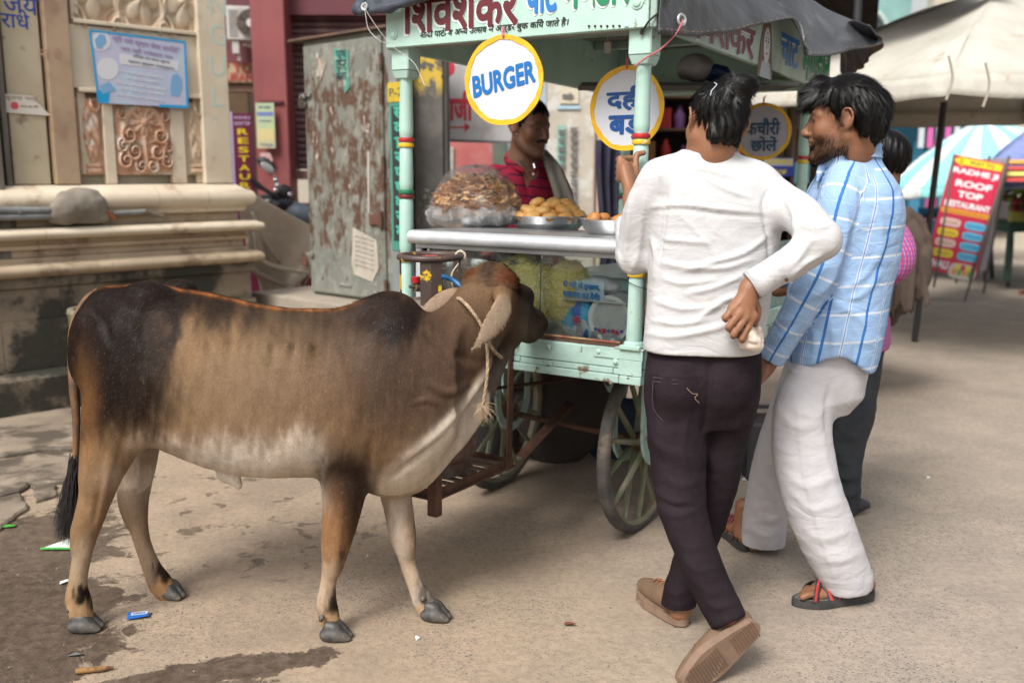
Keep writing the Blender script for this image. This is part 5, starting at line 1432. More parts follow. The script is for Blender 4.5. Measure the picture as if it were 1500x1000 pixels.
# ================================================================== TARPAULIN OVER THE CANOPY
TARP = mat('dark_tarpaulin',(.052,.053,.058),(.038,.039,.043),.42,sc=3,bump=.35,bsc=9,bd=.02,dirt=(.13,.13,.135),dsc=5,dlo=.55,dhi=.8,Specular_IOR_Level=.4)
tarp = empty('tarpaulin',label='dark grey tarpaulin with stitched hem and eyelet thrown over the cart canopy',cat='tarpaulin',M=CF.M)
def sheet(name,bottom,top,m,parent,amp=.012,nu=90,nv=26,th=.004,fr=3,seed=0):
 B = [np.array(p) for p in spline([np.array(p,float) for p in bottom],8)]; T = [np.array(p) for p in spline([np.array(p,float) for p in top],8)]
 B,T = np.array(B),np.array(T)
 def f(u,v):
  b = np.array([np.interp(u * (len(B) - 1),range(len(B)),B[:,k]) for k in range(3)]); t_ = np.array([np.interp(u * (len(T) - 1),range(len(T)),T[:,k]) for k in range(3)])
  p = b * (1 - v) + t_ * v
  w = amp * math.sin(PI * min(v * 1.2 + .25,1))
  return (p[0] + w * wob(u * fr * 3,v * 2,seed,2),p[1] + w * .5 * wob(u * fr * 3,v * 3,seed + 5,2),p[2] + w * .4 * wob(u * fr * 2,v * 2,seed + 9,2))
 q = MB(); q.grid(f,nu,nv)
 o = link(name,q.mesh(name,smooth=3),m,parent)
 sm2 = o.modifiers.new('thickness','SOLIDIFY'); sm2.thickness = th
 return o,f
def TH(px,py,off): return tuple(CF.hit(px,py,0,off))
bot1 = [TH(966,50,.085),TH(1000,51,.10),TH(1028,51,.095),TH(1076,46,.11),TH(1118,36,.12),TH(1157,27,.14),TH(1172,31,.17)]
top1 = [(.05,b[1] + .0,2.16) for b in bot1]
top1[0] = (.06,bot1[0][1] + .05,2.16)
o_,f1 = sheet('near_flap',bot1,top1,TARP,tarp,.012)
bot2 = [TH(1173,33,.17),TH(1176,58,.20),TH(1182,79,.22),TH(1196,82,.25),TH(1235,76,.30),TH(1270,69,.34),TH(1294,64,.36)]
top2 = [(.05,bot2[0][1],2.16),(.05,bot2[1][1] + .1,2.18),(.08,bot2[2][1] + .2,2.2),(.1,1.55,2.21),(.12,1.8,2.2),(.2,2.1,2.18),TH(1274,38,.36)]
o_,f2 = sheet('far_flap',bot2,top2,TARP,tarp,.02,seed=4)
bot3 = [TH(1294,64,.36),TH(1262,100,.20),TH(1238,112,.08)]
top3 = [TH(1274,38,.36),TH(1250,30,.22),TH(1225,40,.08)]
sheet('back_flap',bot3,top3,mat('dark_blue_tarp',(.012,.02,.045),(.03,.02,.02),.5,sc=6),tarp,.02,40,14)
MB().box((-CW - .08,-.09,2.145),(.07,2.1,2.16)).build('roof_sheet',TARP,tarp)
st_ = MB()                              # stitched hem
for f,n,v in ((f1,60,.045),(f2,60,.05)):
 for i in range(n):
  if i % 2 == 0:
   a,b = Vector(f(i / n,v)),Vector(f((i + .7) / n,v)); d = Vector((.0035,-.003,0)); st_.tube([a + d,b + d],.0013,4)
st_.build('hem_stitching',flat('tan_thread',(.40,.28,.16),.8),tarp,kind='stuff')
e_ = Vector(TH(997,30,.1)); em = MB(); em.lathe([(.011,-.004),(.013,.003),(.019,.004),(.021,-.001),(.011,-.004)],24,Matrix.Translation(e_ + Vector((.006,-.006,0))) @ Matrix.Rotation(R(-20),4,'Z') @ Matrix.Rotation(PI / 2,4,'Y'))
em.build('eyelet',ALU,tarp,smooth=.8)
cd = MB(); cd.tube(spline([e_ + Vector((.012,-.006,-.0)),Vector(TH(990,50,.1)),Vector(TH(968,72,.07)),Vector(CF.hit(948,84,1,-.045)),Vector(CF.hit(930,97,1,-.045))],8),.0028,6)
cd.build('tie_cord',flat('pink_cord',(.48,.13,.15),.8),tarp,smooth=1)
cd = MB(); cd.tube(spline([Vector(CF.hit(982,-2,0,.09)),Vector(CF.hit(965,18,0,.07)),Vector(CF.hit(950,32,1,-.075)),Vector(CF.hit(941,47,1,-.05))],8),.0032,6); cd.tube([Vector(CF.hit(941,44,1,-.05)),Vector(CF.hit(939,51,1,-.05))],.006,6)
cd.build('tie_cord',flat('black_cord',(.02,.02,.02),.6),tarp,smooth=1)
# rolled edge of the tarpaulin at the canopy's left end
def FH(px,py,off): return tuple(CF.hit(px,py,1,off))
s = Solid((-1.35,-.35,1.85),(-.55,.2,2.35),.008)
s.path([FH(527,15,-.1),FH(560,6,-.11),FH(610,-10,-.11),FH(680,-34,-.1)],[.022,.032,.036,.04],.01,flat=((0,1,.3),.7))
s.path([FH(527,18,-.125),FH(565,13,-.135),FH(605,0,-.135),FH(660,-18,-.12)],[.014,.018,.017,.015],.006)
s.path([FH(524,14,-.1),FH(545,-10,-.05),FH(580,-40,.0)],[.02,.03,.04],.02)
V,F = s.mesh(1); V += vnorm(V,F) * (.004 * wob(V[:,0],V[:,1],V[:,2],40))[:,None]
link('rolled_edge',fmesh('rolled_edge',V,F),mat('navy_tarp',(.035,.045,.07),(.05,.055,.07),.45,sc=6,bump=.4,bsc=20,bd=.01),tarp)
em = MB(); em.lathe([(.007,-.003),(.009,.003),(.014,.004),(.015,-.001),(.007,-.003)],20,Matrix.Translation(Vector(FH(534,10,-.15))) @ Matrix.Rotation(PI / 2,4,'X')); em.build('eyelet',ALU,tarp,smooth=.8)
cd = MB(); cd.tube(spline([FH(534,8,-.155),FH(536,25,-.155),FH(541,45,-.15),FH(560,62,-.13),FH(572,62,-.09)],6),.0012,4); cd.tube(spline([FH(534,12,-.155),FH(552,40,-.13),FH(575,68,-.09),FH(606,92,-.06),FH(622,125,-.06)],6),.0011,4)
cd.build('tie_string',flat('white_string',(.6,.6,.58),.7),tarp)
def proj(V):
 V = np.asarray(V,float); d = V - np.array([0,0,CH])
 fw,up = np.array(_FW),np.array(_UP); z = d @ fw
 return 750 + FPX * d[:,0] / z,500 - FPX * (d @ up) / z
A = lambda *p: np.array(at(*p))
def unit(v): v = np.array(v,float); return v / np.linalg.norm(v)
def creases(V,N,lines,face=(0,-1,.2)):
 """soft ridges (or furrows, negative height) following measured polylines on the side that faces the street"""
 x,y = proj(V); on = np.clip((N @ unit(face)) * 2.2 + .35,0,1); D = np.zeros(len(V))
 for h,w,pts in lines:
  q = np.array(spline([np.array(p,float) for p in pts],4)) if len(pts) > 2 else np.array(pts,float)
  a,b = q[:-1],q[1:]; best = np.full(len(V),1e9); tt = np.zeros(len(V))
  sel = (x > q[:,0].min() - 4 * w) & (x < q[:,0].max() + 4 * w) & (y > q[:,1].min() - 4 * w) & (y < q[:,1].max() + 4 * w)
  ii = np.where(sel)[0]
  if not len(ii): continue
  P_ = np.stack([x[ii],y[ii]],1)
  for k,(s_,e_) in enumerate(zip(a,b)):
   ba = e_ - s_; L = max(ba @ ba,1e-6); t_ = np.clip(((P_ - s_) @ ba) / L,0,1)
   d = np.linalg.norm(P_ - s_ - t_[:,None] * ba,axis=1); m = d < best[ii]
   best[ii[m]] = d[m]; tt[ii[m]] = (k + t_[m]) / len(a)
  D[ii] += h * np.exp(-(best[ii] / w) ** 2) * np.sin(PI * np.clip(tt[ii] * .9 + .05,0,1)) ** .6
 return V + N * (D * on)[:,None]
# ================================================================== THE COW
def PX(V):                              # measured drawing coordinates of points on the hide
 return proj(V)
def paint(C,x,y,blobs):
 for (bx,by,rx,ry,col,st,so) in blobs:
  d = np.sqrt(((x - bx) / rx) ** 2 + ((y - by) / ry) ** 2)
  w = st / (1 + np.exp((d - 1) / so))
  C += (np.array(col)[None] - C) * w[:,None]
 return C
def make_cow():
 S = Solid((-1.45,2.62,-.01),(.16,3.46,1.16),.0075)
 # trunk: sections along the body
 sec = [(112,470,560,.06),(130,436,585,.115),(160,421,612,.158),(200,420,640,.185),(250,426,664,.2),(300,434,684,.22),(350,446,696,.23),
   (400,456,700,.23),(450,460,698,.218),(500,462,700,.198),(550,462,704,.176),(600,462,706,.152),(640,480,680,.12),(668,500,640,.08)]
 xs,zt,zb,hw,yc = [],[],[],[],[]
 for px,a,b,w in sec:
  Y = 2.955 - .00022 * (px - 100)
  xs.append(at(px,500,Y).x); zt.append(at(px,a,Y).z); zb.append(at(px,b,Y - .05).z); hw.append(w); yc.append(Y)
 xx = np.linspace(xs[0],xs[-1],200)
 def sm(v):
  q = np.interp(xx,xs,v); k = np.hanning(17); k /= k.sum()
  return np.convolve(np.pad(q,8,'edge'),k,'valid')
 zt,zb,hw,yc = map(sm,(zt,zb,hw,yc))
 def trunk(X,Y,Z):
  f = lambda a: np.interp(X,xx,a)
  T,B,W,C = f(zt),f(zb),f(hw),f(yc)
  zc = (T * .5 + B * .5); hh = (T - B) / 2
  v = (Z - zc) / hh
  v = np.clip(v,-1.6,1.6)
  w = W * (1 - .16 * v - .1 * v * v * (v > 0) + .05 * v * v * (v < 0))
  q = np.sqrt(np.abs((Y - C) / w) ** 2.15 + np.abs(v) ** 2.15 + 1e-6)
  cap = np.maximum(xx[0] - X,X - xx[-1])
  return np.maximum((q - 1) * np.minimum(w,hh) * .9,cap)
 S.fn(trunk,(xx[0] - .03,2.6,.3),(xx[-1] + .03,3.3,1.15),.02)
 P = at
 # hip bones, croup, ribs and shoulder mass
 S.ell(P(214,434,2.875),(.045,.04,.03),.07)
 S.ell(P(262,424,3.07),(.06,.045,.035),.04)
 S.ell(P(126,476,2.88),(.035,.04,.04),.035); S.ell(P(124,474,3.0),(.035,.04,.04),.035)
 S.path([P(150,438,2.95),P(200,430,2.95),P(300,439,2.92),P(400,460,2.9),P(470,463,2.88),P(530,460,2.87)],.02,.03)
 for i in range(6):                  # ribs
  x0 = 300 + i * 30
  S.path([P(x0,505,2.745 - .004 * i),P(x0 - 8,550,2.716),P(x0 - 18,600,2.706),P(x0 - 34,645,2.735)],.003,.045)
 S.path([P(225,560,2.76),P(214,620,2.78),P(200,650,2.8)],[.03,.03,.02],.05)     # flank fold
 # hump
 S.path([P(508,484,2.87),P(548,464,2.87),P(584,464,2.875),P(606,490,2.88)],[.045,.066,.068,.045],.024,flat=((0,1,0),.72))
 S.ell(P(575,462,2.87),(.066,.055,.06),.03)
 # shoulder blade, brisket and neck
 S.path([P(572,492,2.79),P(548,560,2.745),P(522,630,2.745)],[.05,.075,.085],.06,flat=((0,1,0),.6))
 S.path([P(572,492,2.95),P(548,560,2.99),P(532,630,2.98)],[.05,.075,.08],.06,flat=((0,1,0),.6))
 S.path([P(585,560,2.87),P(630,535,2.9),P(674,503,2.945),P(705,468,3.0),P(722,440,3.03)],[.19,.15,.112,.09,.07],.04,flat=((.35,1,0),.66))
 S.path([P(600,492,2.87),P(640,486,2.9),P(668,460,2.96),P(696,426,3.0)],[.05,.042,.04,.045],.04)
 S.path([P(545,655,2.87),P(575,668,2.87),P(612,648,2.88)],[.1,.115,.085],.07,flat=((0,1,0),.9))
 # dewlap: a thin hanging sheet
 S.path([P(748,500,3.06),P(728,530,3.02),P(706,566,2.97),P(676,612,2.93),P(640,655,2.9),P(604,690,2.88),P(566,702,2.87),P(530,696,2.86)],
   [.02,.035,.05,.062,.062,.06,.05,.03],.035,flat=((.45,1,0),.42))
 for a,b,c in (((700,520),(668,590),(610,660)),((690,555),(640,640),(580,700)),((720,530),(695,570),(650,625)),((655,560),(615,620),(560,668))):
  S.path([P(*a,2.9),P(*b,2.845),P(*c,2.80)],[.006,.011,.006],.022,op='u')
 # legs  (half-width in px of the drawing, 1 px = 2 mm)
 def leg(pts,k=.03,fl=None):
  S.path([P(x,y,Y) for x,y,Y,r in pts],[r * .002 for *_,r in pts],k,fl,n=6)
 leg([(178,500,2.85,48),(172,570,2.83,50),(166,630,2.82,47),(148,690,2.80,33),(140,728,2.80,25),(130,762,2.79,21.5),(123,794,2.79,17),(117,830,2.79,14),(114,858,2.79,15),(115,880,2.79,20),(120,900,2.79,18)],.03,((0,1,0),.82))
 leg([(128,744,2.8,10),(119,762,2.8,10),(112,778,2.79,8),(112,800,2.79,8)],.02)     # point of the hock
 leg([(200,520,3.04,46),(200,590,3.04,42),(203,655,3.03,33),(198,700,3.03,29),(196,728,3.03,25),(202,764,3.02,17),(209,796,3.02,14),(222,830,3.02,15.5),(234,852,3.02,20),(244,868,3.02,17)],.03,((0,1,0),.82))
 leg([(190,705,3.03,12),(186,735,3.03,11),(191,765,3.02,8)],.02)
 leg([(526,610,2.81,42),(514,660,2.80,41),(506,700,2.78,37),(502,740,2.77,30),(497,770,2.765,27),(491,800,2.76,22),(487,822,2.755,16.5),(482,846,2.755,12.5),(479,870,2.755,14),(479,888,2.755,17),(484,908,2.75,15.5),(488,920,2.75,16)],.03,((0,1,0),.85))
 leg([(493,806,2.745,11),(494,822,2.74,10),(490,836,2.75,8)],.02)                        # knee
 leg([(560,620,2.95,36),(576,690,2.94,30),(581,730,2.93,25),(586,758,2.92,23),(590,785,2.91,21),(594,808,2.9,15),(599,830,2.9,13),(609,858,2.89,13),(619,878,2.88,17),(628,896,2.87,16)],.03,((0,1,0),.85))
 leg([(596,782,2.885,10),(600,796,2.88,10),(600,808,2.885,8)],.02)
 # sheath and udder area
 S.path([P(330,694,2.87),P(345,704,2.86),P(350,711,2.855)],[.026,.016,.013],.03)
 # head, seen from behind: poll to muzzle runs away from the camera to the right
 pol,muz = np.array(P(722,428,3.03)),np.array(P(778,468,3.325))
 hd = (muz - pol); HL = np.linalg.norm(hd); hd /= HL
 sd = np.cross(hd,(0,0,1)); sd /= np.linalg.norm(sd)       # to the animal's right = toward +x / camera
 upv = np.cross(sd,hd)
 H = lambda u,s_,v: pol + hd * u + sd * s_ + upv * v
 S.path([H(.0,0,-.012),H(.09,0,-.01),H(.17,0,-.012),H(.25,0,-.014),H(.33,0,-.012)],[.078,.082,.072,.056,.053],.03,flat=(tuple(sd),1.0))
 S.path([H(.02,0,-.09),H(.1,0,-.095),H(.2,0,-.07),H(.3,0,-.05)],[.055,.06,.04,.03],.04)  # jaw
 S.ell(H(.08,.055,-.075),(.06,.035,.055),.04,np.array((hd,sd,upv)))
 S.ell(H(.08,-.055,-.075),(.06,.035,.055),.04,np.array((hd,sd,upv)))
 S.ell(H(.355,0,-.015),(.045,.058,.047),.03,np.array((hd,sd,upv)))            # muzzle pad
 S.ell(H(.335,0,-.066),(.045,.035,.02),.02,np.array((hd,sd,upv)))             # lower lip
 S.path([H(.05,.066,.025),H(.1,.075,.025),H(.14,.066,.012)],[.02,.024,.016],.025)   # brow ridges
 S.path([H(.05,-.066,.025),H(.1,-.075,.025),H(.14,-.066,.012)],[.02,.024,.016],.025)
 S.ell(H(-.018,0,.06),(.05,.05,.036),.03,np.array((hd,sd,upv)))               # poll
 S.ell(H(-.022,.05,.034),(.036,.036,.034),.018,np.array((hd,sd,upv)))         # horn buds under curls
 S.ell(H(-.022,-.055,.036),(.036,.036,.034),.018,np.array((hd,sd,upv)))
 for sg in (1,-1):
  S.ell(H(.39,sg * .03,-.0),(.012,.011,.009),.008,op='s')
 S.path([H(.33,.06,-.045),H(.385,.04,-.05),H(.395,0,-.052),H(.385,-.04,-.05),H(.33,-.06,-.045)],.004,.006,op='s')
 # ears: tapering, folded leaves
 e1 = [P(737,434,2.93),P(736,450,2.875),P(727,468,2.84),P(708,494,2.81),P(688,516,2.79)]
 S.path(e1,[.017,.034,.039,.024,.007],.007,flat=((.45,-.8,.35),.17),n=7)
 S.path([P(741,428,2.985),P(733,434,2.93)],[.03,.026],.02)
 e2 = [P(680,428,3.09),P(663,435,3.09),P(644,444,3.09),P(627,453,3.08),P(612,460,3.07)]
 S.path(e2,[.022,.034,.034,.022,.006],.008,flat=((.3,-.8,.5),.22),n=7)
 V,F = S.mesh(2)
 # fine sag, tendons and skin creases
 N = vnorm(V,F)
 px,py = PX(V)
 neck = np.clip((px - 560) / 60,0,1) * np.clip((py - 430) / 40,0,1) * np.clip((760 - px) / 60,0,1) * np.clip((700 - py) / 60,0,1)
 along = px * .8 + (py - 500) * .25
 V = V + N * (neck * (.0022 * np.sin(along / 6.5 + 1.5 * wob(px,py,0,.02)) * (.5 + .5 * wob(px,py,0,.03))))[:,None]
 V = V + N * (.0012 * wob(V[:,0],V[:,1],V[:,2],34))[:,None]
 V = creases(V,vnorm(V,F),[(-.007,12,((560,480),(566,498),(564,520))),(.008,9,((500,500),(520,560),(520,620))),(-.010,7,((612,474),(640,500),(668,520),(700,530))),(.009,6,((625,560),(655,575),(690,560))),(-.004,7,((620,640),(660,605),(700,560),(725,530))),(.010,6,((600,668),(640,635),(680,590),(712,548))),(-.008,5,((572,700),(610,672),(650,640))),(.006,4,((605,590),(625,585),(640,592))),(-.01,8,((545,640),(540,680),(535,700))),
  (-.007,6,((225,560),(215,610),(222,645))),(.008,7,((170,640),(160,690),(150,740))),(-.006,4,((150,700),(142,740),(136,770))),(.006,4,((500,740),(498,780),(494,810))),(-.008,8,((130,452),(150,470),(160,500))),(-.008,6,((462,640),(466,670),(470,700))),(.01,14,((205,440),(195,480),(200,530)))],(0,-1,.1))
 me = fmesh('body',V,F)
 # coat
 px,py = PX(V)
 tone = .5 + .5 * wob(px,py,0,.025,3)
 n1 = wob(px,py,0,.05,5); n2 = wob(px * 1.6,py * .55,0,.16,9)
 n3 = wob(px * 1.5,py * .35,0,.45,2); x = px + 6 * n1 + 4 * n2 + 3 * n3; y = py + 7 * n2 + 5 * n1 + 4 * n3
 dark,mid,tan,cream,rust = (.011,.006,.005),(.085,.05,.033),(.30,.175,.09),(.56,.45,.35),(.30,.085,.022)
 C = np.tile(np.array((.2,.115,.058)),(len(V),1))
 C += (np.array((.29,.17,.088)) - C) * (np.clip((y - 470) / 150,0,1))[:,None]
 top = np.interp(x,[100,160,220,270,330,400,450,520,600,700],[640,640,640,480,487,500,510,540,560,560])
 C += (np.array((.016,.009,.007)) - C) * (1 / (1 + np.exp((y - top) / 11)) * np.clip((620 - x) / 60,0,1))[:,None]
 st = 1 / (1 + np.exp((np.abs(x - 300) - 90) / 14)) / (1 + np.exp((np.abs(y - 505) - 38) / 9))        # broken light streaks under the dark saddle
 C += (np.array(tan) - C) * (st * np.clip(.5 + .9 * np.sin(px / 10.5 + 2 * n1),0,1) * .55)[:,None]
 C = paint(C,x,y,[
  (330,590,115,70,(.215,.14,.08),.85,.25),(420,560,70,80,(.18,.118,.07),.75,.3),
  (600,560,110,105,mid,.93,.16),(650,500,90,75,mid,.85,.16),(550,525,60,85,(.055,.036,.026),.8,.22),
  (490,560,50,80,(.15,.09,.052),.5,.3),
  (575,462,52,34,dark,.9,.12),(585,482,26,30,(.016,.01,.009),.8,.2),(520,455,40,16,(.04,.024,.018),.7,.3),
  (165,520,74,118,dark,.95,.13),(215,560,45,90,(.018,.011,.008),.75,.22),
  (180,690,75,45,(.22,.125,.06),.75,.25),(125,600,13,60,(.3,.14,.05),.5,.35),
  (345,704,128,60,(.56,.47,.385),.93,.13),(350,712,150,42,(.80,.71,.61),.97,.16),(446,680,36,46,(.62,.52,.43),.93,.14),(222,655,26,14,cream,.7,.3),
  (512,668,44,30,(.07,.04,.022),.6,.3)])
 ln = np.interp(px,[470,543,590,625,655,683,710,745],[735,712,668,640,612,586,548,505])
 w_ = 1 / (1 + np.exp((ln - py - 5 * n1) / 6.5)) * np.clip((px - 528) / 22,0,1)
 C += (np.array((.72,.62,.51)) * np.clip(1.25 - (px - 600)[:,None] / 300,.55,1) - C) * (w_ * .96)[:,None]
 C = paint(C,x,y,[(508,706,40,40,(.018,.01,.008),.95,.14),(511,750,24,50,(.035,.018,.012),.93,.16),(488,770,14,50,(.25,.12,.05),.7,.3)])
 yn = V[:,1]
 def only(m,blobs):
  nonlocal C
  C[m] = paint(C[m].copy(),x[m],y[m],blobs)
 low = y > 715
 only(low & (px < 172) & (yn < 2.92),[(135,760,50,50,(.26,.155,.08),.8,.3),(115,835,40,42,(.42,.32,.22),.9,.2),(124,874,22,14,dark,1,.1),(104,868,8,30,(.4,.25,.13),.8,.2),(116,902,30,13,(.5,.32,.17),.95,.12)])
 only(low & (px < 275) & (yn > 2.92),[(205,760,40,60,(.22,.15,.1),.8,.3),(215,815,30,40,(.32,.22,.14),.8,.3),(226,812,30,34,(.36,.26,.18),.8,.3),(240,838,16,15,dark,.95,.15),(244,864,26,13,(.48,.27,.12),.95,.12)])
 only(low & (px > 440) & (px < 548) & (yn < 2.85),[(482,800,22,32,(.3,.16,.075),.75,.3),(498,816,8,18,dark,.95,.2),(478,850,26,30,(.48,.34,.23),.9,.2),(490,882,15,22,dark,.95,.15),(482,912,22,12,(.5,.31,.17),.9,.15),(466,870,8,30,(.6,.48,.36),.7,.3)])
 only((y > 700) & (px > 540) & (yn > 2.82),[(585,760,40,55,(.3,.2,.13),.85,.25),(588,775,14,48,(.62,.52,.43),.85,.3),(604,785,10,40,(.22,.12,.06),.7,.3),(600,835,20,30,(.5,.37,.26),.9,.2),(622,868,14,22,dark,.85,.2),(632,897,24,13,(.52,.32,.17),.9,.15)])
 # rust-coloured ridge along the spine, and head
 mid_y = np.interp(V[:,0],xx,yc)
 ridge = np.exp(-((V[:,1] - mid_y + .006) / .008) ** 2) * (.6 + .4 * n2) * (V[:,2] > np.interp(V[:,0],xx,zt) - .05) * np.clip((540 - px) / 60,0,1) * np.clip((px - 130) / 30,0,1)
 C += (np.array((.42,.15,.045)) - C) * (ridge * .95)[:,None]
 q = V - pol; hu,hv,hs_ = q @ hd,q @ upv,q @ sd
 head = (V[:,1] > 2.93) & (px > 668)
 hb = np.clip((hu + .03) / .05,0,1) * head
 C += (np.array((.042,.027,.02)) - C) * (hb * .85)[:,None]
 C += (np.array((.02,.013,.011)) - C) * (head * np.clip((hv + .02) / .03,0,1) * np.clip((hu + .01) / .03,0,1) * .85)[:,None]
 C += (np.array((.022,.014,.012)) - C) * (head * np.clip((hu - .3) / .05,0,1) * .8)[:,None]
 C += (np.array((.2,.13,.085)) - C) * (head * np.exp(-((hv + .085) / .03) ** 2) * np.exp(-((hu - .17) / .12) ** 2) * .75)[:,None]
 for sg in (1,-1):
  d = np.sqrt(((hu + .022) / .05) ** 2 + ((hs_ - sg * .052) / .042) ** 2 + ((hv - .035) / .038) ** 2)
  C += (np.array((.12,.033,.013)) - C) * (1 / (1 + np.exp((d - 1) / .12)))[:,None]
 d = np.sqrt(((hu + .03) / .05) ** 2 + (hs_ / .1) ** 2 + ((hv - .0) / .022) ** 2)
 C += (np.array((.045,.02,.014)) - C) * (.85 / (1 + np.exp((d - 1) / .15)))[:,None]
 C += (np.array((.028,.016,.013)) - C) * (head * np.exp(-(hs_ / .024) ** 2) * np.clip((hv - .0) / .03,0,1) * np.clip((.1 - hu) / .05,0,1) * .9)[:,None]
 for e,col in ((e1,(.29,.215,.15)),(e2,(.34,.24,.165))):
  A = np.array([list(p) for p in e]); dd = np.min(np.linalg.norm(V[:,None,:] - np.array([list(p) for p in spline([np.array(q_) for q_ in A],4)])[None],axis=2) if len(V) < 1 else np.full((1,len(V)),9.),axis=0)
  m = (V[:,2] < A[:,2].max() + .03) & (V[:,2] > A[:,2].min() - .03) & (V[:,0] > A[:,0].min() - .04) & (V[:,0] < A[:,0].max() + .04)
  ii = np.where(m)[0]; Q = np.array(spline([np.array(q_) for q_ in A],6))
  dd = np.linalg.norm(V[ii][:,None,:] - Q[None],axis=2); k = dd.argmin(1); dm = dd.min(1)
  rad = np.interp(k / (len(Q) - 1),[0,.25,.5,.75,1],[.02,.036,.042,.03,.014])
  w = np.clip(1.25 - dm / rad,0,.35) / .35 * np.clip(k / 5,0,1)
  C[ii] += (np.array(col)[None] - C[ii]) * (w * .92)[:,None]
  rim = np.clip((dm / rad - .62) / .2,0,1) * w
  C[ii] += (np.array((.40,.24,.13))[None] - C[ii]) * (rim * .4)[:,None]
 C = np.clip(C * .86,.004,.9)
 C *= (1 + .1 * n2 + .05 * n1)[:,None]
 vcol(me,'coat',C)
 t = NT('cow_hide')
 base = t.attr('coat')
 v = t.co(sc=(1,1,.28))
 base = t.mix(t.step(t.noise(95,4,.7,t.co(sc=(1,1,.07))),.58,.78,0,.22),base,t.mix(.5,base,(.45,.33,.22)))
 base = t.mix(t.step(t.noise(260,3,.6,v),.3,.75,0,.55),base,t.mix(.5,base,(.0,.0,.0)))
 base = t.mix(t.step(t.noise(420,2,.6,v),.58,.8,0,.3),base,t.mix(.5,base,(.75,.6,.45)))
 me.materials.append(t.fin(base,.55,0,t.bump(t.noise(300,3,.6,v),.35,.0015),Specular_IOR_Level=.12))
 root = empty('cow',(-.9,2.88,0),0,'brown zebu calf with a humped back nosing the glass case of the snack cart','cow')
 link('body',me,None,root,True)
 # short fur lying along the hide
 N = vnorm(V,F)
 k = 330000
 A3 = V[F]; ar = np.linalg.norm(np.cross(A3[:,2] - A3[:,0],A3[:,3] - A3[:,1]),axis=1)
 fi = RNG.choice(len(F),k,p=ar / ar.sum()); w = RNG.dirichlet((1,1,1,1),k)
 Pn = (A3[fi] * w[:,:,None]).sum(1); Nn = (N[F[fi]] * w[:,:,None]).sum(1); Cn = (C[F[fi]] * w[:,:,None]).sum(1)
 keep = Nn[:,1] < .35
 Pn,Nn,Cn = Pn[keep],Nn[keep],Cn[keep]
 bx,by = PX(Pn)
 D = np.tile(np.array((-.55,0,-.8)),(len(Pn),1))
 D[bx > 560] = (-.25,0,-1); D[(bx > 690)] = (-.3,-.2,-.9)
 D += RNG.normal(0,.16,D.shape)
 D -= Nn * (D * Nn).sum(1,keepdims=True)
 Lh = RNG.uniform(.006,.012,len(Pn))
 J = RNG.normal(1,.13,(len(Pn),1)) + .55 * np.clip(wob(bx * 1.0,by * .09,0,.9,6) + wob(bx * 1.0,by * .05,0,1.7,1) - .55,0,1)[:,None] * ((bx > 430) & (Cn[:,0] < .25))[:,None]; Cn = np.clip(Cn * J,.003,.95)
 t = NT('cow_fur'); fm = t.fin(t.attr('col'),.55,0,Specular_IOR_Level=.05)
 strands('fur',Pn,D,Nn,Lh,.001,fm,root,1,.11,C=Cn,kind='stuff')
 # long hair on spine ridge, hump and poll
 m = (RNG.random(len(Pn)) < .9) & ((np.abs(Pn[:,1] - np.interp(Pn[:,0],xx,yc)) < .02) & (Nn[:,2] > .8) & (bx < 620) & (by < 475))
 D2 = np.tile(np.array((-.8,-.2,.2)),(m.sum(),1)) + RNG.normal(0,.2,(m.sum(),3))
 strands('ridge_hair',Pn[m],D2,Nn[m],RNG.uniform(.008,.015,m.sum()),.001,fm,root,2,.03,C=np.clip(Cn[m] * 1.0,.01,.9),kind='stuff')
 q = Pn - pol; hu,hv,hs_ = q @ hd,q @ upv,q @ sd
 m = (hu < .03) & (hv > .0) & (hu > -.09) & (np.abs(hs_) < .1)
 sgn = np.sign(hs_[m])[:,None]
 D3 = sd[None] * sgn * .8 + np.array((0,-.1,-.25))[None] + RNG.normal(0,.3,(m.sum(),3))
 strands('poll_hair',Pn[m],D3,Nn[m],RNG.uniform(.010,.017,m.sum()),.0013,fm,root,3,.12,curl=.35,C=np.clip(Cn[m] * 1.0,.01,.9),kind='stuff')
 # tail
 tail = MB()
 tp = spline([P(150,430,2.955),P(126,448,2.955),P(109,490,2.93),P(108,560,2.9),P(112,620,2.89),P(110,690,2.88)],6)
 tail.tube(tp,[.026 - .017 * i / (len(tp) - 1) for i in range(len(tp))],10)
 to = tail.build('tail',mat('tail_skin',(.07,.04,.025),(.2,.1,.04),.6,sc=9),root,smooth=1.2,world=True)
 n = 2600
 th = RNG.random(n); bp = np.array([list(P(111,682,2.88))]) + np.array((-.012,0,-.09)) * th[:,None] + np.array((0,0,.03)) + RNG.normal(0,.006,(n,3))
 dr = np.array((-.14,-.03,-.9)) + RNG.normal(0,.085,(n,3)) * np.array((1,.8,.1))
 tm = flat('tail_tuft_hair',(.012,.010,.010),.38)
 dr[:,0] -= .12 * RNG.random(n)
 Pz = strands('tuft',bp,dr,np.tile((-.2,-1,.1),(n,1)),RNG.uniform(.13,.23,n),.0021,tm,to,6,-.12,curl=.05,world=False,kind='stuff')
 Pz.data.transform((Matrix.Translation(root.location)).inverted())
 # hooves: two claws each, with the cleft between them
 hm = mat('hoof_horn',(.035,.033,.032),(.085,.078,.07),.5,sc=30,bump=.4,bsc=90,bd=.002,dirt=(.28,.2,.13),dsc=22,dlo=.55,dhi=.75)
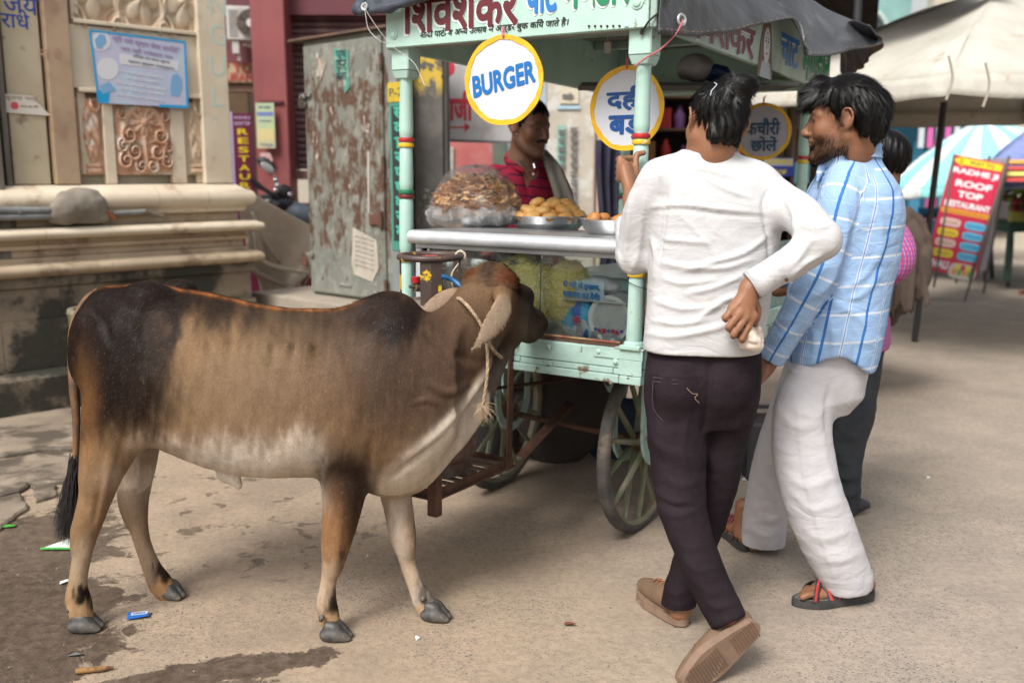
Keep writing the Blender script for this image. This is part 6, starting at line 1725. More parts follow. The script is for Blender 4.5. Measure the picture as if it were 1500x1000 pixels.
 for (hx,hy,HY,dz,yaw,hl) in ((126,921,2.79,0,-4,.93),(252,873,3.01,0,-25,.84),(492,934,2.75,0,-8,.88),(638,905,2.86,0,-18,.87)):
  g = onz(hx,hy)
  h = Solid((-.065,-.05,-.005),(.09,.05,.075),.0035)
  for s_ in (1,-1):
   h.path([(-.028,s_ * .018,.02),(.0,s_ * .02,.02),(.042,s_ * .013,.008)],[.024,.025,.016],.006)
   h.path([(-.02,s_ * .015,.05),(.005,s_ * .015,.045),(.03,s_ * .014,.02)],[.018,.018,.014],.012)
  h.fn(lambda X,Y,Z: -Z + 0 * X + 0 * Y,(-.1,-.1,-.02),(.1,.1,.1),.004,'i')
  h.fn(lambda X,Y,Z: (X * .66 + Z * .75 - .054) * 1.0 + Y * 0,(-.1,-.1,-.02),(.1,.1,.1),.004,'i')
  h.path([(.0,0,.055),(.05,0,.02),(.07,0,-.005)],[.002,.0035,.004],.006,op='s')
  v,f = h.mesh(1)
  me = fmesh('hoof',v,f)
  ho = link('hoof',me,hm,root)
  ho.location = Vector(g) - root.location; ho.rotation_euler = (0,0,R(yaw)); ho.scale = (hl,) * 3
  for s_ in (1,-1):
   d = MB(); d.lathe([(0,-.012),(.007,-.008),(.009,0),(.006,.01),(0,.014)],8)
   do = d.build('dewclaw',hm,root,smooth=1.5)
   do.location = Vector(g) - root.location + Vector((-.038,.018 * s_,.075)); do.rotation_euler = (0,R(200),0)
 # eye
 for sg in (1,-1):
  e = MB(); e.lathe([(.017 * math.sin(a * PI / 8),.017 * math.cos(a * PI / 8)) for a in range(9)],14)
  eo = e.build('eye',flat('wet_black_eye',(.01,.008,.008),.08),root,smooth=2)
  eo.location = Vector(H(.108,sg * .078,.012)) - root.location
 return root,pol,hd,sd,upv
cow_root,*_cw = make_cow()
def twisted(pts,r,turns,m,name,parent=None,world=True,**tg):
 Q = [Vector(p) for p in spline(pts,14)]
 out = MB()
 for ph in (0,2 * PI / 3,4 * PI / 3):
  T = []
  for i,p in enumerate(Q):
   d = (Q[min(i + 1,len(Q) - 1)] - Q[max(i - 1,0)]).normalized()
   a = d.cross(Vector((.3,1,.2))).normalized(); b = d.cross(a)
   t = ph + turns * 2 * PI * i / len(Q)
   T.append(p + (a * math.cos(t) + b * math.sin(t)) * r * .62)
  out.tube(T,r * .62,5)
 return out.build(name,m,parent,smooth=2,world=world,**tg)
def make_rope():
 m = mat('jute_rope',(.42,.31,.2),(.25,.17,.11),.85,sc=60,bump=.6,bsc=400,bd=.001)
 root = empty('rope',at(712,520,2.9),0,'twisted jute rope tied round the calf\'s neck with a frayed hanging end','rope')
 twisted([at(668,437,2.985),at(674,438,2.92),at(683,446,2.885),at(694,459,2.875),at(704,474,2.872),at(712,492,2.868),at(722,512,2.9),at(735,524,2.96)],.0058,26,m,'neck_loop',root)
 twisted([at(712,492,2.85),at(714,520,2.835),at(714,545,2.825),at(711,570,2.818),at(707,592,2.815)],.0055,22,m,'hanging_end',root)
 n = 160
 p = np.array([list(at(706,594,2.815))]) + RNG.normal(0,.005,(n,3))
 d = np.array((0,0,-1.0)) + RNG.normal(0,.35,(n,3))
 strands('frayed_tuft',p,d,np.tile((0,-1,.2),(n,1)),RNG.uniform(.03,.06,n),.0016,m,root,3,.2,curl=.5,kind='stuff')
make_rope()
# ================================================================== PEOPLE
class Head:
 def __init__(s,c,f,u,k=1.0):
  s.c = np.array(c,float); s.f = unit(f); u = np.array(u,float); s.u = unit(u - s.f * (u @ s.f)); s.l = np.cross(s.u,s.f); s.k = k
  s.A = np.array((s.f,s.l,s.u))
 def __call__(s,a,b,c): return s.c + (s.f * a + s.l * b + s.u * c) * s.k
 def loc(s,V): q = (V - s.c) / s.k; return q @ s.f,q @ s.l,q @ s.u
 def solid(s,S,neck,nr=.056):
  k = s.k; E = lambda c,r,kk,op='u': S.ell(s(*c),np.array(r) * k,kk,s.A,op)
  E((-.014,0,.032),(.098,.076,.09),.01)
  E((.028,0,-.03),(.062,.058,.088),.03)
  for g in (1,-1):
   S.path([s(-.012,.06 * g,-.05),s(.035,.043 * g,-.092),s(.07,.012 * g,-.108)],[.02 * k,.018 * k,.018 * k],.03)
   E((.055,.042 * g,-.03),(.02,.018,.022),.025)                     # cheek
   S.path([s(.083,.012 * g,.02),s(.078,.034 * g,.024),s(.062,.053 * g,.016)],[.007 * k,.008 * k,.006 * k],.012)
   E((.094,.031 * g,-.002),(.014,.016,.010),.012,'s')
   S.path([s(.079,.018 * g,.003),s(.084,.031 * g,.008),s(.074,.045 * g,.002)],[.003 * k] * 3,.004)
   S.path([s(.078,.018 * g,-.005),s(.081,.031 * g,-.009),s(.072,.044 * g,-.004)],[.003 * k] * 3,.005)
   E((.1,.011 * g,-.036),(.01,.007,.007),.006)
   S.path([s(.004,.07 * g,-.03),s(-.002,.078 * g,.0),s(-.008,.088 * g,.024),s(-.024,.096 * g,.026),s(-.034,.095 * g,.004),s(-.024,.087 * g,-.022),s(-.006,.075 * g,-.036)],[.006 * k,.005 * k,.005 * k,.005 * k,.0055 * k,.007 * k,.007 * k],.005)
   E((-.015,.081 * g,-.002),(.018,.008,.026),.006); E((-.010,.092 * g,-.002),(.010,.007,.015),.005,'s')
  S.path([s(.086,0,.016),s(.098,0,-.008),s(.112,0,-.03)],[.008 * k,.0085 * k,.0115 * k],.012)
  S.path([s(.108,0,-.04),s(.09,0,-.044)],.007 * k,.008)
  S.path([s(.078,.025,-.062),s(.093,.01,-.056),s(.096,0,-.057),s(.093,-.01,-.056),s(.078,-.025,-.062)],[.003 * k,.006 * k,.0055 * k,.006 * k,.003 * k],.006)
  S.path([s(.078,.022,-.066),s(.091,.008,-.071),s(.091,-.008,-.071),s(.078,-.022,-.066)],[.003 * k,.0065 * k,.0065 * k,.003 * k],.006)
  S.ell(s(.082,0,-.107),np.array((.016,.02,.016)) * k,.015,s.A)
  S.path([s(-.03,0,-.03),s(-.035,0,-.08),neck],[.055 * k,nr,nr * 1.08],.03)
  S.path([s(.045,0,-.095),(s(.01,0,-.12) + np.array(neck)) / 2,neck + s.f * .02],[.02,nr * .6,nr * .7],.03)
 def skin(s,V,beard=0,base=(.21,.095,.05)):
  a,b,c = s.loc(V); C = np.tile(np.array(base,float),(len(V),1)); n = 1 + .07 * wob(V[:,0],V[:,1],V[:,2],45)
  C *= n[:,None]
  def mk(col,w): C[:] = C + (np.array(col) - C) * w[:,None]
  g = lambda x,y,z,rx,ry,rz: np.exp(-((a - x) / rx) ** 2 - ((np.abs(b) - y) / ry) ** 2 - ((c - z) / rz) ** 2)
  mk((.19,.06,.045),.8 * g(.095,0,-.064,.02,.024,.009))
  mk((.04,.02,.015),.8 * g(.08,.033,.0235,.02,.022,.0055))       # eyebrows
  mk((.09,.04,.03),.6 * g(.085,.031,-.001,.02,.016,.008))
  mk((.30,.12,.07),.4 * g(-.015,.08,0,.025,.02,.03)); mk((.27,.12,.07),.35 * g(.11,0,-.03,.02,.015,.02))
  if beard:
   m = np.clip((-.035 - c) / .03,0,1) * np.clip((a + .03) / .04,0,1) * np.clip((c + .15) / .02,0,1)
   m = np.maximum(m,.9 * np.exp(-((c + .048) / .007) ** 2) * np.clip((a - .07) / .015,0,1) * (np.abs(b) < .03))
   m = np.maximum(m,np.exp(-((a - .0) / .014) ** 2) * np.clip((.02 - c) / .02,0,1) * np.clip((c + .1) / .02,0,1) * (np.abs(b) > .04))
   m *= 1 - np.exp(-((a - .095) / .03) ** 2 - (b / .022) ** 2 - ((c + .064) / .011) ** 2)
   m *= .75 + .35 * wob(a * 10,b * 10,c * 10,14)
   mk((.018,.012,.010),np.clip(m * beard,0,.95))
  return C
 def hair(s,root,m,line,grow=(.112,.09,.106),c0=(-.018,0,.036),seed=0,n=5200,flow=None,L=(.03,.05),extra=None,side=.0,h=.0055):
  """hair mass with its own outline, and strands combed over it"""
  R_ = .17 * s.k; S = Solid(s.c - R_,s.c + R_,h)
  S.ell(s(*c0),np.array(grow) * s.k,.01,s.A)
  if extra: extra(S,s)
  lx,lz = zip(*line)
  def cut(X,Y,Z):
   q = [X - s.c[0],Y - s.c[1],Z - s.c[2]]; dot = lambda v: (q[0] * v[0] + q[1] * v[1] + q[2] * v[2]) / s.k
   a,b,c = dot(s.f),dot(s.l),dot(s.u)
   return (np.interp(a,lx,lz) + .006 * np.sin(b * 160 + a * 90 + seed) - c) * .8
  S.fn(cut,s.c - R_,s.c + R_,.012,'i')
  V,F = S.mesh(1); N = vnorm(V,F)
  a,b,c = s.loc(V)
  V = V + N * (.0035 * np.sin(26 * np.arctan2(b,a + .02) + 5 * wob(a * 9,b * 9,c * 9,2,seed)) * np.clip((.11 - c) / .05,0,1))[:,None] * s.k
  me = fmesh('hair',V,F); o = link('hair',me,m,root,True)
  N = vnorm(V,F); a,b,c = s.loc(V)
  fl = flow or (lambda a,b,c: (-a * .6,b * .25,-np.abs(c) * 0 - 1.0))
  i = RNG.choice(len(V),n); P_ = V[i] + N[i] * .0005; q = np.stack(fl(a[i],b[i],c[i]) if not callable(fl) else fl(a[i],b[i],c[i]),1)
  cl = RNG.normal(0,.35,(60,3)); ci = (np.arctan2(b[i],a[i]) * 7 + c[i] * 90).astype(int) % 60
  D = q[:,:1] * s.f + q[:,1:2] * s.l + q[:,2:3] * s.u + cl[ci] * .45 + RNG.normal(0,.14,(n,3))
  D -= N[i] * (D * N[i]).sum(1,keepdims=True)
  so = strands('hair_strands',P_,D,N[i],RNG.uniform(L[0],L[1],n) * s.k * np.clip((c[i] + .1) / .11,.3,1),.0012,m,o,4,.1,curl=.12,world=False,kind='stuff')
  so.data.transform(Matrix.Translation(-Vector(root.location)))
  return o
 def eyes(s,root,look=(0,0)):
  for g in (1,-1):
   q = MB(); q.lathe([(.0125 * s.k * math.sin(i * PI / 10),-.0125 * s.k * math.cos(i * PI / 10)) for i in range(11)],16)
   o = q.build('eyeball',flat('eye_white',(.30,.26,.24),.45),root,smooth=3); p = s(.0685,.031 * g,-.001); o.location = Vector(p) - root.location
   q = MB(); q.lathe([(0,.0128 * s.k),(.003 * s.k,.0127 * s.k),(.0058 * s.k,.0118 * s.k),(.006 * s.k,.0112 * s.k)],14)
   o2 = q.build('iris',flat('dark_iris',(.015,.01,.008),.25),o,smooth=3)
   o2.rotation_euler = Vector(s.f + s.l * look[0] + s.u * look[1]).to_track_quat('Z','Y').to_euler()
def loft(S,secs,k=.03,yaw=0,pw=2.4,lo=None):
 """vertical garment body: sections (z, cx, cy, half width, half depth), wide axis turned by yaw"""
 secs = sorted(secs); zz = np.linspace(secs[0][0],secs[-1][0],120); Tn = np.array(secs).T
 cols = []
 for i in range(1,5):
  q = np.interp(zz,Tn[0],Tn[i]); ke = np.hanning(13); ke /= ke.sum(); cols.append(np.convolve(np.pad(q,6,'edge'),ke,'valid'))
 cy_,sy_ = math.cos(yaw),math.sin(yaw)
 def f(X,Y,Z):
  g = lambda a: np.interp(Z,zz,a)
  cx,cy,w,d = map(g,cols); dx,dy = X - cx,Y - cy
  a,b = dx * cy_ + dy * sy_,-dx * sy_ + dy * cy_
  q = (np.abs(a / w) ** pw + np.abs(b / d) ** pw + 1e-7) ** (1 / pw)
  return np.maximum((q - 1) * np.minimum(w,d) * .92,np.maximum(zz[0] - Z,Z - zz[-1]))
 mx = max(Tn[3].max(),Tn[4].max()) + .05
 S.fn(f,(Tn[1].min() - mx,Tn[2].min() - mx,zz[0] - .04),(Tn[1].max() + mx,Tn[2].max() + mx,zz[-1] + .04),k)
SKIN = None
def skin_mat():
 global SKIN
 if SKIN: return SKIN
 t = NT('skin'); b = t.attr('skin')
 b = t.mix(t.step(t.noise(140,4,.6),.35,.75,0,.28),b,t.mix(.5,b,(.02,.0,.0)))
 SKIN = t.fin(b,.46,0,t.bump(t.noise(240,3,.6),.35,.0012),Subsurface_Weight=.08,Subsurface_Radius=(.012,.004,.002),Specular_IOR_Level=.4)
 return SKIN
def hairmat(name,c=(.004,.003,.003),r=.38):
 return flat(name,c,r,Specular_IOR_Level=.22)
def add_body(root,S,head,beard=0,base=(.21,.095,.05),lines=()):
 V,F = S.mesh(1)
 if lines: V = creases(V,vnorm(V,F),lines)
 me = fmesh('body',V,F); C = head.skin(V,beard,base)
 vcol(me,'skin',np.clip(C,.004,.9)); me.materials.append(skin_mat())
 return link('body',me,None,root,True),V,F
def garment(root,name,S,m,amp=0,fr=20,lines=(),attrs=None,sm=1,aniso=(1,1,1),face=(0,-1,.2),par=None):
 V,F = S.mesh(sm); N = vnorm(V,F)
 if amp: V = V + N * (amp * wob(V[:,0] * aniso[0],V[:,1] * aniso[1],V[:,2] * aniso[2],fr))[:,None]
 if lines: V = creases(V,N,lines,face)
 me = fmesh(name,V,F)
 if attrs is not None:
  U = attrs(V); vcol(me,'weave',U)
 me.materials.append(m)
 return link(name,me,None,par or root,True)
def cloth(name,c,c2=None,rough=.85,bsc=900,bump=.12,dirt=None,**kw):
 if name in _mc: return _mc[name]
 t = NT(name); co = t.co(); c2 = c2 or tuple(x * .9 for x in c)
 b = t.mix(t.step(t.noise(5,5,.6,co),.35,.65),c,c2)
 w1 = t.noise(bsc,2,.5,t.co(sc=(1,1,.12))); w2 = t.noise(bsc,2,.5,t.co(sc=(.12,.12,1)))
 b = t.mix(t.step(t.ma('ADD',w1,w2),.8,1.2,0,.12),b,t.mix(.5,b,(0,0,0)))
 if dirt: b = t.mix(t.step(t.noise(9,6,.65,co),.62,.75,0,.5),b,dirt)
 fo = t.noise(9,3,.55,t.co(sc=(1,1,1.8)),1.0)
 n1 = t.bump(fo,.3,.022); _mc[name] = t.fin(b,rough,0,t.bump(t.ma('ADD',w1,w2),bump,.001,n1),Specular_IOR_Level=.12,**kw)
 return _mc[name]
def nearseg(V,P):
 """arc length along and distance to a polyline"""
 P = np.array(P); best = np.full(len(V),9.); s = np.zeros(len(V)); acc = 0; idx = np.zeros(len(V),int)
 for k in range(len(P) - 1):
  ba = P[k + 1] - P[k]; L = np.linalg.norm(ba); t_ = np.clip((V - P[k]) @ ba / L ** 2,0,1)
  d = np.linalg.norm(V - P[k] - t_[:,None] * ba,axis=1); m = d < best; best[m] = d[m]; s[m] = acc + t_[m] * L; idx[m] = k; acc += L
 return s,best,idx
def collar(root,a,b,r0,r1,m,fold=0,nm='collar'):
 ax = unit(np.array(b) - a); x = unit(np.cross(ax,(0,1,0))); y = np.cross(ax,x); L = np.linalg.norm(np.array(b) - a)
 q = MB()
 def f(u,v):
  t = 2 * PI * u; r = r0 + (r1 - r0) * v; h = L * v * (.95 + .05 * math.cos(t + 2.2))
  if fold: r = r1 + .004 + (1 - v) * fold; h = L * (1.0 - .62 * (1 - v)) * (.86 + .14 * math.cos(t + 2.2)) + .002
  return tuple(np.array(a) + ax * h + x * r * math.cos(t) + y * r * math.sin(t))
 q.grid(f,40,6,wrap=True); q.build(nm,m,root,smooth=2,solid=.004,world=True)
# ------------------------------------------------------------------ man in the white shirt
def man_white():
 root = empty('person',(.62,2.8,0),0,'man in white long-sleeved shirt and dark trousers seen from behind, holding the cart post','person')
 H_ = Head(A(1047,181,2.80),(-.24,.96,-.06),(.16,.0,1),.95)
 S = Solid((.28,2.36,.0),(.95,3.32,1.74),.0052)
 nb = A(1038,240,2.79)
 H_.solid(S,nb,.054)
 S.path([nb,A(1036,310,2.79),A(1032,420,2.78),A(1030,520,2.78)],[.05,.08,.08,.08],.02,flat=((0,1,0),.8))
 S.path([A(1036,275,2.79),A(980,275,2.80),A(958,278,2.80)],[.035,.035,.035],.03); S.path([A(1036,275,2.79),A(1100,282,2.78),A(1136,296,2.76)],[.035,.035,.035],.03)
 # left arm to the post
 lw = A(925,292,3.055)
 S.path([A(955,272,2.8),A(934,340,2.84),A(930,376,2.87)],[.04,.032,.026],.02)
 S.path([A(930,376,2.87),A(926,340,2.95),lw],[.026,.028,.026],.02)
 S.path([lw,A(922,272,3.10),A(917,252,3.135)],[.026,.031,.034],.02,flat=((.8,-.5,0),.62))
 K = [A(909,233 + 9.5 * i,3.155 - .006 * i) for i in range(4)]
 for i,kn in enumerate(K):
  S.path([A(917,258,3.125),kn],[.016,.0125],.012)
  x,y,z = kn
  S.path([kn,kn + (-.002,.038,-.002),(.385,3.232,z + .004),(.425,3.238,z + .004),(.437,3.215,z)],[.0115,.0105,.0098,.009,.008],.004)
 S.path([A(923,266,3.11),A(931,256,3.14),(.405,3.168,K[0][2] + .01),(.43,3.172,K[0][2] + .02)],[.014,.0125,.011,.009],.008)
 # right arm folded behind the back
 el = A(1206,352,2.58); rw = A(1099,421,2.600)
 S.path([A(1138,292,2.76),(A(1138,292,2.76) + el) / 2,el + (-.012,.02,0)],[.038,.03,.024],.02)
 S.path([el + (-.012,.02,0),(el + rw) / 2,rw],[.024,.027,.025],.02)
 S.path([rw,A(1093,438,2.59),A(1085,454,2.588)],[.025,.03,.036],.018,flat=((.1,1,.2),.55))
 kn = [A(1073,452,2.583),A(1083,459,2.573),A(1093,464,2.575),A(1104,463,2.583)]
 pp = [A(1062,465,2.578),A(1067,479,2.568),A(1074,490,2.570),A(1087,496,2.578)]
 for a,b in zip(kn,pp):
  S.path([A(1090,440,2.592),a],[.013,.0115],.008); S.ell(a,(.0115,) * 3,.006)
  c = b + np.array((.012,.036,-.004))
  S.path([a,(a + b) / 2 + (0,-.003,0),b],[.0108,.0098,.0098],.004)
  S.path([b,b + np.array((.006,.018,-.008)),c,c + np.array((.02,.006,.01))],[.0098,.0095,.009,.008],.003)
 S.path([A(1104,438,2.605),A(1110,456,2.61),A(1106,475,2.62)],[.013,.0115,.009],.008)
 for a,b in (((1092,432),(1076,452)),((1096,436),(1086,458)),((1099,440),(1096,462))): S.path([A(*a,2.575),A(*b,2.567)],.0026,.005)
 # hidden legs, then ankles
 S.path([A(1000,540,2.78),A(1000,735,2.72),A(1064,900,2.53)],[.06,.045,.035],.02); S.path([A(1060,540,2.8),A(1042,740,2.85),A(996,893,2.83)],[.06,.045,.036],.02)
 body,V,F = add_body(root,S,H_,0,(.26,.12,.065))
 # hair
 wh = (-.085,-.01,.085)
 def fl(a,b,c):
  da,db,dc = a - wh[0],b - wh[1],c - wh[2]
  return (da * 4 - db * 5,db * 6 + da * 4,dc * 8 - .25)
 def ex(S,s):
  S.path([s(-.085,0,-.02),s(-.086,-.015,-.05),s(-.08,-.03,-.07)],[.03,.026,.018],.03); S.path([s(-.085,.0,-.02),s(-.088,.025,-.05),s(-.08,.035,-.066)],[.03,.028,.02],.03)
  S.ell(s(.02,-.035,.1),(.045,.035,.028),.04,s.A); S.ell(s(-.07,-.03,.11),(.05,.05,.03),.03,s.A)
 ho = H_.hair(root,hairmat('black_hair'),[(-.2,-.074),(-.06,-.07),(-.044,-.05),(-.032,.0),(-.024,.026),(.0,.03),(.03,.03),(.05,.05),(.1,.07)],(.102,.081,.092),(-.018,0,.035),1,14000,fl,(.016,.03),ex)
 th_ = MB(); th_.tube(spline([A(1046,121,2.69),A(1050,124,2.687),A(1046,129,2.683),A(1042,134,2.68),A(1041,140,2.678)],5),.0012,4); th_.build('thread',flat('pale_thread',(.5,.55,.62),.8),root,world=True)
 # shirt
 S = Solid((.24,2.44,.78),(1.02,3.12,1.56),.0062)
 q = lambda y,x0,x1,Y,d: ((lambda a,b: (a[2],(a[0] + b[0]) / 2,Y,(b[0] - a[0]) / 2,d))(A(x0,y,Y),A(x1,y,Y)))
 loft(S,[q(512,942,1112,2.78,.125),q(490,944,1116,2.78,.128),q(450,948,1124,2.78,.12),q(400,950,1132,2.785,.118),q(350,952,1140,2.79,.118),q(300,950,1146,2.79,.115),q(270,962,1136,2.79,.098),q(248,985,1108,2.79,.08),q(232,1003,1078,2.79,.062),q(224,1005,1074,2.79,.062)],.03,R(-6))
 lsl = [A(962,268,2.79),A(938,318,2.83),A(928,372,2.865)]; S.path([A(1000,248,2.79),A(972,256,2.79)] + lsl,[.05,.052,.058,.054,.05],.03)
 S.path([A(929,376,2.865),A(924,352,2.93),A(921,330,3.0)],[.053,.047,.043],.02)
 rsl = [A(1130,288,2.76),A(1172,315,2.67),A(1202,350,2.585)]; S.path([A(1075,250,2.79),A(1108,264,2.78)] + rsl,[.045,.055,.058,.055,.052],.03)
 fsl = [A(1202,352,2.585),A(1165,380,2.60),A(1122,406,2.60)]; S.path(fsl,[.053,.048,.041],.02)
 S.path([A(1124,405,2.60),A(1104,417,2.60)],[.042,.041],.004)
 # open the cuffs, the neck and the hem
 S.cut(A(1104,417,2.60),A(1100,420,2.6) - A(1112,412,2.6),.052); S.cut(A(921,330,3.0),A(920,318,3.04) - A(922,338,2.985),.054)
 S.path([A(1045,200,2.80),A(1041,224,2.80)],[.056,.05],.004,op='s')
 L = []
 for a in (((955,303),(1000,300),(1060,307),(1120,312)),): L.append((.004,4,a)); L.append((-.003,4,[(x,y + 7) for x,y in a]))
 for h,w,p in ((.006,5,((970,385),(1010,392),(1060,392),(1100,380))),(.005,4,((968,350),(990,352),(1040,356))),(.005,4,((972,408),(1000,415),(1050,410))),(.006,5,((1000,398),(1040,385),(1090,370),(1125,345))),
     (.005,5,((960,440),(1000,452),(1060,448))),(.005,5,((1005,430),(1050,420),(1095,400))),(.006,5,((1020,470),(1060,440),(1100,432))),(.006,6,((950,488),(990,492),(1050,480),(1075,470))),(.005,4,((955,470),(1000,474),(1040,468))),
     (-.006,4,((968,262),(975,290),(972,330),(966,372),(960,400))),(.007,5,((955,350),(962,375),(958,405))),(-.005,4,((1128,275),(1118,300),(1125,350),(1128,390))),
     (.005,5,((925,280),(920,330),(915,380))),(.004,5,((945,290),(940,330),(935,370),(925,400))),(.004,4,((905,370),(915,395),(935,405))),
     (.006,5,((1150,290),(1165,320),(1160,350))),(.006,5,((1175,330),(1195,335),(1215,330))),(.006,5,((1190,350),(1175,372),(1165,385))),(.005,4,((1150,362),(1142,385),(1150,408))),(.005,4,((1205,372),(1180,385),(1160,405))),(.004,3,((1138,372),(1130,392),(1136,412))),
     (.004,4,((1000,245),(1040,250),(1080,262))),(.004,4,((1030,260),(1070,280),(1100,290))),(.003,3,((1000,320),(1030,350),(1050,380)))):
  L.append((h,w,p))
 wm = cloth('white_cotton',(.53,.53,.54),(.49,.49,.50),.85,dirt=(.6,.56,.5),Transmission_Weight=.0)
 collar(root,A(1040,240,2.795),A(1043,214,2.80),.068,.064,wm)
 sh = garment(root,'shirt',S,wm,.0017,24,[(h * 1.6,w * .8,p) for h,w,p in L],aniso=(.6,.6,1.6))
 cf = MB(); fr0,fr1 = A(1117,409,2.6),A(1101,418,2.6)
 for (p0,p1,r,nm) in ((A(1119,408,2.60),A(1101,419,2.60),.0425,'cuff'),(A(922,342,2.975),A(920.5,328,3.01),.0435,'cuff')):
  cf = MB(); cf.tube([p0,p0 + (p1 - p0) * .1,p0 + (p1 - p0) * .9,p1,p1 - (p1 - p0) * .15],[r * .97,r,r * 1.03,r * 1.0,r * .86],26,caps=False)
  cf.build(nm,wm,root,smooth=2,world=True)
 q_ = MB(); q_.disc((0,0,0),.0055,.002,1,12); b_ = q_.build('button',flat('button_brown',(.06,.03,.02),.4),root); b_.location = Vector(A(1152,410,2.545)) - root.location
 # cloth in the fist
 S = Solid((.58,2.5,.78),(.78,2.74,1.0),.004)
 S.path([A(1092,478,2.62),A(1098,492,2.60),A(1106,504,2.60)],[.022,.026,.02],.01); S.path([A(1085,496,2.61),A(1093,505,2.60),A(1110,500,2.61)],[.012,.016,.016],.01); S.path([A(1108,482,2.63),A(1114,500,2.63)],[.012,.014],.01)
 garment(root,'handkerchief',S,cloth('soiled_white',(.70,.66,.6),(.6,.5,.42)),.006,60)
 # trousers
 S = Solid((.28,2.38,.06),(.86,3.0,.96),.0062)
 loft(S,[q(518,948,1112,2.78,.105),q(500,950,1112,2.78,.1),q(545,946,1113,2.78,.115),q(585,946,1110,2.78,.115),q(620,955,1100,2.78,.09)],.03,R(-6))
 S.path([A(992,560,2.76),A(992,640,2.735),A(998,735,2.69),A(1018,800,2.63),A(1042,860,2.57),A(1064,903,2.53)],[.085,.085,.074,.062,.057,.053],.025)
 S.path([A(1066,560,2.79),A(1056,640,2.81),A(1040,730,2.84),A(1020,800,2.845),A(1000,860,2.84),A(992,893,2.83)],[.083,.083,.07,.062,.055,.054],.02)
 S.cut(A(1068,912,2.515),A(1064,903,2.53) - A(1042,860,2.57),.11); S.cut(A(992,902,2.83),(-.03,.05,-1),.12)
 S.ell(A(990,570,2.68),(.06,.04,.06),.04); S.ell(A(1064,568,2.69),(.058,.04,.06),.04)
 L = [(-.008,5,((1040,508),(1040,550),(1036,600),(1030,640))),(.005,3,((952,546),(985,552),(1030,550))),(.005,3,((1080,543),(1100,540),(1112,534)))]
 for h,w,p in ((.005,6,((955,640),(975,660),(1000,665))),(.005,6,((960,720),(985,735),(1015,735))),(.006,6,((965,745),(990,755),(1020,748))),(.005,6,((975,700),(1000,712),(1030,700))),(-.006,4,((968,732),(990,742),(1018,742))),(.004,6,((985,780),(1005,800),(1030,800))),(.004,5,((1000,815),(1020,835),(1045,832))),(.005,6,((1020,850),(1040,868),(1070,860))),(.005,5,((1030,875),(1050,890),(1080,880))),
     (.004,6,((1030,650),(1045,690),(1035,720))),(.004,6,((1010,600),(1000,650),(1005,700))),(.004,6,((1095,600),(1070,640),(1050,650))),(.004,6,((960,590),(965,640),(958,680))),(.003,5,((1050,700),(1065,720),(1070,740))),(.004,5,((970,860),(990,870),(1010,862))),(.003,5,((975,880),(995,888),(1012,880)))): L.append((h,w,p))
 t = NT('dark_denim'); co = t.co()
 b = t.mix(t.step(t.noise(4,5,.6,co),.35,.65),(.014,.009,.012),(.022,.015,.019)); b = t.mix(t.step(t.noise(420,2,.6,t.co(sc=(1,1,.3))),.5,.8,0,.3),b,(.06,.045,.05))
 dm = t.fin(b,.8,0,t.bump(t.noise(420,2,.6,t.co(sc=(1,1,.3))),.2,.001,t.bump(t.noise(12,3,.5,co,1),.35,.02)),Specular_IOR_Level=.1)
 garment(root,'trousers',S,dm,.0028,22,L,aniso=(.7,.7,1.5))
 def surf(px,py,Y): return Vector(A(px,py,Y))
 # stitching: pockets, yoke
 st_ = flat('trouser_thread',(.05,.035,.04),.8); tr = MB()
 for pts in (((956,552),(985,556),(1014,554)),((956,558),(985,562),(1013,560)),((956,560),(958,600),(985,622),(1012,600),(1014,556))):
  tr.tube([surf(x,y,2.64 + .0008 * abs(x - 990) + .0004 * abs(y - 565)) for x,y in spline([np.array(p,float) for p in pts],5)],.0014,4)
 tr.build('pocket_seam',st_,root,world=True)
 q_ = MB(); q_.tube([surf(x,y,2.632) for x,y in spline([np.array(p,float) for p in ((1006,568),(1014,576),(1022,577),(1018,583),(1024,590))],5)],.001,4); q_.build('embroidery',flat('embroidery_thread',(.28,.18,.12),.7),root,world=True)
 # shoes
 def shoe(heel,toe,nrm,nm='shoe',L_=.275):
  d = unit(toe - heel); n_ = unit(np.array(nrm) - d * (np.array(nrm) @ d)); s_ = np.cross(d,n_)          # n_ points out of the sole
  F_ = lambda a,b,c: heel + d * a * L_ + s_ * b + n_ * c
  lo = np.minimum(heel,toe) - .12; hi = np.maximum(heel,toe) + .12
  r = empty('shoe',tuple((heel + toe) / 2 - np.array(root.location))); r.parent = root
  so = MB(); n = 40; ol = []
  for k in range(n):
   a = 2 * PI * k / n; x = .5 - .5 * math.cos(a); w = (.036 + .012 * math.sin(PI * min(x * 1.0,1)) ** 2 + .010 * math.exp(-((x - .68) / .2) ** 2)) * math.sqrt(max(1 - abs(2 * x - 1) ** 5,0)); ol.append((x,w * (1 if math.sin(a) >= 0 else -1)))
  vs = [tuple(F_(x,y,c)) for c in (-.026,-.012,.0) for x,y in ol]
  fs = [tuple(range(n)),tuple(2 * n + i for i in range(n))] + [(j * n + i,j * n + (i + 1) % n,(j + 1) * n + (i + 1) % n,(j + 1) * n + i) for j in (0,1) for i in range(n)]
  so.add(vs,fs); so.build('sole',mat('crepe_sole',(.225,.145,.10),(.17,.11,.078),.75,sc=15,bump=.4,bsc=80,dirt=(.42,.3,.2),dsc=14,dlo=.55,dhi=.7),r,world=False).data.transform(Matrix.Translation(-Vector(root.location) - r.location))
  tread = MB()
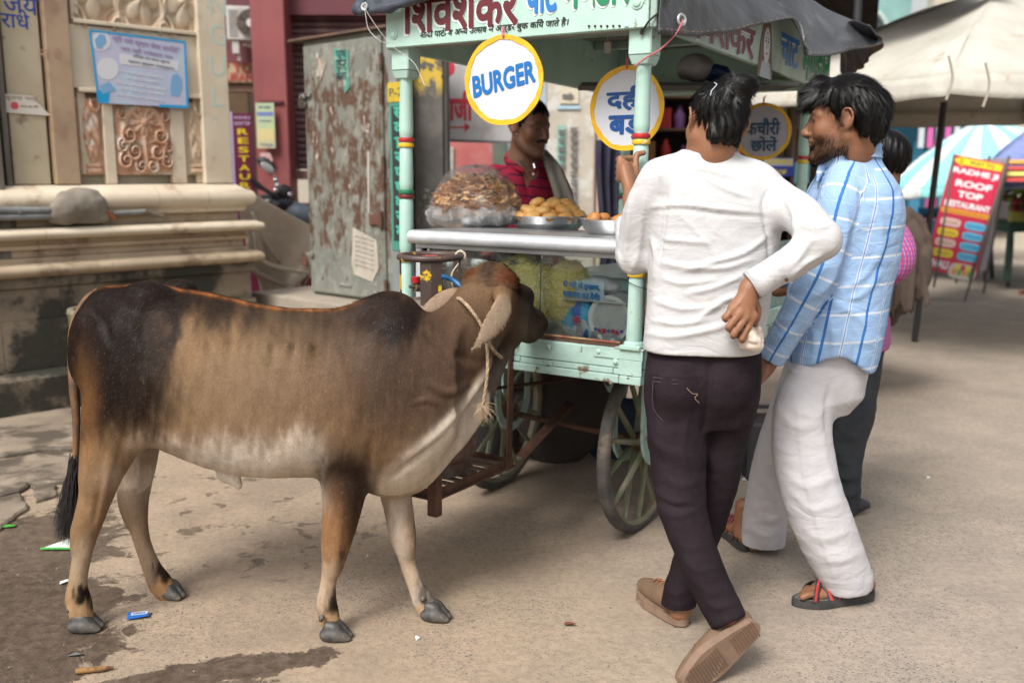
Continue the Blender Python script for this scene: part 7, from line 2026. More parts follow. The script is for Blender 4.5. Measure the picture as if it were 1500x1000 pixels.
  for i in range(26):
   x = .06 + i * .0345
   if .36 < x < .5: continue
   w = .032 + .008 * math.exp(-((x - .68) / .2) ** 2)
   M = Matrix([list(d) + [0],list(s_) + [0],list(n_) + [0],[0,0,0,1]]).transposed(); M.translation = Vector(F_(x,0,.0))
   for b0 in np.arange(-w,w - .004,.0135): tread.box((-.0028,b0,0),(.0028,b0 + .010,.0022),M)
  o = tread.build('tread',mat('sole_tread',(.17,.095,.06),(.12,.075,.05),.8),r,kind='stuff'); o.data.transform(Matrix.Translation(-Vector(root.location) - r.location))
  S = Solid(lo,hi,.005)
  S.path([F_(.12,0,-.055),F_(.3,0,-.055),F_(.55,.0,-.045),F_(.78,0,-.036),F_(.92,0,-.032)],[.037,.04,.041,.036,.026],.012,flat=(tuple(s_),1.0))
  S.path([F_(.16,0,-.06),F_(.2,0,-.10)],[.04,.038],.015)
  S.fn(lambda X,Y,Z: ((X - heel[0]) * n_[0] + (Y - heel[1]) * n_[1] + (Z - heel[2]) * n_[2] + .024),lo,hi,.004,'i')
  V,F = S.mesh(1); o = link('upper',fmesh('upper',V,F),mat('tan_suede',(.165,.10,.06),(.125,.078,.048),.8,sc=10,bump=.3,bsc=120,bd=.001,dirt=(.34,.24,.15),dsc=8,dlo=.5,dhi=.7),r); o.data.transform(Matrix.Translation(-Vector(root.location) - r.location))
  se = MB(); se.tube([F_(.46,b,-.085 + abs(b) * .9) for b in np.linspace(-.036,.036,9)],.0018,5)
  for b in (-.04,.04): se.tube([F_(x,b * (.9 + .1 * x),-.05 - .03 * (.45 - x)) for x in np.linspace(.08,.46,7)],.0018,5)
  o = se.build('seam',flat('orange_seam',(.42,.12,.03),.6),r); o.data.transform(Matrix.Translation(-Vector(root.location) - r.location))
  lc = MB()
  for x in (.5,.56,.62): lc.tube([F_(x,-.018,-.084),F_(x + .02,0,-.089),F_(x,.018,-.084)],.0022,5)
  o = lc.build('laces',flat('rust_lace',(.3,.11,.05),.8),r); o.data.transform(Matrix.Translation(-Vector(root.location) - r.location))
 toe = A(1008,1004,2.435); toe[2] = .012
 shoe(A(1113,915,2.50),toe,(.35,-.9,-.1))
 h0 = np.array(onz(1004,918)); h0[2] = .002; shoe(h0,h0 + np.array((-.105,.25,0)),(0,0,-1))
 return root
man_white()
# ------------------------------------------------------------------ man in the blue checked shirt
def check_mat():
 t = NT('blue_check_cloth'); co = t.co(); U = t.xyz(t.attr('weave',1))
 def line(u,p,c,w,soft=.0008):
  f = t.ma('FRACT',t.ma('DIVIDE',t.ma('ADD',u,10 * p - c + p / 2),p)); d = t.ma('MULTIPLY',t.ma('ABSOLUTE',t.ma('SUBTRACT',f,.5)),p)
  return t.step(d,w / 2 + soft,w / 2 - soft)
 b = t.mix(t.step(t.noise(6,4,.6,co),.3,.7),(.30,.44,.66),(.26,.40,.62))
 b = t.mix(t.ma('MULTIPLY',line(U[1],.088,.0,.0075),.85),b,(.60,.64,.70))
 b = t.mix(t.ma('MULTIPLY',line(U[1],.088,.044,.002),.35),b,(.55,.65,.8))
 b = t.mix(t.ma('MULTIPLY',line(U[0],.115,.057,.010),.7),b,(.56,.62,.72)); b = t.mix(line(U[0],.115,.057,.0026),b,(.10,.2,.5))
 b = t.mix(line(U[0],.115,.0,.0085),b,(.04,.15,.42))
 w1 = t.noise(900,2,.5,t.co(sc=(1,1,.12)))
 return t.fin(b,.85,0,t.bump(w1,.1,.001,t.bump(t.noise(9,3,.55,t.co(sc=(1,1,1.6)),1.0),.35,.03)),Specular_IOR_Level=.2)
def sandal(root,heel,toe,skinbase,tilt=0,mcol='sandal_black'):
 d = unit(toe - heel); u = np.array((0,0,1.0)); s_ = np.cross(u,d); L_ = np.linalg.norm(toe - heel)
 F_ = lambda a,b,c: heel + d * a * L_ + s_ * b + u * c
 r = empty('sandal',tuple(heel - np.array(root.location))); r.parent = root
 off = Matrix.Translation(-Vector(heel))
 def bl(mb,nm,m,**k): o = mb.build(nm,m,r,**k); o.data.transform(off); return o
 n = 36; ol = []
 for k in range(n):
  a = 2 * PI * k / n; x = .5 - .5 * math.cos(a); w = (.034 + .016 * math.exp(-((x - .7) / .25) ** 2)) * math.sqrt(max(1 - abs(2 * x - 1) ** 4,0)); ol.append((x,w * (1 if math.sin(a) >= 0 else -1)))
 cz = lambda x: .024 + .010 * (1 - x)
 q = MB(); q.add([tuple(F_(x,y * (1.0 if j < 2 else .97),(0,cz(x) * .6,cz(x))[j])) for j in range(3) for x,y in ol],[tuple(range(n)),tuple(2 * n + i for i in range(n))] + [(j * n + i,j * n + (i + 1) % n,(j + 1) * n + (i + 1) % n,(j + 1) * n + i) for j in (0,1) for i in range(n)])
 bl(q,'sole',mat('black_eva',(.03,.03,.03),(.05,.047,.045),.7,sc=14,bump=.4,bsc=150,dirt=(.12,.1,.08),dsc=12,dlo=.6,dhi=.8))
 q = MB(); q.add([tuple(F_(.03 + x * .94,y * .86,cz(x) + c)) for c in (0,.003) for x,y in ol],[tuple(range(n)),tuple(n + i for i in range(n))] + [(i,(i + 1) % n,n + (i + 1) % n,n + i) for i in range(n)])
 bl(q,'footbed',mat('grey_footbed',(.14,.13,.12),(.10,.095,.09),.8,sc=30,bump=.5,bsc=260,bd=.002))
 sb = MB(); sr = MB()
 def strap(p0,p1,hgt,w=.011):
  P_ = [F_(p0[0] + (p1[0] - p0[0]) * t_,p0[1] + (p1[1] - p0[1]) * t_,.026 + hgt * math.sin(PI * t_) ** .7) for t_ in np.linspace(0,1,10)]
  P_ = [np.array(p) for p in P_]
  for mb,ww,hh,up_ in ((sb,w,.0035,0),(sr,w * .4,.001,.0022)):
   vs = [tuple(p + d * a + u * (b + up_)) for p in P_ for a,b in ((-ww,-hh / 2),(ww,-hh / 2),(ww,hh / 2),(-ww,hh / 2))]
   mb.add(vs,[((i - 1) * 4 + k,(i - 1) * 4 + (k + 1) % 4,i * 4 + (k + 1) % 4,i * 4 + k) for i in range(1,10) for k in range(4)])
 strap((.60,.046),(.78,-.045),.052); strap((.80,.046),(.56,-.045),.056); strap((.5,.044),(.62,-.046),.06,.009)
 strap((.26,.036),(.27,-.036),.10,.009)
 bl(sb,'strap',flat('strap_black',(.03,.028,.028),.6),smooth=2); bl(sr,'strap_stripe',flat('strap_red',(.45,.03,.03),.55),smooth=2)
 q = MB(); q.tube([F_(.04,0,.03),F_(.02,0,.055)],[.02,.018],12,flat=.35); q.tube([F_(.08,b,.03 + .035 * math.cos(b * 38)) for b in np.linspace(-.034,.034,9)],.005,6); bl(q,'heel_strap',flat('strap_black',(.03,.028,.028),.6),smooth=2)
 q = MB(); q.disc((0,0,0),.009,.004,2,14); o = q.build('buckle',flat('buckle_dark',(.05,.05,.06),.3),r); o.location = Vector(F_(.68,-.01,.082) - heel)
 return F_
def foot_solid(S,F_,ankle):
 S.path([F_(.1,0,.052),F_(.3,0,.056),F_(.55,-.003,.049),F_(.73,0,.041)],[.029,.027,.027,.02],.012); S.path([F_(.5,.018,.045),F_(.72,.024,.04)],[.02,.016],.012); S.path([F_(.5,-.02,.042),F_(.7,-.024,.038)],[.018,.014],.012)
 S.path([F_(.2,0,.065),ankle],[.034,.034],.02)
 for i,b in enumerate((.028,.012,-.002,-.015,-.027)):
  e = (.93,.92,.89,.85,.8)[i]; r = (.0115,.009,.0085,.008,.0078)[i]
  S.path([F_(.70,b * .85,.043),F_((.7 + e) / 2 + .03,b,.047),F_(e,b,.039)],[r * 1.05,r,r * .95],.004)
def man_blue():
 root = empty('person',(1.06,3.1,0),0,'bearded man in blue checked shirt, white trousers and black sandals, facing left','person')
 H_ = Head(A(1234,176,3.04),(-.93,.36,-.06),(-.05,.03,1),1.02)
 S = Solid((.72,2.82,.0),(1.36,3.68,1.76),.0055)
 nb = A(1243,244,3.07); H_.solid(S,nb,.062)
 S.path([nb,A(1246,330,3.09),A(1236,420,3.1),A(1215,520,3.1)],[.055,.09,.1,.09],.03)
 S.path([A(1228,275,3.0),A(1206,395,2.95)],[.04,.03],.02); S.path([A(1206,395,2.95),A(1135,518,3.0)],[.03,.027],.02)
 hw = A(1134,520,3.0)
 S.path([hw,A(1122,538,3.0),A(1113,549,2.99)],[.026,.03,.026],.015,flat=((0,1,0),.5))
 for i in range(4): S.path([A(1120,540,2.99),A(1112 - 1.5 * i,547 + 3 * i,2.975 + .014 * i),A(1106 - i,560 + 3 * i,2.985 + .014 * i),A(1111,568 + 2 * i,3.0 + .012 * i)],[.012,.0105,.0098,.008],.005)
 S.path([A(1124,536,2.98),A(1120,550,2.96),A(1114,560,2.955)],[.013,.011,.009],.006)
 S.path([A(1240,275,3.22),A(1190,400,3.28),A(1140,420,3.34)],[.05,.042,.036],.02)
 S.path([A(1200,540,3.05),A(1182,650,2.99),A(1200,740,2.98),A(1238,850,2.99)],[.07,.05,.045,.038],.02); S.path([A(1190,540,3.15),A(1135,700,3.3),A(1104,795,3.44)],[.07,.05,.038],.02)
 t0,h0 = np.array(onz(1160,886)),np.array(onz(1280,876)); F1 = sandal(root,h0,t0,None)
 t1,h1 = np.array(onz(1064,772)),np.array(onz(1093,808)); F2 = sandal(root,h1,t1,None)
 foot_solid(S,F1,A(1244,840,2.99)); foot_solid(S,F2,np.array((h1[0] * .8 + t1[0] * .2,h1[1] * .8 + t1[1] * .2,.16)))
 body,V,F = add_body(root,S,H_,.8,(.25,.115,.062))
 H_.eyes(root,(.15,0))
 def ex(S,s):
  S.path([s(.088,.02,.075),s(.1,.03,.05),s(.098,.04,.035)],[.022,.018,.008],.015); S.path([s(.06,0,.11),s(.095,.0,.085)],[.03,.022],.02); S.path([s(.09,-.02,.08),s(.098,-.03,.055)],[.022,.012],.015)
  S.path([s(-.1,0,.04),s(-.096,.01,-.02),s(-.085,.02,-.066)],[.036,.033,.02],.03); S.path([s(-.05,.08,.02),s(-.062,.07,-.04)],[.02,.018],.02); S.path([s(-.06,-.07,.02),s(-.07,-.06,-.05)],[.025,.02],.02)
 fl = lambda a,b,c: (np.where(a > .03,.9,-.5),b * 2,np.where(c > .09,-.1,-.9))
 H_.hair(root,hairmat('black_hair'),[(-.2,-.095),(-.07,-.09),(-.045,-.045),(-.03,.0),(-.02,.03),(.0,.012),(.018,-.005),(.028,.03),(.05,.052),(.09,.04),(.13,.03)],(.106,.086,.098),(-.016,0,.037),2,14000,fl,(.022,.042),ex)
 # beard stubble
 a,b,c = H_.loc(V); m = np.where((c < -.04) & (c > -.135) & (a > -.02) & (np.abs(b) < .07) & ~((a > .085) & (np.abs(b) < .02) & (c > -.075)) & (V[:,2] > 1.3))[0]
 N = vnorm(V,F); i = RNG.choice(m,2600); i = i[RNG.random(len(i)) < np.clip((-.035 - c[i]) / .035,.1,1)]
 strands('beard',V[i],N[i] * .3 + np.array((-.2,0,-1)) + RNG.normal(0,.3,(len(i),3)),N[i],RNG.uniform(.006,.013,len(i)),.0009,hairmat('black_hair'),root,1,.3,kind='stuff')
 q = lambda y,x0,x1,Y,d: ((lambda a,b: (a[2],(a[0] + b[0]) / 2,Y,(b[0] - a[0]) / 2,d))(A(x0,y,Y),A(x1,y,Y)))
 S = Solid((.74,2.78,.74),(1.42,3.52,1.55),.0066)
 SEC = [q(540,1158,1272,3.1,.17),q(520,1150,1280,3.1,.175),q(480,1152,1290,3.1,.17),q(420,1158,1300,3.1,.168),q(370,1165,1312,3.1,.172),q(310,1176,1318,3.1,.182),q(275,1190,1312,3.1,.165),q(250,1204,1296,3.09,.12),q(236,1208,1286,3.08,.09),q(226,1205,1288,3.075,.078),q(210,1212,1290,3.075,.074)]
 loft(S,SEC,.03,0,2.3)
 arm = [A(1240,262,3.01),A(1228,300,2.975),A(1216,350,2.955),A(1200,400,2.945),A(1172,452,2.955),A(1146,496,2.985),A(1132,520,3.0)]
 S.path(arm,[.06,.068,.064,.06,.053,.049,.047],.022)
 S.cut(A(1128,528,3.002),A(1132,520,3.0) - A(1146,496,2.985),.09)
 S.path([A(1236,262,3.2),A(1186,370,3.27),A(1150,400,3.32)],[.06,.06,.055],.03)
 S.path([A(1250,196,3.07),A(1246,236,3.07)],[.068,.06],.004,op='s')
 S.path([A(1203,244,3.05),A(1232,230,3.0),A(1270,222,3.0),A(1288,224,3.08)],[.009,.012,.013,.012],.008); S.path([A(1203,246,3.05),A(1196,268,3.04)],[.012,.005],.008)
 S.fn(lambda X,Y,Z: (X * 0 + Y * 0 + (.805 + .03 * np.cos((X - 1.02) * 24)) - Z),(.7,2.7,.7),(1.5,3.6,.95),.006,'i')
 AR = np.array(spline(arm,5))
 def attrs(V):
  s_,d,k = nearseg(V,AR); r = np.interp(s_,[0,.1,.6],[.069,.066,.05])
  cx = np.interp(V[:,2],[x[0] for x in sorted(SEC)],[x[1] for x in sorted(SEC)])
  th = np.arctan2(-(V[:,1] - 3.1),V[:,0] - cx)
  ut,vt = th * .165 + .02 + .25 * (V[:,2] - 1.1) * .3,V[:,2] - .05 * (V[:,0] - 1.0)
  P_ = AR[np.clip(k,0,len(AR) - 1)]; q_ = V - P_; ax = AR[np.clip(k + 1,0,len(AR) - 1)] - P_; ax /= np.linalg.norm(ax,axis=1,keepdims=True) + 1e-9
  sx = np.cross(ax,np.array((0,1.,0))); sx /= np.linalg.norm(sx,axis=1,keepdims=True); ua = np.arctan2((q_ * sx).sum(1),-(q_[:,1])) * .06
  on = (d < r + .012) & (V[:,1] < 3.03)
  return np.stack([np.where(on,ua + .02,ut),np.where(on,s_ + .03,vt),on * 1.],1)
 L = []
 for h,w,p in ((-.007,4,((1258,262),(1262,300),(1248,350),(1232,400),(1205,450))),(.007,5,((1175,440),(1200,430),(1225,405))),(.006,5,((1165,425),(1190,410),(1215,385))),(.007,6,((1215,440),(1235,450),(1262,470),(1275,500))),(.007,5,((1290,400),(1265,430),(1240,440))),(.006,5,((1300,350),(1270,400),(1235,425))),
     (.006,5,((1270,270),(1290,320),(1290,370))),(.006,5,((1190,300),(1200,340),(1195,380))),(.005,4,((1235,290),(1242,330),(1235,370))),(.006,5,((1150,470),(1170,462),(1185,440))),(.006,5,((1130,500),(1150,492),(1165,480))),(.008,6,((1185,470),(1195,500),(1190,530))),(.007,6,((1215,465),(1222,500),(1220,532))),(-.006,4,((1240,475),(1252,500),(1250,530)))): L.append((h,w,p))
 cm_ = flat('collar_cloth',(.33,.47,.67),.85); collar(root,A(1245,238,3.075),A(1250,208,3.075),.078,.07,cm_); collar(root,A(1245,238,3.075),A(1250,208,3.075),.078,.07,cm_,.022,'collar_fold')
 garment(root,'shirt',S,check_mat(),.0025,24,L,attrs,aniso=(.7,.7,1.4))
 S = Solid((.7,2.84,.03),(1.32,3.62,.95),.0066)
 loft(S,[q(500,1162,1268,3.1,.135),q(540,1152,1266,3.1,.14),q(575,1145,1258,3.1,.14),q(600,1150,1240,3.1,.11)],.03)
 S.path([A(1196,560,3.04),A(1174,620,3.0),A(1186,712,2.97),A(1214,789,2.97),A(1241,848,2.985)],[.1,.094,.098,.096,.084],.02,flat=((0,1,0),.92))
 S.path([A(1185,560,3.16),A(1148,640,3.24),A(1128,715,3.33),A(1119,780,3.4),A(1118,806,3.43)],[.095,.082,.08,.082,.08],.012,flat=((0,1,0),.9))
 S.cut(A(1243,862,2.985),(.12,.0,-1),.15); S.cut(A(1117,815,3.43),(-.05,.0,-1),.15)
 L = [(.005,2.5,((1168,600),(1176,680),(1195,760),(1222,845))),(-.008,5,((1218,560),(1210,600),(1214,640))),(.004,3,((1150,520),(1162,545),(1180,548)))]
 for h,w,p in ((.006,7,((1140,600),(1165,625),(1200,620))),(.005,6,((1215,590),(1195,610),(1165,600))),(.005,7,((1150,690),(1180,712),(1220,700))),(.005,6,((1160,720),(1190,745),(1235,735))),(.004,6,((1175,770),(1205,790),(1250,775))),(.004,6,((1195,810),(1225,822),(1262,810))),(.006,7,((1100,740),(1125,760),(1150,750))),(.005,6,((1098,770),(1120,785),(1145,775))),(.005,7,((1112,690),(1130,720),(1140,735))),(.005,7,((1130,560),(1140,600),(1132,650))),(.004,6,((1205,640),(1215,690),(1235,740)))): L.append((h,w,p))
 garment(root,'trousers',S,cloth('white_twill',(.56,.545,.56),(.50,.485,.51),.85,dirt=(.55,.5,.46)),.0035,17,L,aniso=(.8,.8,1.3))
 cf = MB(); p0,p1 = A(1141,505,2.99),A(1127,529,3.003)
 return root
man_blue()
# ------------------------------------------------------------------ third customer, mostly hidden
def gingham(name,c1,c2,c3,p=.018):
 t = NT(name); X = t.xyz(t.co()); f = lambda u: t.step(t.ma('ABSOLUTE',t.ma('SUBTRACT',t.ma('FRACT',t.ma('DIVIDE',u,p)),.5)),.17,.2)
 b = t.mix(t.ma('MULTIPLY',f(X[2]),.8),c1,c2); b = t.mix(t.ma('MULTIPLY',f(t.ma('ADD',X[0],t.ma('MULTIPLY',X[1],.6))),.8),b,c3)
 return t.fin(b,.85,0,t.bump(t.noise(10,3,.5),.3,.02))
def third():
 root = empty('person',(1.38,3.72,0),0,'dark-haired person in pink checked shirt and grey jeans behind the blue-shirted man','person')
 H_ = Head(A(1284,240,3.75),(-.75,.65,0),(0,0,1),.98)
 S = Solid((1.05,3.45,0),(1.72,4.1,1.64),.0075)
 nb = A(1272,292,3.78); H_.solid(S,nb,.055)
 S.path([nb,A(1265,360,3.8),A(1255,520,3.8)],[.06,.08,.07],.03)
 S.path([A(1296,318,3.7),A(1316,385,3.62),A(1290,402,3.62),A(1250,398,3.66)],[.045,.036,.033,.026],.02)
 S.path([A(1250,398,3.66),A(1236,396,3.66)],[.03,.028],.01,flat=((0,1,0),.5))
 for i in range(4): S.path([A(1238,392 + 3 * i,3.66),A(1228,390 + 4 * i,3.66 + .01 * i),A(1222,396 + 4 * i,3.67 + .01 * i)],[.011,.01,.008],.005)
 S.path([A(1240,390,3.65),A(1234,380,3.65)],[.012,.009],.005)
 S.path([A(1252,550,3.8),A(1240,725,3.83)],[.05,.035],.02); S.path([A(1228,550,3.86),A(1222,725,3.91)],[.05,.035],.02)
 add_body(root,S,H_,0,(.17,.08,.045)); H_.eyes(root)
 H_.hair(root,hairmat('black_hair'),[(-.2,-.085),(-.06,-.08),(-.03,-.02),(.0,.0),(.03,.03),(.06,.05),(.1,.06)],(.108,.086,.1),(-.02,0,.036),4,3500,None,(.02,.035))
 q = lambda y,x0,x1,Y,d: ((lambda a,b: (a[2],(a[0] + b[0]) / 2,Y,(b[0] - a[0]) / 2,d))(A(x0,y,Y),A(x1,y,Y)))
 S = Solid((1.0,3.4,.7),(1.75,4.1,1.5),.0085)
 loft(S,[q(508,1225,1296,3.8,.14),q(480,1228,1294,3.8,.135),q(430,1232,1288,3.8,.13),q(360,1226,1302,3.8,.14),q(320,1224,1306,3.8,.12),q(292,1245,1298,3.8,.08)],.03)
 S.path([A(1292,315,3.74),A(1312,350,3.67),A(1318,382,3.62),A(1302,398,3.62)],[.055,.058,.058,.056],.02)
 S.path([A(1303,398,3.62),A(1285,402,3.62)],[.046,.05],.004,op='s')
 S.path([A(1288,470,3.78),A(1292,500,3.76)],[.04,.03],.03)
 garment(root,'shirt',S,gingham('pink_check_cloth',(.42,.17,.33),(.14,.12,.42),(.38,.03,.10)),.005,20,[(.01,6,((1280,420),(1290,460),(1292,500))),(.01,6,((1300,350),(1320,365),(1325,385)))])
 S = Solid((1.0,3.5,.0),(1.62,4.15,.95),.0085)
 S.path([A(1258,478,3.8),A(1255,530,3.8),A(1250,600,3.8),A(1240,660,3.81),A(1238,742,3.83)],[.11,.1,.085,.07,.058],.02); S.path([A(1228,520,3.88),A(1222,640,3.9),A(1222,735,3.92)],[.1,.075,.06],.02)
 garment(root,'jeans',S,cloth('grey_denim',(.055,.06,.068),(.04,.044,.05)),.004,30,[(.01,5,((1225,690),(1240,700),(1255,694))),(.01,5,((1225,715),(1240,725),(1258,718)))])
 for p in (A(1238,742,3.83),A(1222,735,3.92)):
  q_ = MB(); q_.grid(lambda u,v: (p[0] - .1 * (2 * v - 1) + .0,p[1] + .042 * math.cos(2 * PI * u) * math.sin(PI * min(max(v,.04),.96)) ** .5,max(.0,.035 + .04 * math.sin(2 * PI * u) * math.sin(PI * min(max(v,.04),.96)) ** .5)),16,12,wrap=True)
  q_.build('shoe',flat('dark_shoe',(.03,.03,.035),.6),root,smooth=3,world=True)
third()
# ------------------------------------------------------------------ the vendor
def vendor():
 root = empty('person',(.1,4.75,0),0,'vendor in maroon striped polo shirt with a towel on his shoulder, behind the counter','person')
 H_ = Head(A(777,187,4.68),(.62,-.72,-.14),(.02,0,1),1.07)
 S = Solid((-.25,4.42,.0),(.48,5.1,1.84),.0068)
 nb = A(768,238,4.74); H_.solid(S,nb,.062)
 S.path([nb,A(768,330,4.76),A(768,470,4.78)],[.09,.13,.12],.03)
 S.path([A(722,262,4.72),A(708,330,4.7),A(735,372,4.6)],[.055,.045,.035],.02)
 S.path([A(814,262,4.82),A(826,300,4.8),A(836,335,4.74),A(822,352,4.6)],[.052,.044,.04,.032],.02)
 for bx,by,bY in ((735,372,4.6),(822,352,4.6)):
  S.path([A(bx,by,bY),A(bx + 6,by + 4,bY - .06)],[.03,.028],.01,flat=((0,0,1),.6))
  for i in range(4): S.path([A(bx + 6,by + 4,bY - .05),A(bx + 2 + 5 * i,by + 8,bY - .1),A(bx + 2 + 5 * i,by + 16,bY - .12)],[.012,.01,.008],.005)
  S.path([A(bx,by + 2,bY - .03),A(bx - 5,by + 8,bY - .07)],[.012,.009],.005)
 for g in (-.09,.09): S.path([(.1 + g,4.8,.95),(.1 + g,4.8,.5),(.1 + g,4.8,.08),(.16 + g,4.7,.04)],[.085,.06,.045,.04],.02)
 body,V,F = add_body(root,S,H_,.28,(.15,.068,.038)); H_.eyes(root,(-.1,.0))
 m_ = MB(); m_.tube(spline([H_(.083,.03,-.056),H_(.1,.014,-.047),H_(.104,0,-.045),H_(.1,-.014,-.047),H_(.083,-.03,-.056)],5),[.0035] + [.006] * 19 + [.003],6); m_.build('moustache',hairmat('black_hair'),root,smooth=2,world=True)
 H_.hair(root,hairmat('black_hair'),[(-.2,-.08),(-.06,-.075),(-.03,-.02),(-.01,.01),(.005,-.01),(.022,.0),(.035,.045),(.06,.062),(.1,.072)],(.104,.082,.098),(-.018,0,.036),5,2600,None,(.02,.035))
 q = lambda y,x0,x1,Y,d: ((lambda a,b: (a[2],(a[0] + b[0]) / 2,Y,(b[0] - a[0]) / 2,d))(A(x0,y,Y),A(x1,y,Y)))
 S = Solid((-.3,4.4,.82),(.52,5.15,1.56),.0078)
 loft(S,[q(430,718,822,4.77,.14),q(340,722,818,4.77,.14),q(300,718,822,4.77,.14),q(268,716,822,4.77,.13),q(250,730,812,4.76,.1),q(240,745,795,4.75,.075)],.03,R(20))
 S.path([A(726,258,4.74),A(714,285,4.72),A(708,312,4.7)],[.058,.066,.066],.025); S.path([A(708,306,4.7),A(707,330,4.69)],[.054,.058],.004,op='s')
 S.path([A(810,256,4.82),A(820,280,4.81),A(824,300,4.8)],[.055,.06,.06],.025)
 S.path([A(770,214,4.72),A(768,240,4.74)],[.07,.062],.004,op='s')
 S.path([A(750,208 + 12,4.80),A(742,232,4.74),A(752,242,4.67),A(768,252,4.62)],[.014,.016,.015,.008],.01); S.path([A(795,228,4.76),A(792,242,4.68),A(780,254,4.62)],[.013,.014,.008],.01)
 t = NT('striped_polo'); U = t.xyz(t.attr('weave',1)); f = t.ma('FRACT',t.ma('DIVIDE',U[1],.047)); b = t.mix(t.step(t.ma('ABSOLUTE',t.ma('SUBTRACT',f,.5)),.09,.06),(.21,.008,.028),(.015,.006,.02))
 pm = t.fin(b,.85,0,t.bump(t.noise(10,3,.5),.3,.02),Specular_IOR_Level=.2)
 garment(root,'polo_shirt',S,pm,.003,22,[(.01,5,((735,300),(760,310),(790,305))),(.01,5,((738,330),(770,335),(800,320))),(-.008,4,((770,252),(772,270),(774,290)))],lambda V: np.stack([V[:,0],V[:,2] + .12 * (V[:,0] - .1) * (V[:,0] > -.02) + .35 * np.abs(V[:,0] + .02) * (V[:,0] < -.02),V[:,0]],1))
 q_ = MB(); tp = [A(792,222,4.74),A(800,236,4.70),A(806,262,4.655),A(811,292,4.635)]
 q_.grid(lambda u,v: tuple(np.array([np.interp(v * 3,range(4),[p[k] for p in tp]) for k in range(3)]) + np.array((-.03 + (.06 + .03 * v) * u + .01 * v * 4,-.012 * math.sin(u * 9),.012 * math.sin(u * 3) - .02 * u * v))),16,16)
 q_.build('shoulder_towel',cloth('grey_towel',(.36,.34,.30),(.28,.27,.22),.9,dirt=(.3,.27,.12)),root,smooth=3,solid=.004,world=True)
 q_ = MB(); q_.tube(spline([A(755,222,4.72),A(762,236,4.65),A(776,244,4.61),A(788,236,4.64),A(791,224,4.68)],6),.004,6); q_.build('neck_cord',flat('black_cord',(.02,.02,.02),.6),root,smooth=2,world=True)
 q_ = MB(); q_.tube([A(782,240,4.6),A(784,247,4.59)],[.006,.008],8); q_.build('pendant',STEEL,root,world=True)
 q_ = MB(); q_.disc((0,0,0),.007,.004,1,12); o = q_.build('button',flat('button_pink',(.6,.3,.3),.4),root); o.location = Vector(A(781,255,4.615)) - root.location
 S = Solid((-.2,4.5,.04),(.42,5.05,.98),.01)
 for g in (-.09,.09): S.path([(.1 + g,4.79,.92),(.1 + g,4.8,.5),(.1 + g,4.78,.02)],[.11,.08,.09],.03)
 garment(root,'trousers',S,cloth('vendor_grey',(.03,.03,.035)),.004,20)
vendor()
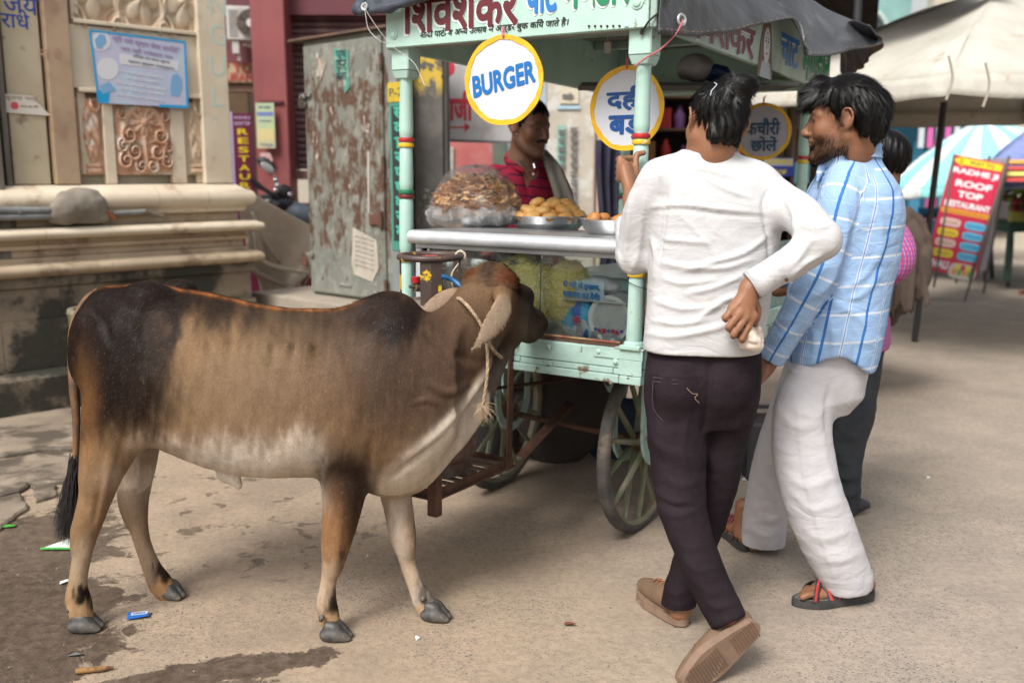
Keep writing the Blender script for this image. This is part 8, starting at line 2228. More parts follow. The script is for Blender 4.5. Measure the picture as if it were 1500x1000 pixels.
# ================================================================== TARP-COVERED MOTORBIKE (left, behind the wall)
def bike():
 root = empty('motorcycle',(at(410,440,8.0).x,8.0,0),0,'parked motorcycle with mirrors and blue-grey seat, half covered by a dusty sheet','motorcycle')
 blk = flat('bike_black',(.02,.02,.022),.4); chrome = flat('bike_chrome',(.5,.5,.52),.2,Metallic=1.0)
 w_ = lambda *p: Vector(at(*p))
 def bb(mb,nm,m,**k): return mb.build(nm,m,root,world=True,**k)
 bb(MB().tube([w_(372,268,7.9),w_(398,284,7.9),w_(418,298,7.95),w_(430,290,8.1)],.018,8),'handlebar',blk,smooth=1)
 bb(MB().tube([w_(368,263,7.88),w_(384,276,7.9)],.024,8),'grip',blk,smooth=1)
 bb(MB().tube([w_(402,282,7.9),w_(404,262,7.9),w_(399,248,7.88)],.008,6),'mirror_stem',chrome,smooth=1)
 me = blobmesh('mirror',.075,2,(1.1,.35,.62),.03); o = link('mirror',me,blk,root); o.location = w_(390,241,7.86) - root.location; o.rotation_euler = (0,.6,0)
 me = blobmesh('mirror_glass',.06,2,(1.1,.2,.55),.02); o = link('mirror_glass',me,flat('mirror_silver',(.35,.36,.36),.15),root); o.location = w_(392,246,7.82) - root.location; o.rotation_euler = (0,.6,0)
 for px,py,r in ((404,264,.022),(407,272,.025),(404,279,.022),(425,285,.02)):
  me = blobmesh('gauge',r,1,(1,1,1),0); o = link('gauge',me,chrome,root); o.location = w_(px,py,7.85) - root.location
 me = blobmesh('headlamp',.075,3,(1,1,.9),.05); o = link('headlamp',me,blk,root); o.location = w_(415,282,8.0) - root.location
 me = blobmesh('tank',.17,6,(1.1,.7,.55),.04,nu=28,nv=16); o = link('tank',me,flat('tank_black',(.015,.015,.02),.2),root); o.location = w_(398,300,8.0) - root.location
 me = blobmesh('seat',.2,7,(1.05,.65,.42),.04,nu=28,nv=16); o = link('seat',me,mat('seat_blue_grey',(.13,.17,.21),(.10,.13,.16),.35),root); o.location = w_(438,312,8.05) - root.location; o.rotation_euler = (0,.35,0)
 o = empty('wheel',w_(378,432,8.1) - root.location,R(70)); o.parent = root
 A_ = Matrix.Rotation(PI / 2,4,'Y'); q = MB(); q.lathe([(.26 + .04 * math.cos(a),.04 * math.sin(a)) for a in [2 * PI * k / 10 for k in range(11)]],36,A_); q.build('tyre',blk,o,smooth=1)
 q = MB(); q.lathe([(.2,-.025),(.225,-.03),(.225,.03),(.2,.025),(.2,-.025)],36,A_); q.build('rim',chrome,o,smooth=1)
 for k in range(12): q = MB(); a = PI * k / 6; q.tube([(0,.03 * math.sin(a),.03 * math.cos(a)),(0,.21 * math.sin(a),.21 * math.cos(a))],.003,4); q.build('spoke',chrome,o)
 o2 = copy_tree(o,root); o2.location = w_(440,430,8.4) - root.location
 t = empty('dusty_sheet',w_(410,360,7.8),0,'dusty grey-brown plastic sheet slung over the parked motorcycle','sheet')
 tp = [tuple(w_(348,272,7.4)),tuple(w_(372,284,7.5)),tuple(w_(410,306,7.6)),tuple(w_(458,332,7.8))]
 bt = [tuple(w_(356,372,7.3)),tuple(w_(378,410,7.4)),tuple(w_(402,452,7.5)),tuple(w_(470,384,7.7))]
 sm_ = mat('dusty_plastic',(.42,.35,.27),(.34,.28,.21),.5,sc=3,bump=.5,bsc=12,bd=.02,dirt=(.38,.34,.3),dsc=6,dlo=.58,dhi=.7)
 o_,f = sheet('sheet',bt,tp,sm_,t,.05,60,30,.006,2,3)
 o_.data.transform(Matrix.Translation(-t.location))
 for i,(a,b,c) in enumerate((((372,340),(388,385),(455,400)),((362,350),(372,395),(420,420)),((370,310),(385,350),(410,385)))):
  q = MB(); q.tube(spline([w_(*a,7.3),w_(*b,7.28),w_(*c,7.45)],6),[.012 + .012 * math.sin(PI * k / 12) for k in range(13)],8,flat=.6); q.build('fold',sm_,t,smooth=2,world=True)
bike()
# ================================================================== RIGHT-HAND STREET
def canopy(name,c,r,drop,n,m,label,cat,val=.1,tilt=(0,0),pole=None,sag=.05,under=None,stripes=None,group=None,fin=None,pm=None,rot=0):
 root = empty(name,c,0,label,cat,group); root.rotation_euler = (tilt[0],tilt[1],rot)
 nu = n * 8; ms = [m] + (stripes or [])
 for s_ in range(n):
  q = MB()
  def f(u,v,s_=s_):
   a = 2 * PI * (s_ + u) / n; k = math.cos(PI / n) / math.cos((u - .5) * 2 * PI / n)
   rr = r * v * (k * (1 - sag * math.sin(PI * u) * v)); z = -drop * v ** 1.35 - sag * .6 * r * math.sin(PI * v) * math.sin(PI * u)
   z += .008 * r * wob(a * 3,v * 6,s_,2)
   return (rr * math.cos(a),rr * math.sin(a),z)
  q.grid(f,10,12)
  if val: q.grid(lambda u,v,s_=s_: (lambda p: (p[0] * (1 + .02 * v),p[1] * (1 + .02 * v),p[2] - val * v * (1 + .15 * math.sin(PI * u) + .1 * wob(u * 9,s_ * 3)) + .001))(f(u,1)),10,3)
  o = q.build('canopy_panel',ms[s_ % len(ms)],root,smooth=2,solid=.004)
  q = MB(); a = 2 * PI * s_ / n; q.tube([(0,0,-.02),(r * .5 * math.cos(a),r * .5 * math.sin(a),-drop * .4 - .02),(r * .98 * math.cos(a),r * .98 * math.sin(a),-drop - .01)],.011,5); q.build('rib',flat('rib_dark',(.04,.035,.03),.6),root)
 if pole: q = MB(); q.tube([(0,0,-.02),pole],.03,10); q.build('pole',pm or flat('pole_black',(.02,.02,.022),.5),root,smooth=1)
 if fin: q = MB(); q.lathe([(.05,0),(.045,.1),(.02,.15),(.025,.19),(0,.22)],12); q.build('finial',fin,root,smooth=1)
 return root
CV = mat('cream_canvas',(.47,.45,.40),(.40,.38,.33),.85,sc=2.5,bump=.4,bsc=9,bd=.03,dirt=(.34,.27,.19),dsc=4,dlo=.58,dhi=.72)
canopy('market_umbrella',(3.95,8.0,2.86),2.2,.84,8,CV,'large cream canvas market umbrella on a black pole behind the two customers','umbrella',.13,(0,0),None,.06,rot=.2)
q = MB(); q.tube([(3.42,8.0,0),at(1383,150,8.0)],.026,10); tag(q.build('umbrella_pole',flat('pole_black',(.02,.02,.022),.5),smooth=1),'slanting black pole under the large cream umbrella','pole')
for px,py in ((1444,122),(1390,112)):
 a = at(px,py - 30,5.75); b = at(px - 4,py + 35,5.7); q = MB(); q.tube(spline([a,(a + b) / 2 + Vector((.03,0,0)),b],5),.008,5)
 tag(q.build('canvas_tie',flat('tie_cloth',(.3,.27,.22),.9)),'cloth tie strip hanging from the cream umbrella\'s front edge, ' + ('right one' if px > 1400 else 'by the seam'),'tie')
aq = flat('aqua_stripe',(.25,.62,.62),.7); wq = flat('white_stripe',(.66,.70,.70),.7)
canopy('striped_umbrella',at(1441,176,13.0),1.35,.75,24,aq,'aqua and white striped sun umbrella with a pale finial behind the red menu board','umbrella',.1,(0,R(-8)),(0,0,-2.2),.02,stripes=[wq],fin=flat('finial_pale',(.6,.62,.6),.5))
bq = mat('blue_canvas',(.20,.25,.48),(.16,.2,.42),.7); oq = flat('orange_trim',(.7,.32,.06),.7); rq = flat('red_trim',(.5,.06,.05),.7)
u_ = canopy('blue_umbrella',at(1600,140,11.5),1.35,.95,8,bq,'blue sun umbrella with orange and red striped border at the right edge','umbrella',.09,(0,0),(0,0,-2.4),.03)
for i,(r_,m_) in enumerate(((.84,oq),(.90,rq),(.95,flat('yellow_trim',(.7,.6,.15),.7)),(1.0,rq))):
 q = MB(); n = 8; vs = []
 for s_ in range(64):
  a = 2 * PI * s_ / 64; k = math.cos(PI / n) / math.cos(((s_ / 8) % 1 - .5) * 2 * PI / n)
  for d in (0,.035): rr = 1.35 * (r_ + d) * k; vs.append((rr * math.cos(a),rr * math.sin(a),-.95 * (r_ + d) ** 1.35 + .008))
 q.add(vs,[(2 * i_,2 * ((i_ + 1) % 64),2 * ((i_ + 1) % 64) + 1,2 * i_ + 1) for i_ in range(64)]); q.build('border_stripe',m_,u_,smooth=2)
# brown awning overhead
q = MB(); q.grid(lambda u,v: (1.0 + 2.6 * u,7.2 + 1.3 * v,2.86 - .12 * math.sin(PI * u) + .02 * wob(u * 8,v * 8) + .25 * v),30,14)
tag(q.build('brown_awning',mat('brown_canvas',(.075,.05,.038),(.055,.038,.03),.9),smooth=3,solid=.01),'dark brown canvas awning above the cart\'s roof at the top edge','awning')
q = MB(); q.tube([at(1257,48,7.2) * 1 + Vector((0,0,-2.2)),at(1258,-20,7.2)],.03,8); tag(q.build('awning_pole',flat('pole_black',(.02,.02,.022),.5),smooth=1),'thin black pole holding the brown awning','pole')
# menu board
def menu():
 TL,TR,BR_,BL_ = at(1398,226,10.95),at(1478,229,10.95),at(1429,408,10.55),at(1354,394,10.55)
 o = BL_; ex = (BR_ - BL_); ey = (TL - BL_); W_,H_ = ex.length,ey.length; ex.normalize(); ey.normalize(); ez = ex.cross(ey).normalized(); ey2 = ez.cross(ex)
 M = Matrix((ex,ey2,ez)).transposed().to_4x4(); M.translation = o
 sh_ = (ey.dot(ex)) * H_; hh = ey.dot(ey2) * H_
 root = empty('menu_board',label='leaning red A-frame board reading RADHE JI ROOF TOP RESTAURANT in the street',cat='sign',M=M)
 X = lambda u,v,z=0: (W_ * u + sh_ * v,hh * v,z)
 def pan(u0,v0,u1,v1,z,m,nm,rd=0):
  if rd: pts = [(u0 + (u1 - u0) * (.5 + .5 * math.copysign(abs(math.cos(a)) ** .5,math.cos(a))),v0 + (v1 - v0) * (.5 + .5 * math.copysign(abs(math.sin(a)) ** .6,math.sin(a)))) for a in [2 * PI * k / 20 for k in range(20)]]
  else: pts = [(u0,v0),(u1,v0),(u1,v1),(u0,v1)]
  MB().prism([X(u,v)[:2] for u,v in pts],z,z + .002,2).build(nm,m,root)
 MB().prism([X(u,v)[:2] for u,v in ((0,0),(1,0),(1,1),(0,1))],-.02,0,2).build('panel',flat('menu_red',(.55,.015,.06),.5),root)
 wt = flat('menu_white',(.75,.74,.76),.5); ye = flat('menu_yellow',(.78,.60,.02),.5); orr = flat('menu_orange',(.75,.30,.02),.5); bl = flat('menu_blue',(.12,.50,.75),.5); pk = flat('menu_pink',(.75,.52,.5),.5)
 def tx(s_,u,v,w,h,m,b=.05,z=.003):
  x,y,_ = X(u,v); text(s_,Matrix.Translation((x,y,z)),m,root,width=W_ * w,height=hh * h,bold=b,th=.001,slant=sh_ / hh)
 pan(.14,.925,.97,.985,.001,ye,'yellow_arrow'); MB().prism([X(u,v)[:2] for u,v in ((.02,.955),(.2,.905),(.2,1.005))],.001,.003,2).build('yellow_arrow',ye,root)
 tx('WAY TO',.58,.955,.5,.035,flat('menu_ink',(.12,.12,.05),.5),.03,.0035)
 tx('RADHE JI',.5,.865,.9,.062,wt); tx('ROOF',.52,.765,.72,.06,wt); tx('TOP',.5,.675,.5,.058,wt); tx('RESTAURANT',.5,.585,.9,.055,wt)
 pan(.02,.50,.98,.545,.001,orr,'orange_band'); tx('Pure Food & Service',.5,.522,.8,.022,flat('menu_ink2',(.45,.2,.05),.5),.02,.0035)
 for i,(m,s_) in enumerate(((pk,'BURGER'),(ye,'CHOWMEIN'),(pk,'SANDWICH'),(ye,'PIZZA'))):
  v = .425 - i * .088; pan(.06,v - .035,.46,v + .035,.001,m,'menu_tag',1); tx(s_,.26,v,.3,.026,flat('menu_ink3',(.5,.3,.1),.5),.02,.0035)
 for i,s_ in enumerate(('SOUTH INDIAN','ITALIAN','COFFEE','PASTA')):
  v = .425 - i * .088; pan(.54,v - .035,.95,v + .035,.001,bl,'menu_tag',1); tx(s_,.745,v,.3,.026,flat('menu_ink4',(.05,.2,.5),.5),.02,.0035)
 tx('THALI',.22,.065,.4,.07,wt)
 pan(.45,-.03,.98,.1,.001,flat('plate_print',(.6,.55,.48),.5),'food_print',1)
 for k in range(8): pan(.52 + .05 * k,.0 + .04 * (k % 2),.6 + .05 * k,.05 + .04 * (k % 2),.0035,(orr,ye,flat('menu_green',(.2,.35,.08),.5),rq)[k % 4],'food_print',1)
 lg = flat('frame_iron',(.1,.09,.08),.6); I = M.inverted()
 def leg(a,b): MB().tube([I @ Vector(a),I @ Vector(b)],.014,6).build('leg',lg,root)
 leg(TL,at(1368,420,10.5)); leg(TR,at(1413,441,10.45)); leg(TR,at(1440,432,11.3)); leg(at(1450,228,11),at(1400,414,11.4))
 q = MB(); P_ = [I @ Vector(at(*p)) for p in ((1479,232,11.0),(1444,396,11.3),(1418,396,11.3),(1440,232,11.0))]; P2_ = [p + Vector((0,0,-.01)) for p in P_]
 q.add([tuple(p) for p in P_ + P2_],[(0,1,2,3),(7,6,5,4)] + [(i,(i + 1) % 4,(i + 1) % 4 + 4,i + 4) for i in range(4)]); q.build('back_panel',mat('back_panel_white',(.5,.5,.56),(.4,.42,.5),.6),root)
 MB().tube([I @ Vector(TR) + Vector((.01,0,-.01)),I @ Vector(BR_) + Vector((.01,0,-.01))],.014,6).build('frame_edge',lg,root)
menu()
# draped cart with yellow wheel
def draped():
 root = empty('draped_cart',(2.35,6.0,0),0,'small yellow-wheeled handcart covered with ragged brown sacking behind the third customer','handcart')
 S = Solid((1.75,5.3,.3),(2.75,6.5,1.2),.016)
 S.path([at(1285,350,6.1),at(1312,340,6.0),at(1330,370,5.9),at(1335,410,5.8)],[.12,.16,.14,.1],.08); S.path([at(1282,400,6.0),at(1300,440,5.9),at(1280,470,5.9)],[.14,.12,.07],.08)
 V,F = S.mesh(1); N = vnorm(V,F); V += N * (.018 * wob(V[:,0] * 2,V[:,1] * 2,V[:,2] * .4,22))[:,None]
 sk = cloth('brown_sacking',(.10,.075,.06),(.075,.055,.045),.95)
 link('sacking',fmesh('sacking',V,F),sk,root,True)
 q = MB()
 tp = [at(1262,345,5.8),at(1300,335,5.75),at(1340,345,5.7),at(1354,385,5.7)]; bt = [at(1270,512,5.7),at(1296,465,5.68),at(1330,450,5.68),at(1357,440,5.7)]
 def f(u,v):
  a = Vector([np.interp(u * 3,range(4),[p[k] for p in tp]) for k in range(3)]); b = Vector([np.interp(u * 3,range(4),[p[k] for p in bt]) for k in range(3)])
  b.z += .03 * math.sin(u * 37) + .02 * math.sin(u * 91); p = a.lerp(b,v); p.y -= .04 * math.sin(u * 20 + v) * v + .1 * math.sin(v * 2.5) * 0; return tuple(p)
 q.grid(f,60,16); q.build('hanging_edge',sk,root,smooth=3,solid=.008,world=True)
 w = empty('wheel',Vector((2.30,6.1,.34)) - root.location,R(-28)); w.parent = root
 A_ = Matrix.Rotation(PI / 2,4,'Y'); q = MB(); q.lathe([(.34,-.02),(.345,.02),(.30,.02),(.295,-.02),(.34,-.02)],44,A_); q.build('rim',flat('yellow_rim_paint',(.6,.36,.03),.6),w,smooth=.6)
 q = MB(); q.lathe([(.35 + .012 * math.cos(a),.022 * math.sin(a)) for a in [2 * PI * k / 8 for k in range(9)]],44,A_); q.build('tyre',flat('tyre_grey',(.05,.05,.05),.8),w,smooth=1)
 for k in range(8): q = MB(); a = PI * k / 4; q.tube([(0,0,0),(0,.3 * math.sin(a),.3 * math.cos(a))],.009,5); q.build('spoke',flat('yellow_rim_paint',(.6,.36,.03),.6),w)
 q = MB(); q.box((1.9,5.95,.62),(2.42,7.0,.8)); q.build('cart_side',mat('patterned_side',(.62,.42,.04),(.5,.08,.04),.6,sc=16),root,world=True)
draped()
# fruit cart at the right edge
def fruit():
 c = at(1530,385,12.2); root = empty('fruit_cart',(c.x,12.2,0),0,'green four-wheeled fruit cart piled with produce at the right edge','food cart')
 g = mat('dark_green_paint',(.04,.10,.07),(.03,.07,.05),.6)
 MB().box((-.75,-.5,.70),(1.0,.6,.82)).build('deck',g,root,bevel=.01)
 for x in (-.7,.95):
  for y in (-.45,.55): MB().box((x - .03,y - .03,.1),(x + .03,y + .03,.7)).build('leg',g,root)
 q = MB(); A_ = Matrix.Rotation(PI / 2,4,'Y')
 for x,y in ((-.55,-.2),(.8,-.2),(-.55,.4),(.8,.4)):
  w = empty('wheel',(x,y,.32),R(-25)); w.parent = root; q = MB(); q.lathe([(.31,-.02),(.32,0),(.31,.02),(.27,.02),(.27,-.02),(.31,-.02)],32,A_); q.build('tyre',flat('tyre_brown',(.10,.08,.07),.8),w,smooth=1)
  for k in range(8): q = MB(); a = PI * k / 4; q.tube([(0,0,0),(0,.28 * math.sin(a),.28 * math.cos(a))],.012,5); q.build('spoke',flat('spoke_brown',(.14,.11,.09),.8),w)
 cols = (('red_apple',(.35,.03,.04),'red'),('green_guava',(.25,.38,.06),'green'),('brown_fruit',(.16,.10,.05),'brown'),('orange_fruit',(.6,.22,.03),'orange'))
 k = 0
 for row,(nm,col,word) in enumerate(cols):
  me = blobmesh(nm,.055,row,(1,1,.9),.05,nu=10,nv=6); me.materials.append(flat(nm,col,.45))
  for i in range(22):
   o = link(nm,me,None,None); o.location = (c.x - .65 + .11 * (i % 8) + .03 * (row % 2) + random.uniform(-.02,.02),11.75 + .14 * row + random.uniform(-.03,.03),.87 + .1 * (i // 8) + .12 * row)
   tag(o,'%s fruit in the %s row heaped on the green cart at the right edge' % (word,('nearest','second','third','farthest')[row]),'fruit','%s fruit heaped on the fruit cart' % word)
 MB().box((-.75,-.55,.83),(.4,-.45,.95)).build('crate_front',mat('printed_crate',(.6,.55,.1),(.3,.4,.1),.6,sc=12),root)
 p = empty('person',(at(1492,425,11.6).x,11.3,0),0,'person in dark trousers and brown sandals at the fruit cart, by the right edge','person')
 S = Solid((-.35,-.3,0),(.6,.35,1.75),.014)
 for y,x in ((-.09,.05),(.1,.16)): S.path([(x,y,.95),(x - .02,y,.5),(x - .03,y,.09)],[.07,.05,.04],.03); S.path([(x - .03,y,.05),(x - .19,y - .02,.035)],[.036,.03],.02)
 S.path([(.1,0,.95),(.1,0,1.4)],[.12,.13],.05); S.path([(.1,0,1.45),(.1,0,1.52)],.05,.03); S.ell((.1,0,1.62),(.09,.075,.11),.02)
 for y in (-.2,.2): S.path([(.1,y,1.4),(.08,y * 1.1,1.1),(-.1,y,1.0)],[.05,.04,.03],.03)
 V,F = S.mesh(1); me = fmesh('body',V,F); vcol(me,'skin',np.tile((.15,.07,.04),(len(V),1))); me.materials.append(skin_mat()); link('body',me,None,p)
 S = Solid((-.35,-.35,0),(.6,.4,1.5),.016)
 for y,x in ((-.09,.05),(.1,.16)): S.path([(x,y,.95),(x - .02,y,.5),(x - .03,y,.14)],[.095,.075,.065],.03)
 V,F = S.mesh(1); link('trousers',fmesh('trousers',V,F),flat('navy_cotton',(.02,.03,.06),.85),p)
 S = Solid((-.35,-.35,.8),(.6,.4,1.6),.016); S.path([(.1,0,.92),(.1,0,1.38)],[.14,.17],.05)
 for y in (-.2,.2): S.path([(.1,y,1.4),(.08,y * 1.1,1.15)],[.065,.055],.03)
 V,F = S.mesh(1); link('shirt',fmesh('shirt',V,F),flat('grey_shirt',(.3,.3,.32),.85),p)
 S = Solid((-.05,-.12,1.55),(.25,.12,1.76),.014); S.ell((.11,0,1.65),(.095,.085,.1),.02); V,F = S.mesh(1); link('hair',fmesh('hair',V,F),hairmat('black_hair'),p)
 for y,x in ((-.09,-.08),(.1,.03)): MB().prism([(x + .13 * math.cos(a),y + .045 * math.sin(a)) for a in [2 * PI * i / 16 for i in range(16)]],.0,.022,2).build('sandal',flat('sandal_brown',(.2,.07,.04),.7),p)
fruit()
# shops that close the view
def block(x0,x1,y,z0,z1,d,m,root,nm='wall'): return MB().box((x0 - root.location.x,y - root.location.y,z0),(x1 - root.location.x,y + d - root.location.y,z1)).build(nm,m,root)
def shops():
 a = empty('cluttered_shop',(1.9,8.8,0),0,'dark open shopfront with crowded shelves seen under the cart canopy','shop')
 block(1.15,3.0,10.6,0,3.6,.2,mat('shop_back',(.06,.045,.035),(.035,.03,.028),.9),a)
 block(.95,1.15,8.6,0,3.6,2.2,mat('shop_side',(.20,.15,.11),(.14,.11,.09),.8),a,'side_wall'); block(3.0,3.12,9.2,0,3.6,2.2,mat('shop_side',(.2,.15,.11)),a,'side_wall')
 block(.95,3.12,8.5,2.45,3.8,.15,mat('shop_fascia',(.12,.09,.075),(.08,.06,.05),.8),a,'fascia')
 block(1.15,2.95,8.6,0,.45,2.0,mat('shop_plinth',(.28,.23,.18),(.2,.17,.14),.8),a,'plinth')
 block(1.2,2.95,10.0,2.4,2.45,.6,mat('shop_back',(.06,.045,.035)),a,'loft')
 for i in range(5): block(1.2,2.98,10.1,.85 + .33 * i,.875 + .33 * i,.45,flat('shelf_wood',(.16,.10,.06),.7),a,'shelf')
 for x in (1.22,2.0,2.9): block(x,x + .04,10.08,.45,2.4,.04,flat('shelf_wood',(.16,.10,.06),.7),a,'shelf_post')
 pal = [(.5,.04,.04),(.6,.42,.04),(.05,.2,.45),(.5,.48,.44),(.1,.3,.12),(.45,.2,.06),(.2,.08,.25),(.55,.5,.4),(.03,.03,.04),(.35,.3,.25),(.6,.25,.3)]
 mk = []
 for i,c in enumerate(pal):
  q = MB(); q.box((-.05,0,0),(.05,.1,.16)).box((-.035,-.002,.04),(.035,0,.12)); me = q.mesh('packet',bevel=.006); me.materials.append(flat('packet%d' % i,c,.5)); mk.append(me)
  q = MB(); q.lathe([(0,0),(.04,0),(.043,.1),(.02,.14),(.02,.17),(0,.17)],12); me = q.mesh('bottle',smooth=.7); me.materials.append(flat('packet%d' % i,c,.3)); mk.append(me)
 words = ['red','yellow','blue','white','green','orange','purple','cream','black','grey','pink']
 n = 0
 for i in range(5):
  x = 1.3
  while x < 2.85:
   j = random.randrange(len(mk)); me = mk[j]
   if random.random() < .85:
    o = link('packet' if j % 2 == 0 else 'bottle',me,None,None); s_ = random.uniform(.8,1.35); o.location = (x,10.15 + random.uniform(0,.08),.876 + .33 * i); o.scale = (s_,s_,min(s_,1.3) * random.uniform(.8,1.3)); o.rotation_euler = (0,0,random.uniform(-.3,.3))
    tag(o,'%s %s on the %s shelf of the dark shop' % (words[j // 2],('packet','bottle')[j % 2],('lowest','second','middle','fourth','top')[i]),('packet','bottle')[j % 2],'goods on the dark shop\'s shelves')
   x += random.uniform(.11,.2)
 t = empty('wooden_table',(1.75,9.2,.45),0,'brown wooden table with steel pots at the front of the dark shop','table')
 MB().box((-.45,-.3,.70),(.45,.3,.74)).build('top',flat('table_brown',(.3,.13,.05),.6),t)
 for x in (-.4,.4):
  for y in (-.25,.25): MB().box((x - .02,y - .02,0),(x + .02,y + .02,.7)).build('leg',flat('table_leg',(.06,.07,.08),.6),t)
 for i,(x,r,h) in enumerate(((-.25,.1,.16),(.0,.13,.12),(.27,.09,.2))):
  q = MB(); q.lathe([(0,0),(r,0),(r * 1.05,h),(r * .95,h),(0,h * .9)],20); o = q.build('pot',STEEL,None,smooth=.7); o.location = (1.75 + x,9.2,1.191); tag(o,('left','wide middle','tall right')[i] + ' steel pot on the brown table in the shop','pot')
 # hanging goods
 for i,(px,py,Y,w,h,c,s_) in enumerate(((1150,190,8.2,.12,.5,(.10,.08,.06),'brown cloth bag'),(1165,200,8.2,.14,.55,(.22,.17,.14),'tan cloth bag'),(1095,235,8.4,.16,.2,(.5,.03,.05),'red packet strip'),(1150,155,7.9,.02,.14,(.55,.53,.48),'white rag strip'),(1170,170,7.9,.10,.2,(.2,.17,.16),'grey pouch'))):
  a_ = at(px,py,Y); q = MB(); q.grid(lambda u,v: (a_.x + w * (u - .5),a_.y + .03 * math.sin(u * 14),a_.z + h * (.5 - v) + .01 * math.sin(u * 9)),12,6); tag(q.build('hanging_' + s_.split()[1],flat('hang%d' % i,c,.8),smooth=2,solid=.02),s_ + ' hanging in front of the dark shop','hanging goods')
 # small blue sign
 a_ = at(1140,245,8.0); r_ = empty('small_shop_sign',a_,0,'small blue and yellow RADHE JI board between the two customers','sign')
 MB().box((-.13,0,-.075),(.13,.02,.075)).build('panel',flat('sign_blue',(.03,.06,.42),.5),r_); MB().box((-.12,-.003,.01),(.12,-.001,.07)).build('pale_band',flat('sign_pale',(.55,.58,.7),.5),r_)
 text('RADHE JI',wallM(0,-.0035,.04),flat('sign_yellow_ink',(.75,.65,.05),.5),r_,width=.21,height=.045,bold=.05); text('ROOF',wallM(0,-.001,-.04),flat('sign_yellow_ink',(.75,.65,.05),.5),r_,width=.14,height=.04,bold=.05)
 MB().box((.14,0,-.13),(.26,.03,.04)).build('side_panel',flat('sign_cyan',(.2,.5,.62),.5),r_)
 # far right shops and cloth stalls
 b = empty('blue_cloth_stall',(5.4,15,0),0,'blue-walled cloth stall with hanging garments behind the striped umbrella','market stall')
 block(4.3,7.6,15.2,0,2.9,.2,mat('stall_blue',(.05,.24,.36),(.03,.17,.28),.7,sc=2.5),b); block(4.3,4.36,14.4,0,2.6,.06,flat('stall_post',(.35,.4,.42),.6),b,'post')
 for i in range(12): block(4.5 + .24 * i,4.66 + .24 * i,15.05 - .04 * (i % 3),.7 + .1 * (i % 2),1.9,.04,flat('garment%d' % (i % 5),((.1,.35,.5),(.5,.5,.52),(.06,.25,.4),(.55,.1,.3),(.2,.45,.5))[i % 5],.8),b,'garment')
 for i in range(5): block(6.1 + .12 * i - .6,6.17 + .12 * i - .6,13.2,1.75,2.2,.03,flat('garment%d' % (3 if i % 2 else 1),(.5,.5,.52),.8),b,'hung_garment')
 block(4.2,7.8,14.3,2.45,2.6,1.1,mat('stall_roof',(.25,.2,.16),(.18,.15,.13),.8),b,'stall_roof')
 c = empty('pale_shop_row',(9,17,0),0,'sunlit cream and turquoise building with arches closing the street on the right','building')
 cw = mat('cream_wall',(.50,.45,.37),(.42,.37,.3),.8,sc=1.5); tw = mat('turquoise_wall',(.25,.44,.42),(.2,.36,.35),.7,sc=2)
 block(7.6,16,18,0,5.5,.3,cw,c); block(.2,7.6,19,0,6.5,.3,tw,c,'turquoise_wall')
 for i in range(6):
  x = 1.0 + 1.15 * i; q = MB(); q.prism([(x - c.location.x + .36 * math.cos(a),3.9 + .5 * math.sin(a)) for a in [PI * k / 10 for k in range(11)]] + [(x - c.location.x - .36,2.9),(x - c.location.x + .36,2.9)],1.93,1.995,1); q.build('arched_window',flat('window_dark',(.05,.06,.07),.4),c)
  q = MB(); q.tube([(x - c.location.x + .42 * math.cos(a),1.9,3.9 + .56 * math.sin(a)) for a in [PI * k / 10 for k in range(11)]],.05,6); q.build('arch_moulding',flat('arch_pale',(.45,.55,.52),.7),c)
 for i in range(4): block(8.2 + 1.7 * i,9.3 + 1.7 * i,17.93,.3,2.2,.06,flat('shop_opening',(.05,.04,.04),.8),c,'shop_opening')
 d = empty('blue_table',(at(1362,330,13.5).x,13.5,0),0,'teal metal trestle table with blue cloth beyond the black umbrella pole','table')
 MB().box((-.5,-.3,.80),(.35,.3,.84)).build('top',flat('table_teal',(.04,.12,.12),.6),d); MB().box((-.1,-.28,.845),(.3,.2,.93)).build('folded_cloth',flat('cloth_blue',(.05,.3,.6),.8),d)
 for x in (-.45,.3):
  for y in (-.25,.25): MB().box((x - .02,y - .02,0),(x + .02,y + .02,.8)).build('leg',flat('table_teal',(.04,.12,.12),.6),d)
 MB().bar((-.45,-.25,.1),(.3,-.25,.75),.03,.02).build('brace',flat('table_teal',(.04,.12,.12),.6),d)
 # person beyond the cart
 p = empty('person',(at(1092,258,7.4).x,7.4,0),0,'distant dark-haired passer-by seen between the two customers','person')
 S = Solid((-.3,-.3,0),(.3,.3,1.62),.015)
 for y in (-.09,.09): S.path([(y,0,.8),(y,0,.4),(y,0,.07)],[.08,.055,.04],.03); S.path([(y * 2.1,0,1.22),(y * 2.4,0,.95),(y * 2.2,-.05,.7)],[.045,.04,.03],.03)
 S.path([(0,0,.8),(0,0,1.22)],[.12,.14],.05); S.path([(0,0,1.25),(0,0,1.36)],.045,.03); S.ell((0,0,1.43),(.075,.09,.11),.02)
 V,F = S.mesh(1); me = fmesh('body',V,F); vcol(me,'skin',np.tile((.15,.07,.04),(len(V),1))); me.materials.append(skin_mat()); link('body',me,None,p)
 S = Solid((-.35,-.3,.5),(.35,.3,1.4),.016); S.path([(0,0,.72),(0,0,1.2)],[.16,.165],.05)
 for y in (-.19,.19): S.path([(y * .9,0,1.22),(y * 1.1,0,1.0)],[.06,.055],.03)
 V,F = S.mesh(1); link('shirt',fmesh('shirt',V,F),flat('maroon_shirt',(.2,.04,.05),.85),p)
 S = Solid((-.2,-.2,0),(.2,.2,1),.016)
 for y in (-.09,.09): S.path([(y,0,.8),(y,0,.12)],[.1,.065],.03)
 V,F = S.mesh(1); link('trousers',fmesh('trousers',V,F),flat('navy_cotton',(.02,.03,.06),.85),p)
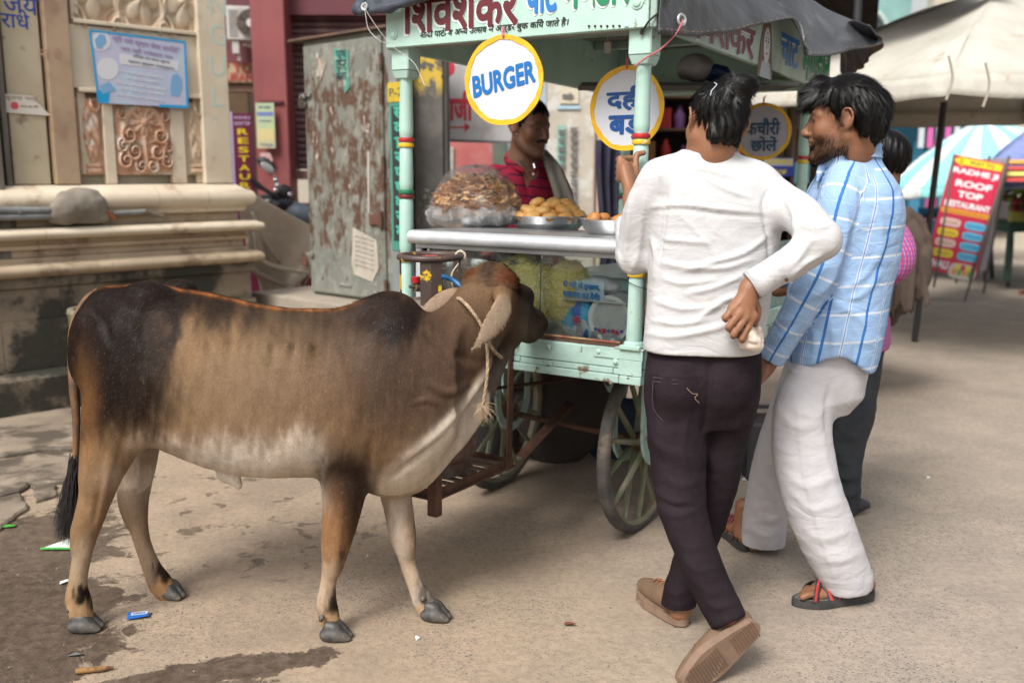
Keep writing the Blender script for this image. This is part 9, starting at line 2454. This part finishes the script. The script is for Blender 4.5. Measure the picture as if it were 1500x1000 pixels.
 S = Solid((-.12,-.14,1.3),(.12,.14,1.6),.014); S.ell((0,.015,1.46),(.088,.1,.105),.02); V,F = S.mesh(1); link('hair',fmesh('hair',V,F),hairmat('black_hair'),p)
 # left: keep the horizon closed behind the red building
 e = empty('plaster_house',(-6,15,0),0,'tall plastered house behind the carved wall and the red shop','building')
 block(-16,-1.2,13.5,0,7,.4,cw,e); block(-1.2,1.2,12.95,0,6,.4,mat('dull_pink_wall',(.34,.22,.19),(.42,.35,.3)),e,'side_wing')
shops()
# ================================================================== LITTER
def litter():
 def patch(nm,px,py,pts,m,label,cat,rz=0,h=.004,curl=.006):
  g = onz(px,py); q = MB(); n = len(pts)
  q.add([(x,y,h + curl * math.sin(i * 2.1)) for i,(x,y) in enumerate(pts)] + [(0,0,h + curl)] + [(x,y,h - .0015 + curl * math.sin(i * 2.1)) for i,(x,y) in enumerate(pts)],[(i,(i + 1) % n,n) for i in range(n)] + [(i,n + 1 + i,n + 1 + (i + 1) % n,(i + 1) % n) for i in range(n)])
  o = q.build(nm,m); o.location = g; o.rotation_euler = (0,0,R(rz)); return tag(o,label,cat)
 o = patch('sachet',204,902,[(-.036,-.02),(.03,-.022),(.037,.018),(.0,.021),(-.034,.022)],flat('sachet_blue',(.015,.12,.45),.3),'blue foil sachet lying between the calf\'s hind hooves','sachet',18)
 MB().box((-.024,-.009,.0095),(.026,.012,.0105)).build('printed_band',flat('sachet_print',(.45,.5,.6),.4),o); text('CREAM',Matrix.Translation((0,0,.011)),flat('sachet_ink',(.02,.05,.3),.4),o,width=.035,height=.009,bold=.03,th=.0003)
 q = MB(); q.tube([(-.045,0,.009),(.03,.004,.009),(.055,.012,.007)],[.009,.0085,.003],8); o = q.build('cigar_stub',mat('stub_brown',(.30,.16,.05),(.12,.06,.03),.8,sc=40),smooth=1); o.location = onz(136,985); o.rotation_euler = (0,0,.15); tag(o,'brown rolled stub lying on the wet patch at bottom left','stub')
 patch('foil_scrap',111,959,[(-.022,-.008),(.02,-.011),(.024,.006),(-.02,.01)],flat('foil',(.5,.48,.46),.2,Metallic=1.0),'crumpled silver foil scrap near the brown stub','scrap',5)
 o = patch('paper_card',88,797,[(-.05,-.05),(.07,-.05),(.05,.06),(.01,.05)],flat('card_white',(.62,.66,.6),.6),'white card with green edge beside the calf\'s tail','paper',0)
 MB().box((-.05,-.056,.003),(.07,-.048,.008)).build('green_edge',flat('card_green',(.08,.42,.08),.5),o)
 patch('green_wrapper',14,771,[(-.03,-.02),(.03,-.014),(.02,.02),(-.025,.018)],flat('wrapper_green',(.07,.32,.05),.4),'bright green wrapper on the wet ground at far left','wrapper')
 patch('blue_scrap',800,636,[(-.05,-.02),(.05,-.02),(.04,.02),(-.04,.025)],flat('scrap_blue',(.03,.18,.42),.5),'blue plastic scrap under the cart','scrap')
 for i,(px,py,s_,w_) in enumerate(((90,614,.03,'by the foot of the carved wall'),(97,852,.025,'right behind the calf\'s near hind leg'),(1090,702,.02,'on the road between the two customers\' legs'),(538,815,.006,'between the calf\'s forelegs'),(1360,700,.008,'on the open road at right'),(612,935,.008,'in front of the calf\'s fore hooves'))):
  patch('white_scrap',px,py,[(-s_,-s_ * .5),(s_,-s_ * .4),(s_ * .8,s_ * .5),(-s_ * .7,s_ * .4)],flat('scrap_white',(.6,.6,.6),.6),'small white scrap ' + w_,'scrap',i * 40)
 patch('yellow_leaf',117,588,[(-.03,0),(0,-.02),(.035,0),(0,.018)],flat('leaf_yellow',(.55,.42,.02),.7),'yellow leaf at the foot of the wall behind the calf','leaf')
 patch('yellow_scrap',1286,553,[(-.03,-.01),(.03,-.01),(.02,.015),(-.02,.012)],flat('scrap_pale_yellow',(.5,.45,.2),.7),'pale yellow scrap on the road by the yellow wheel','scrap')
 patch('red_scrap',835,914,[(-.02,-.006),(.02,-.01),(.012,.01),(-.015,.01)],flat('scrap_red',(.14,.04,.025),.7),'dull red scrap on the road before the white-shirted man\'s foot','scrap')
 b = empty('water_jug',at(1118,640,4.35),0,'dark plastic crate-like jug under the cart between the customers','jug'); b.location.z = 0
 MB().box((-.1,-.1,0),(.1,.1,.28)).build('jug_body',flat('jug_dark',(.03,.03,.035),.4),b,bevel=.02,seg=2); MB().disc((0,.14,-.102),.03,.004,1,16).build('jug_label',flat('jug_red',(.4,.04,.04),.5),b); q = MB(); q.tube([(-.05,0,.28),(-.04,0,.33),(.04,0,.33),(.05,0,.28)],.012,6); q.build('jug_handle',flat('jug_dark',(.03,.03,.035),.4),b)
litter()
def sacks():  # added dark lumps: stand for the shade under the cart, hide vendor legs
 root = empty('filler_pile',(.1,4.52,0),0,'pile of dark sacks on the ground behind the cart wheels, before the vendor','sacks')
 for i,(x,y,r,sx,h,c) in enumerate(((-.28,.0,.2,1.2,1.2,(.03,.028,.03)),(.1,.05,.21,1.2,1.35,(.045,.035,.03)),(.42,.12,.17,1.2,1.0,(.02,.035,.06)),(-.08,.0,.15,1.3,.7,(.05,.04,.035)))):
  me = blobmesh('sack',r,i + 3,(sx,.5,h),.14,8,30,20); o = link('sack',me,mat('sack%d' % i,c,None,.85,bump=.4,bsc=30),root); o.location = (x,y,r * h * .95 + (.38 if i == 3 else 0))
sacks()
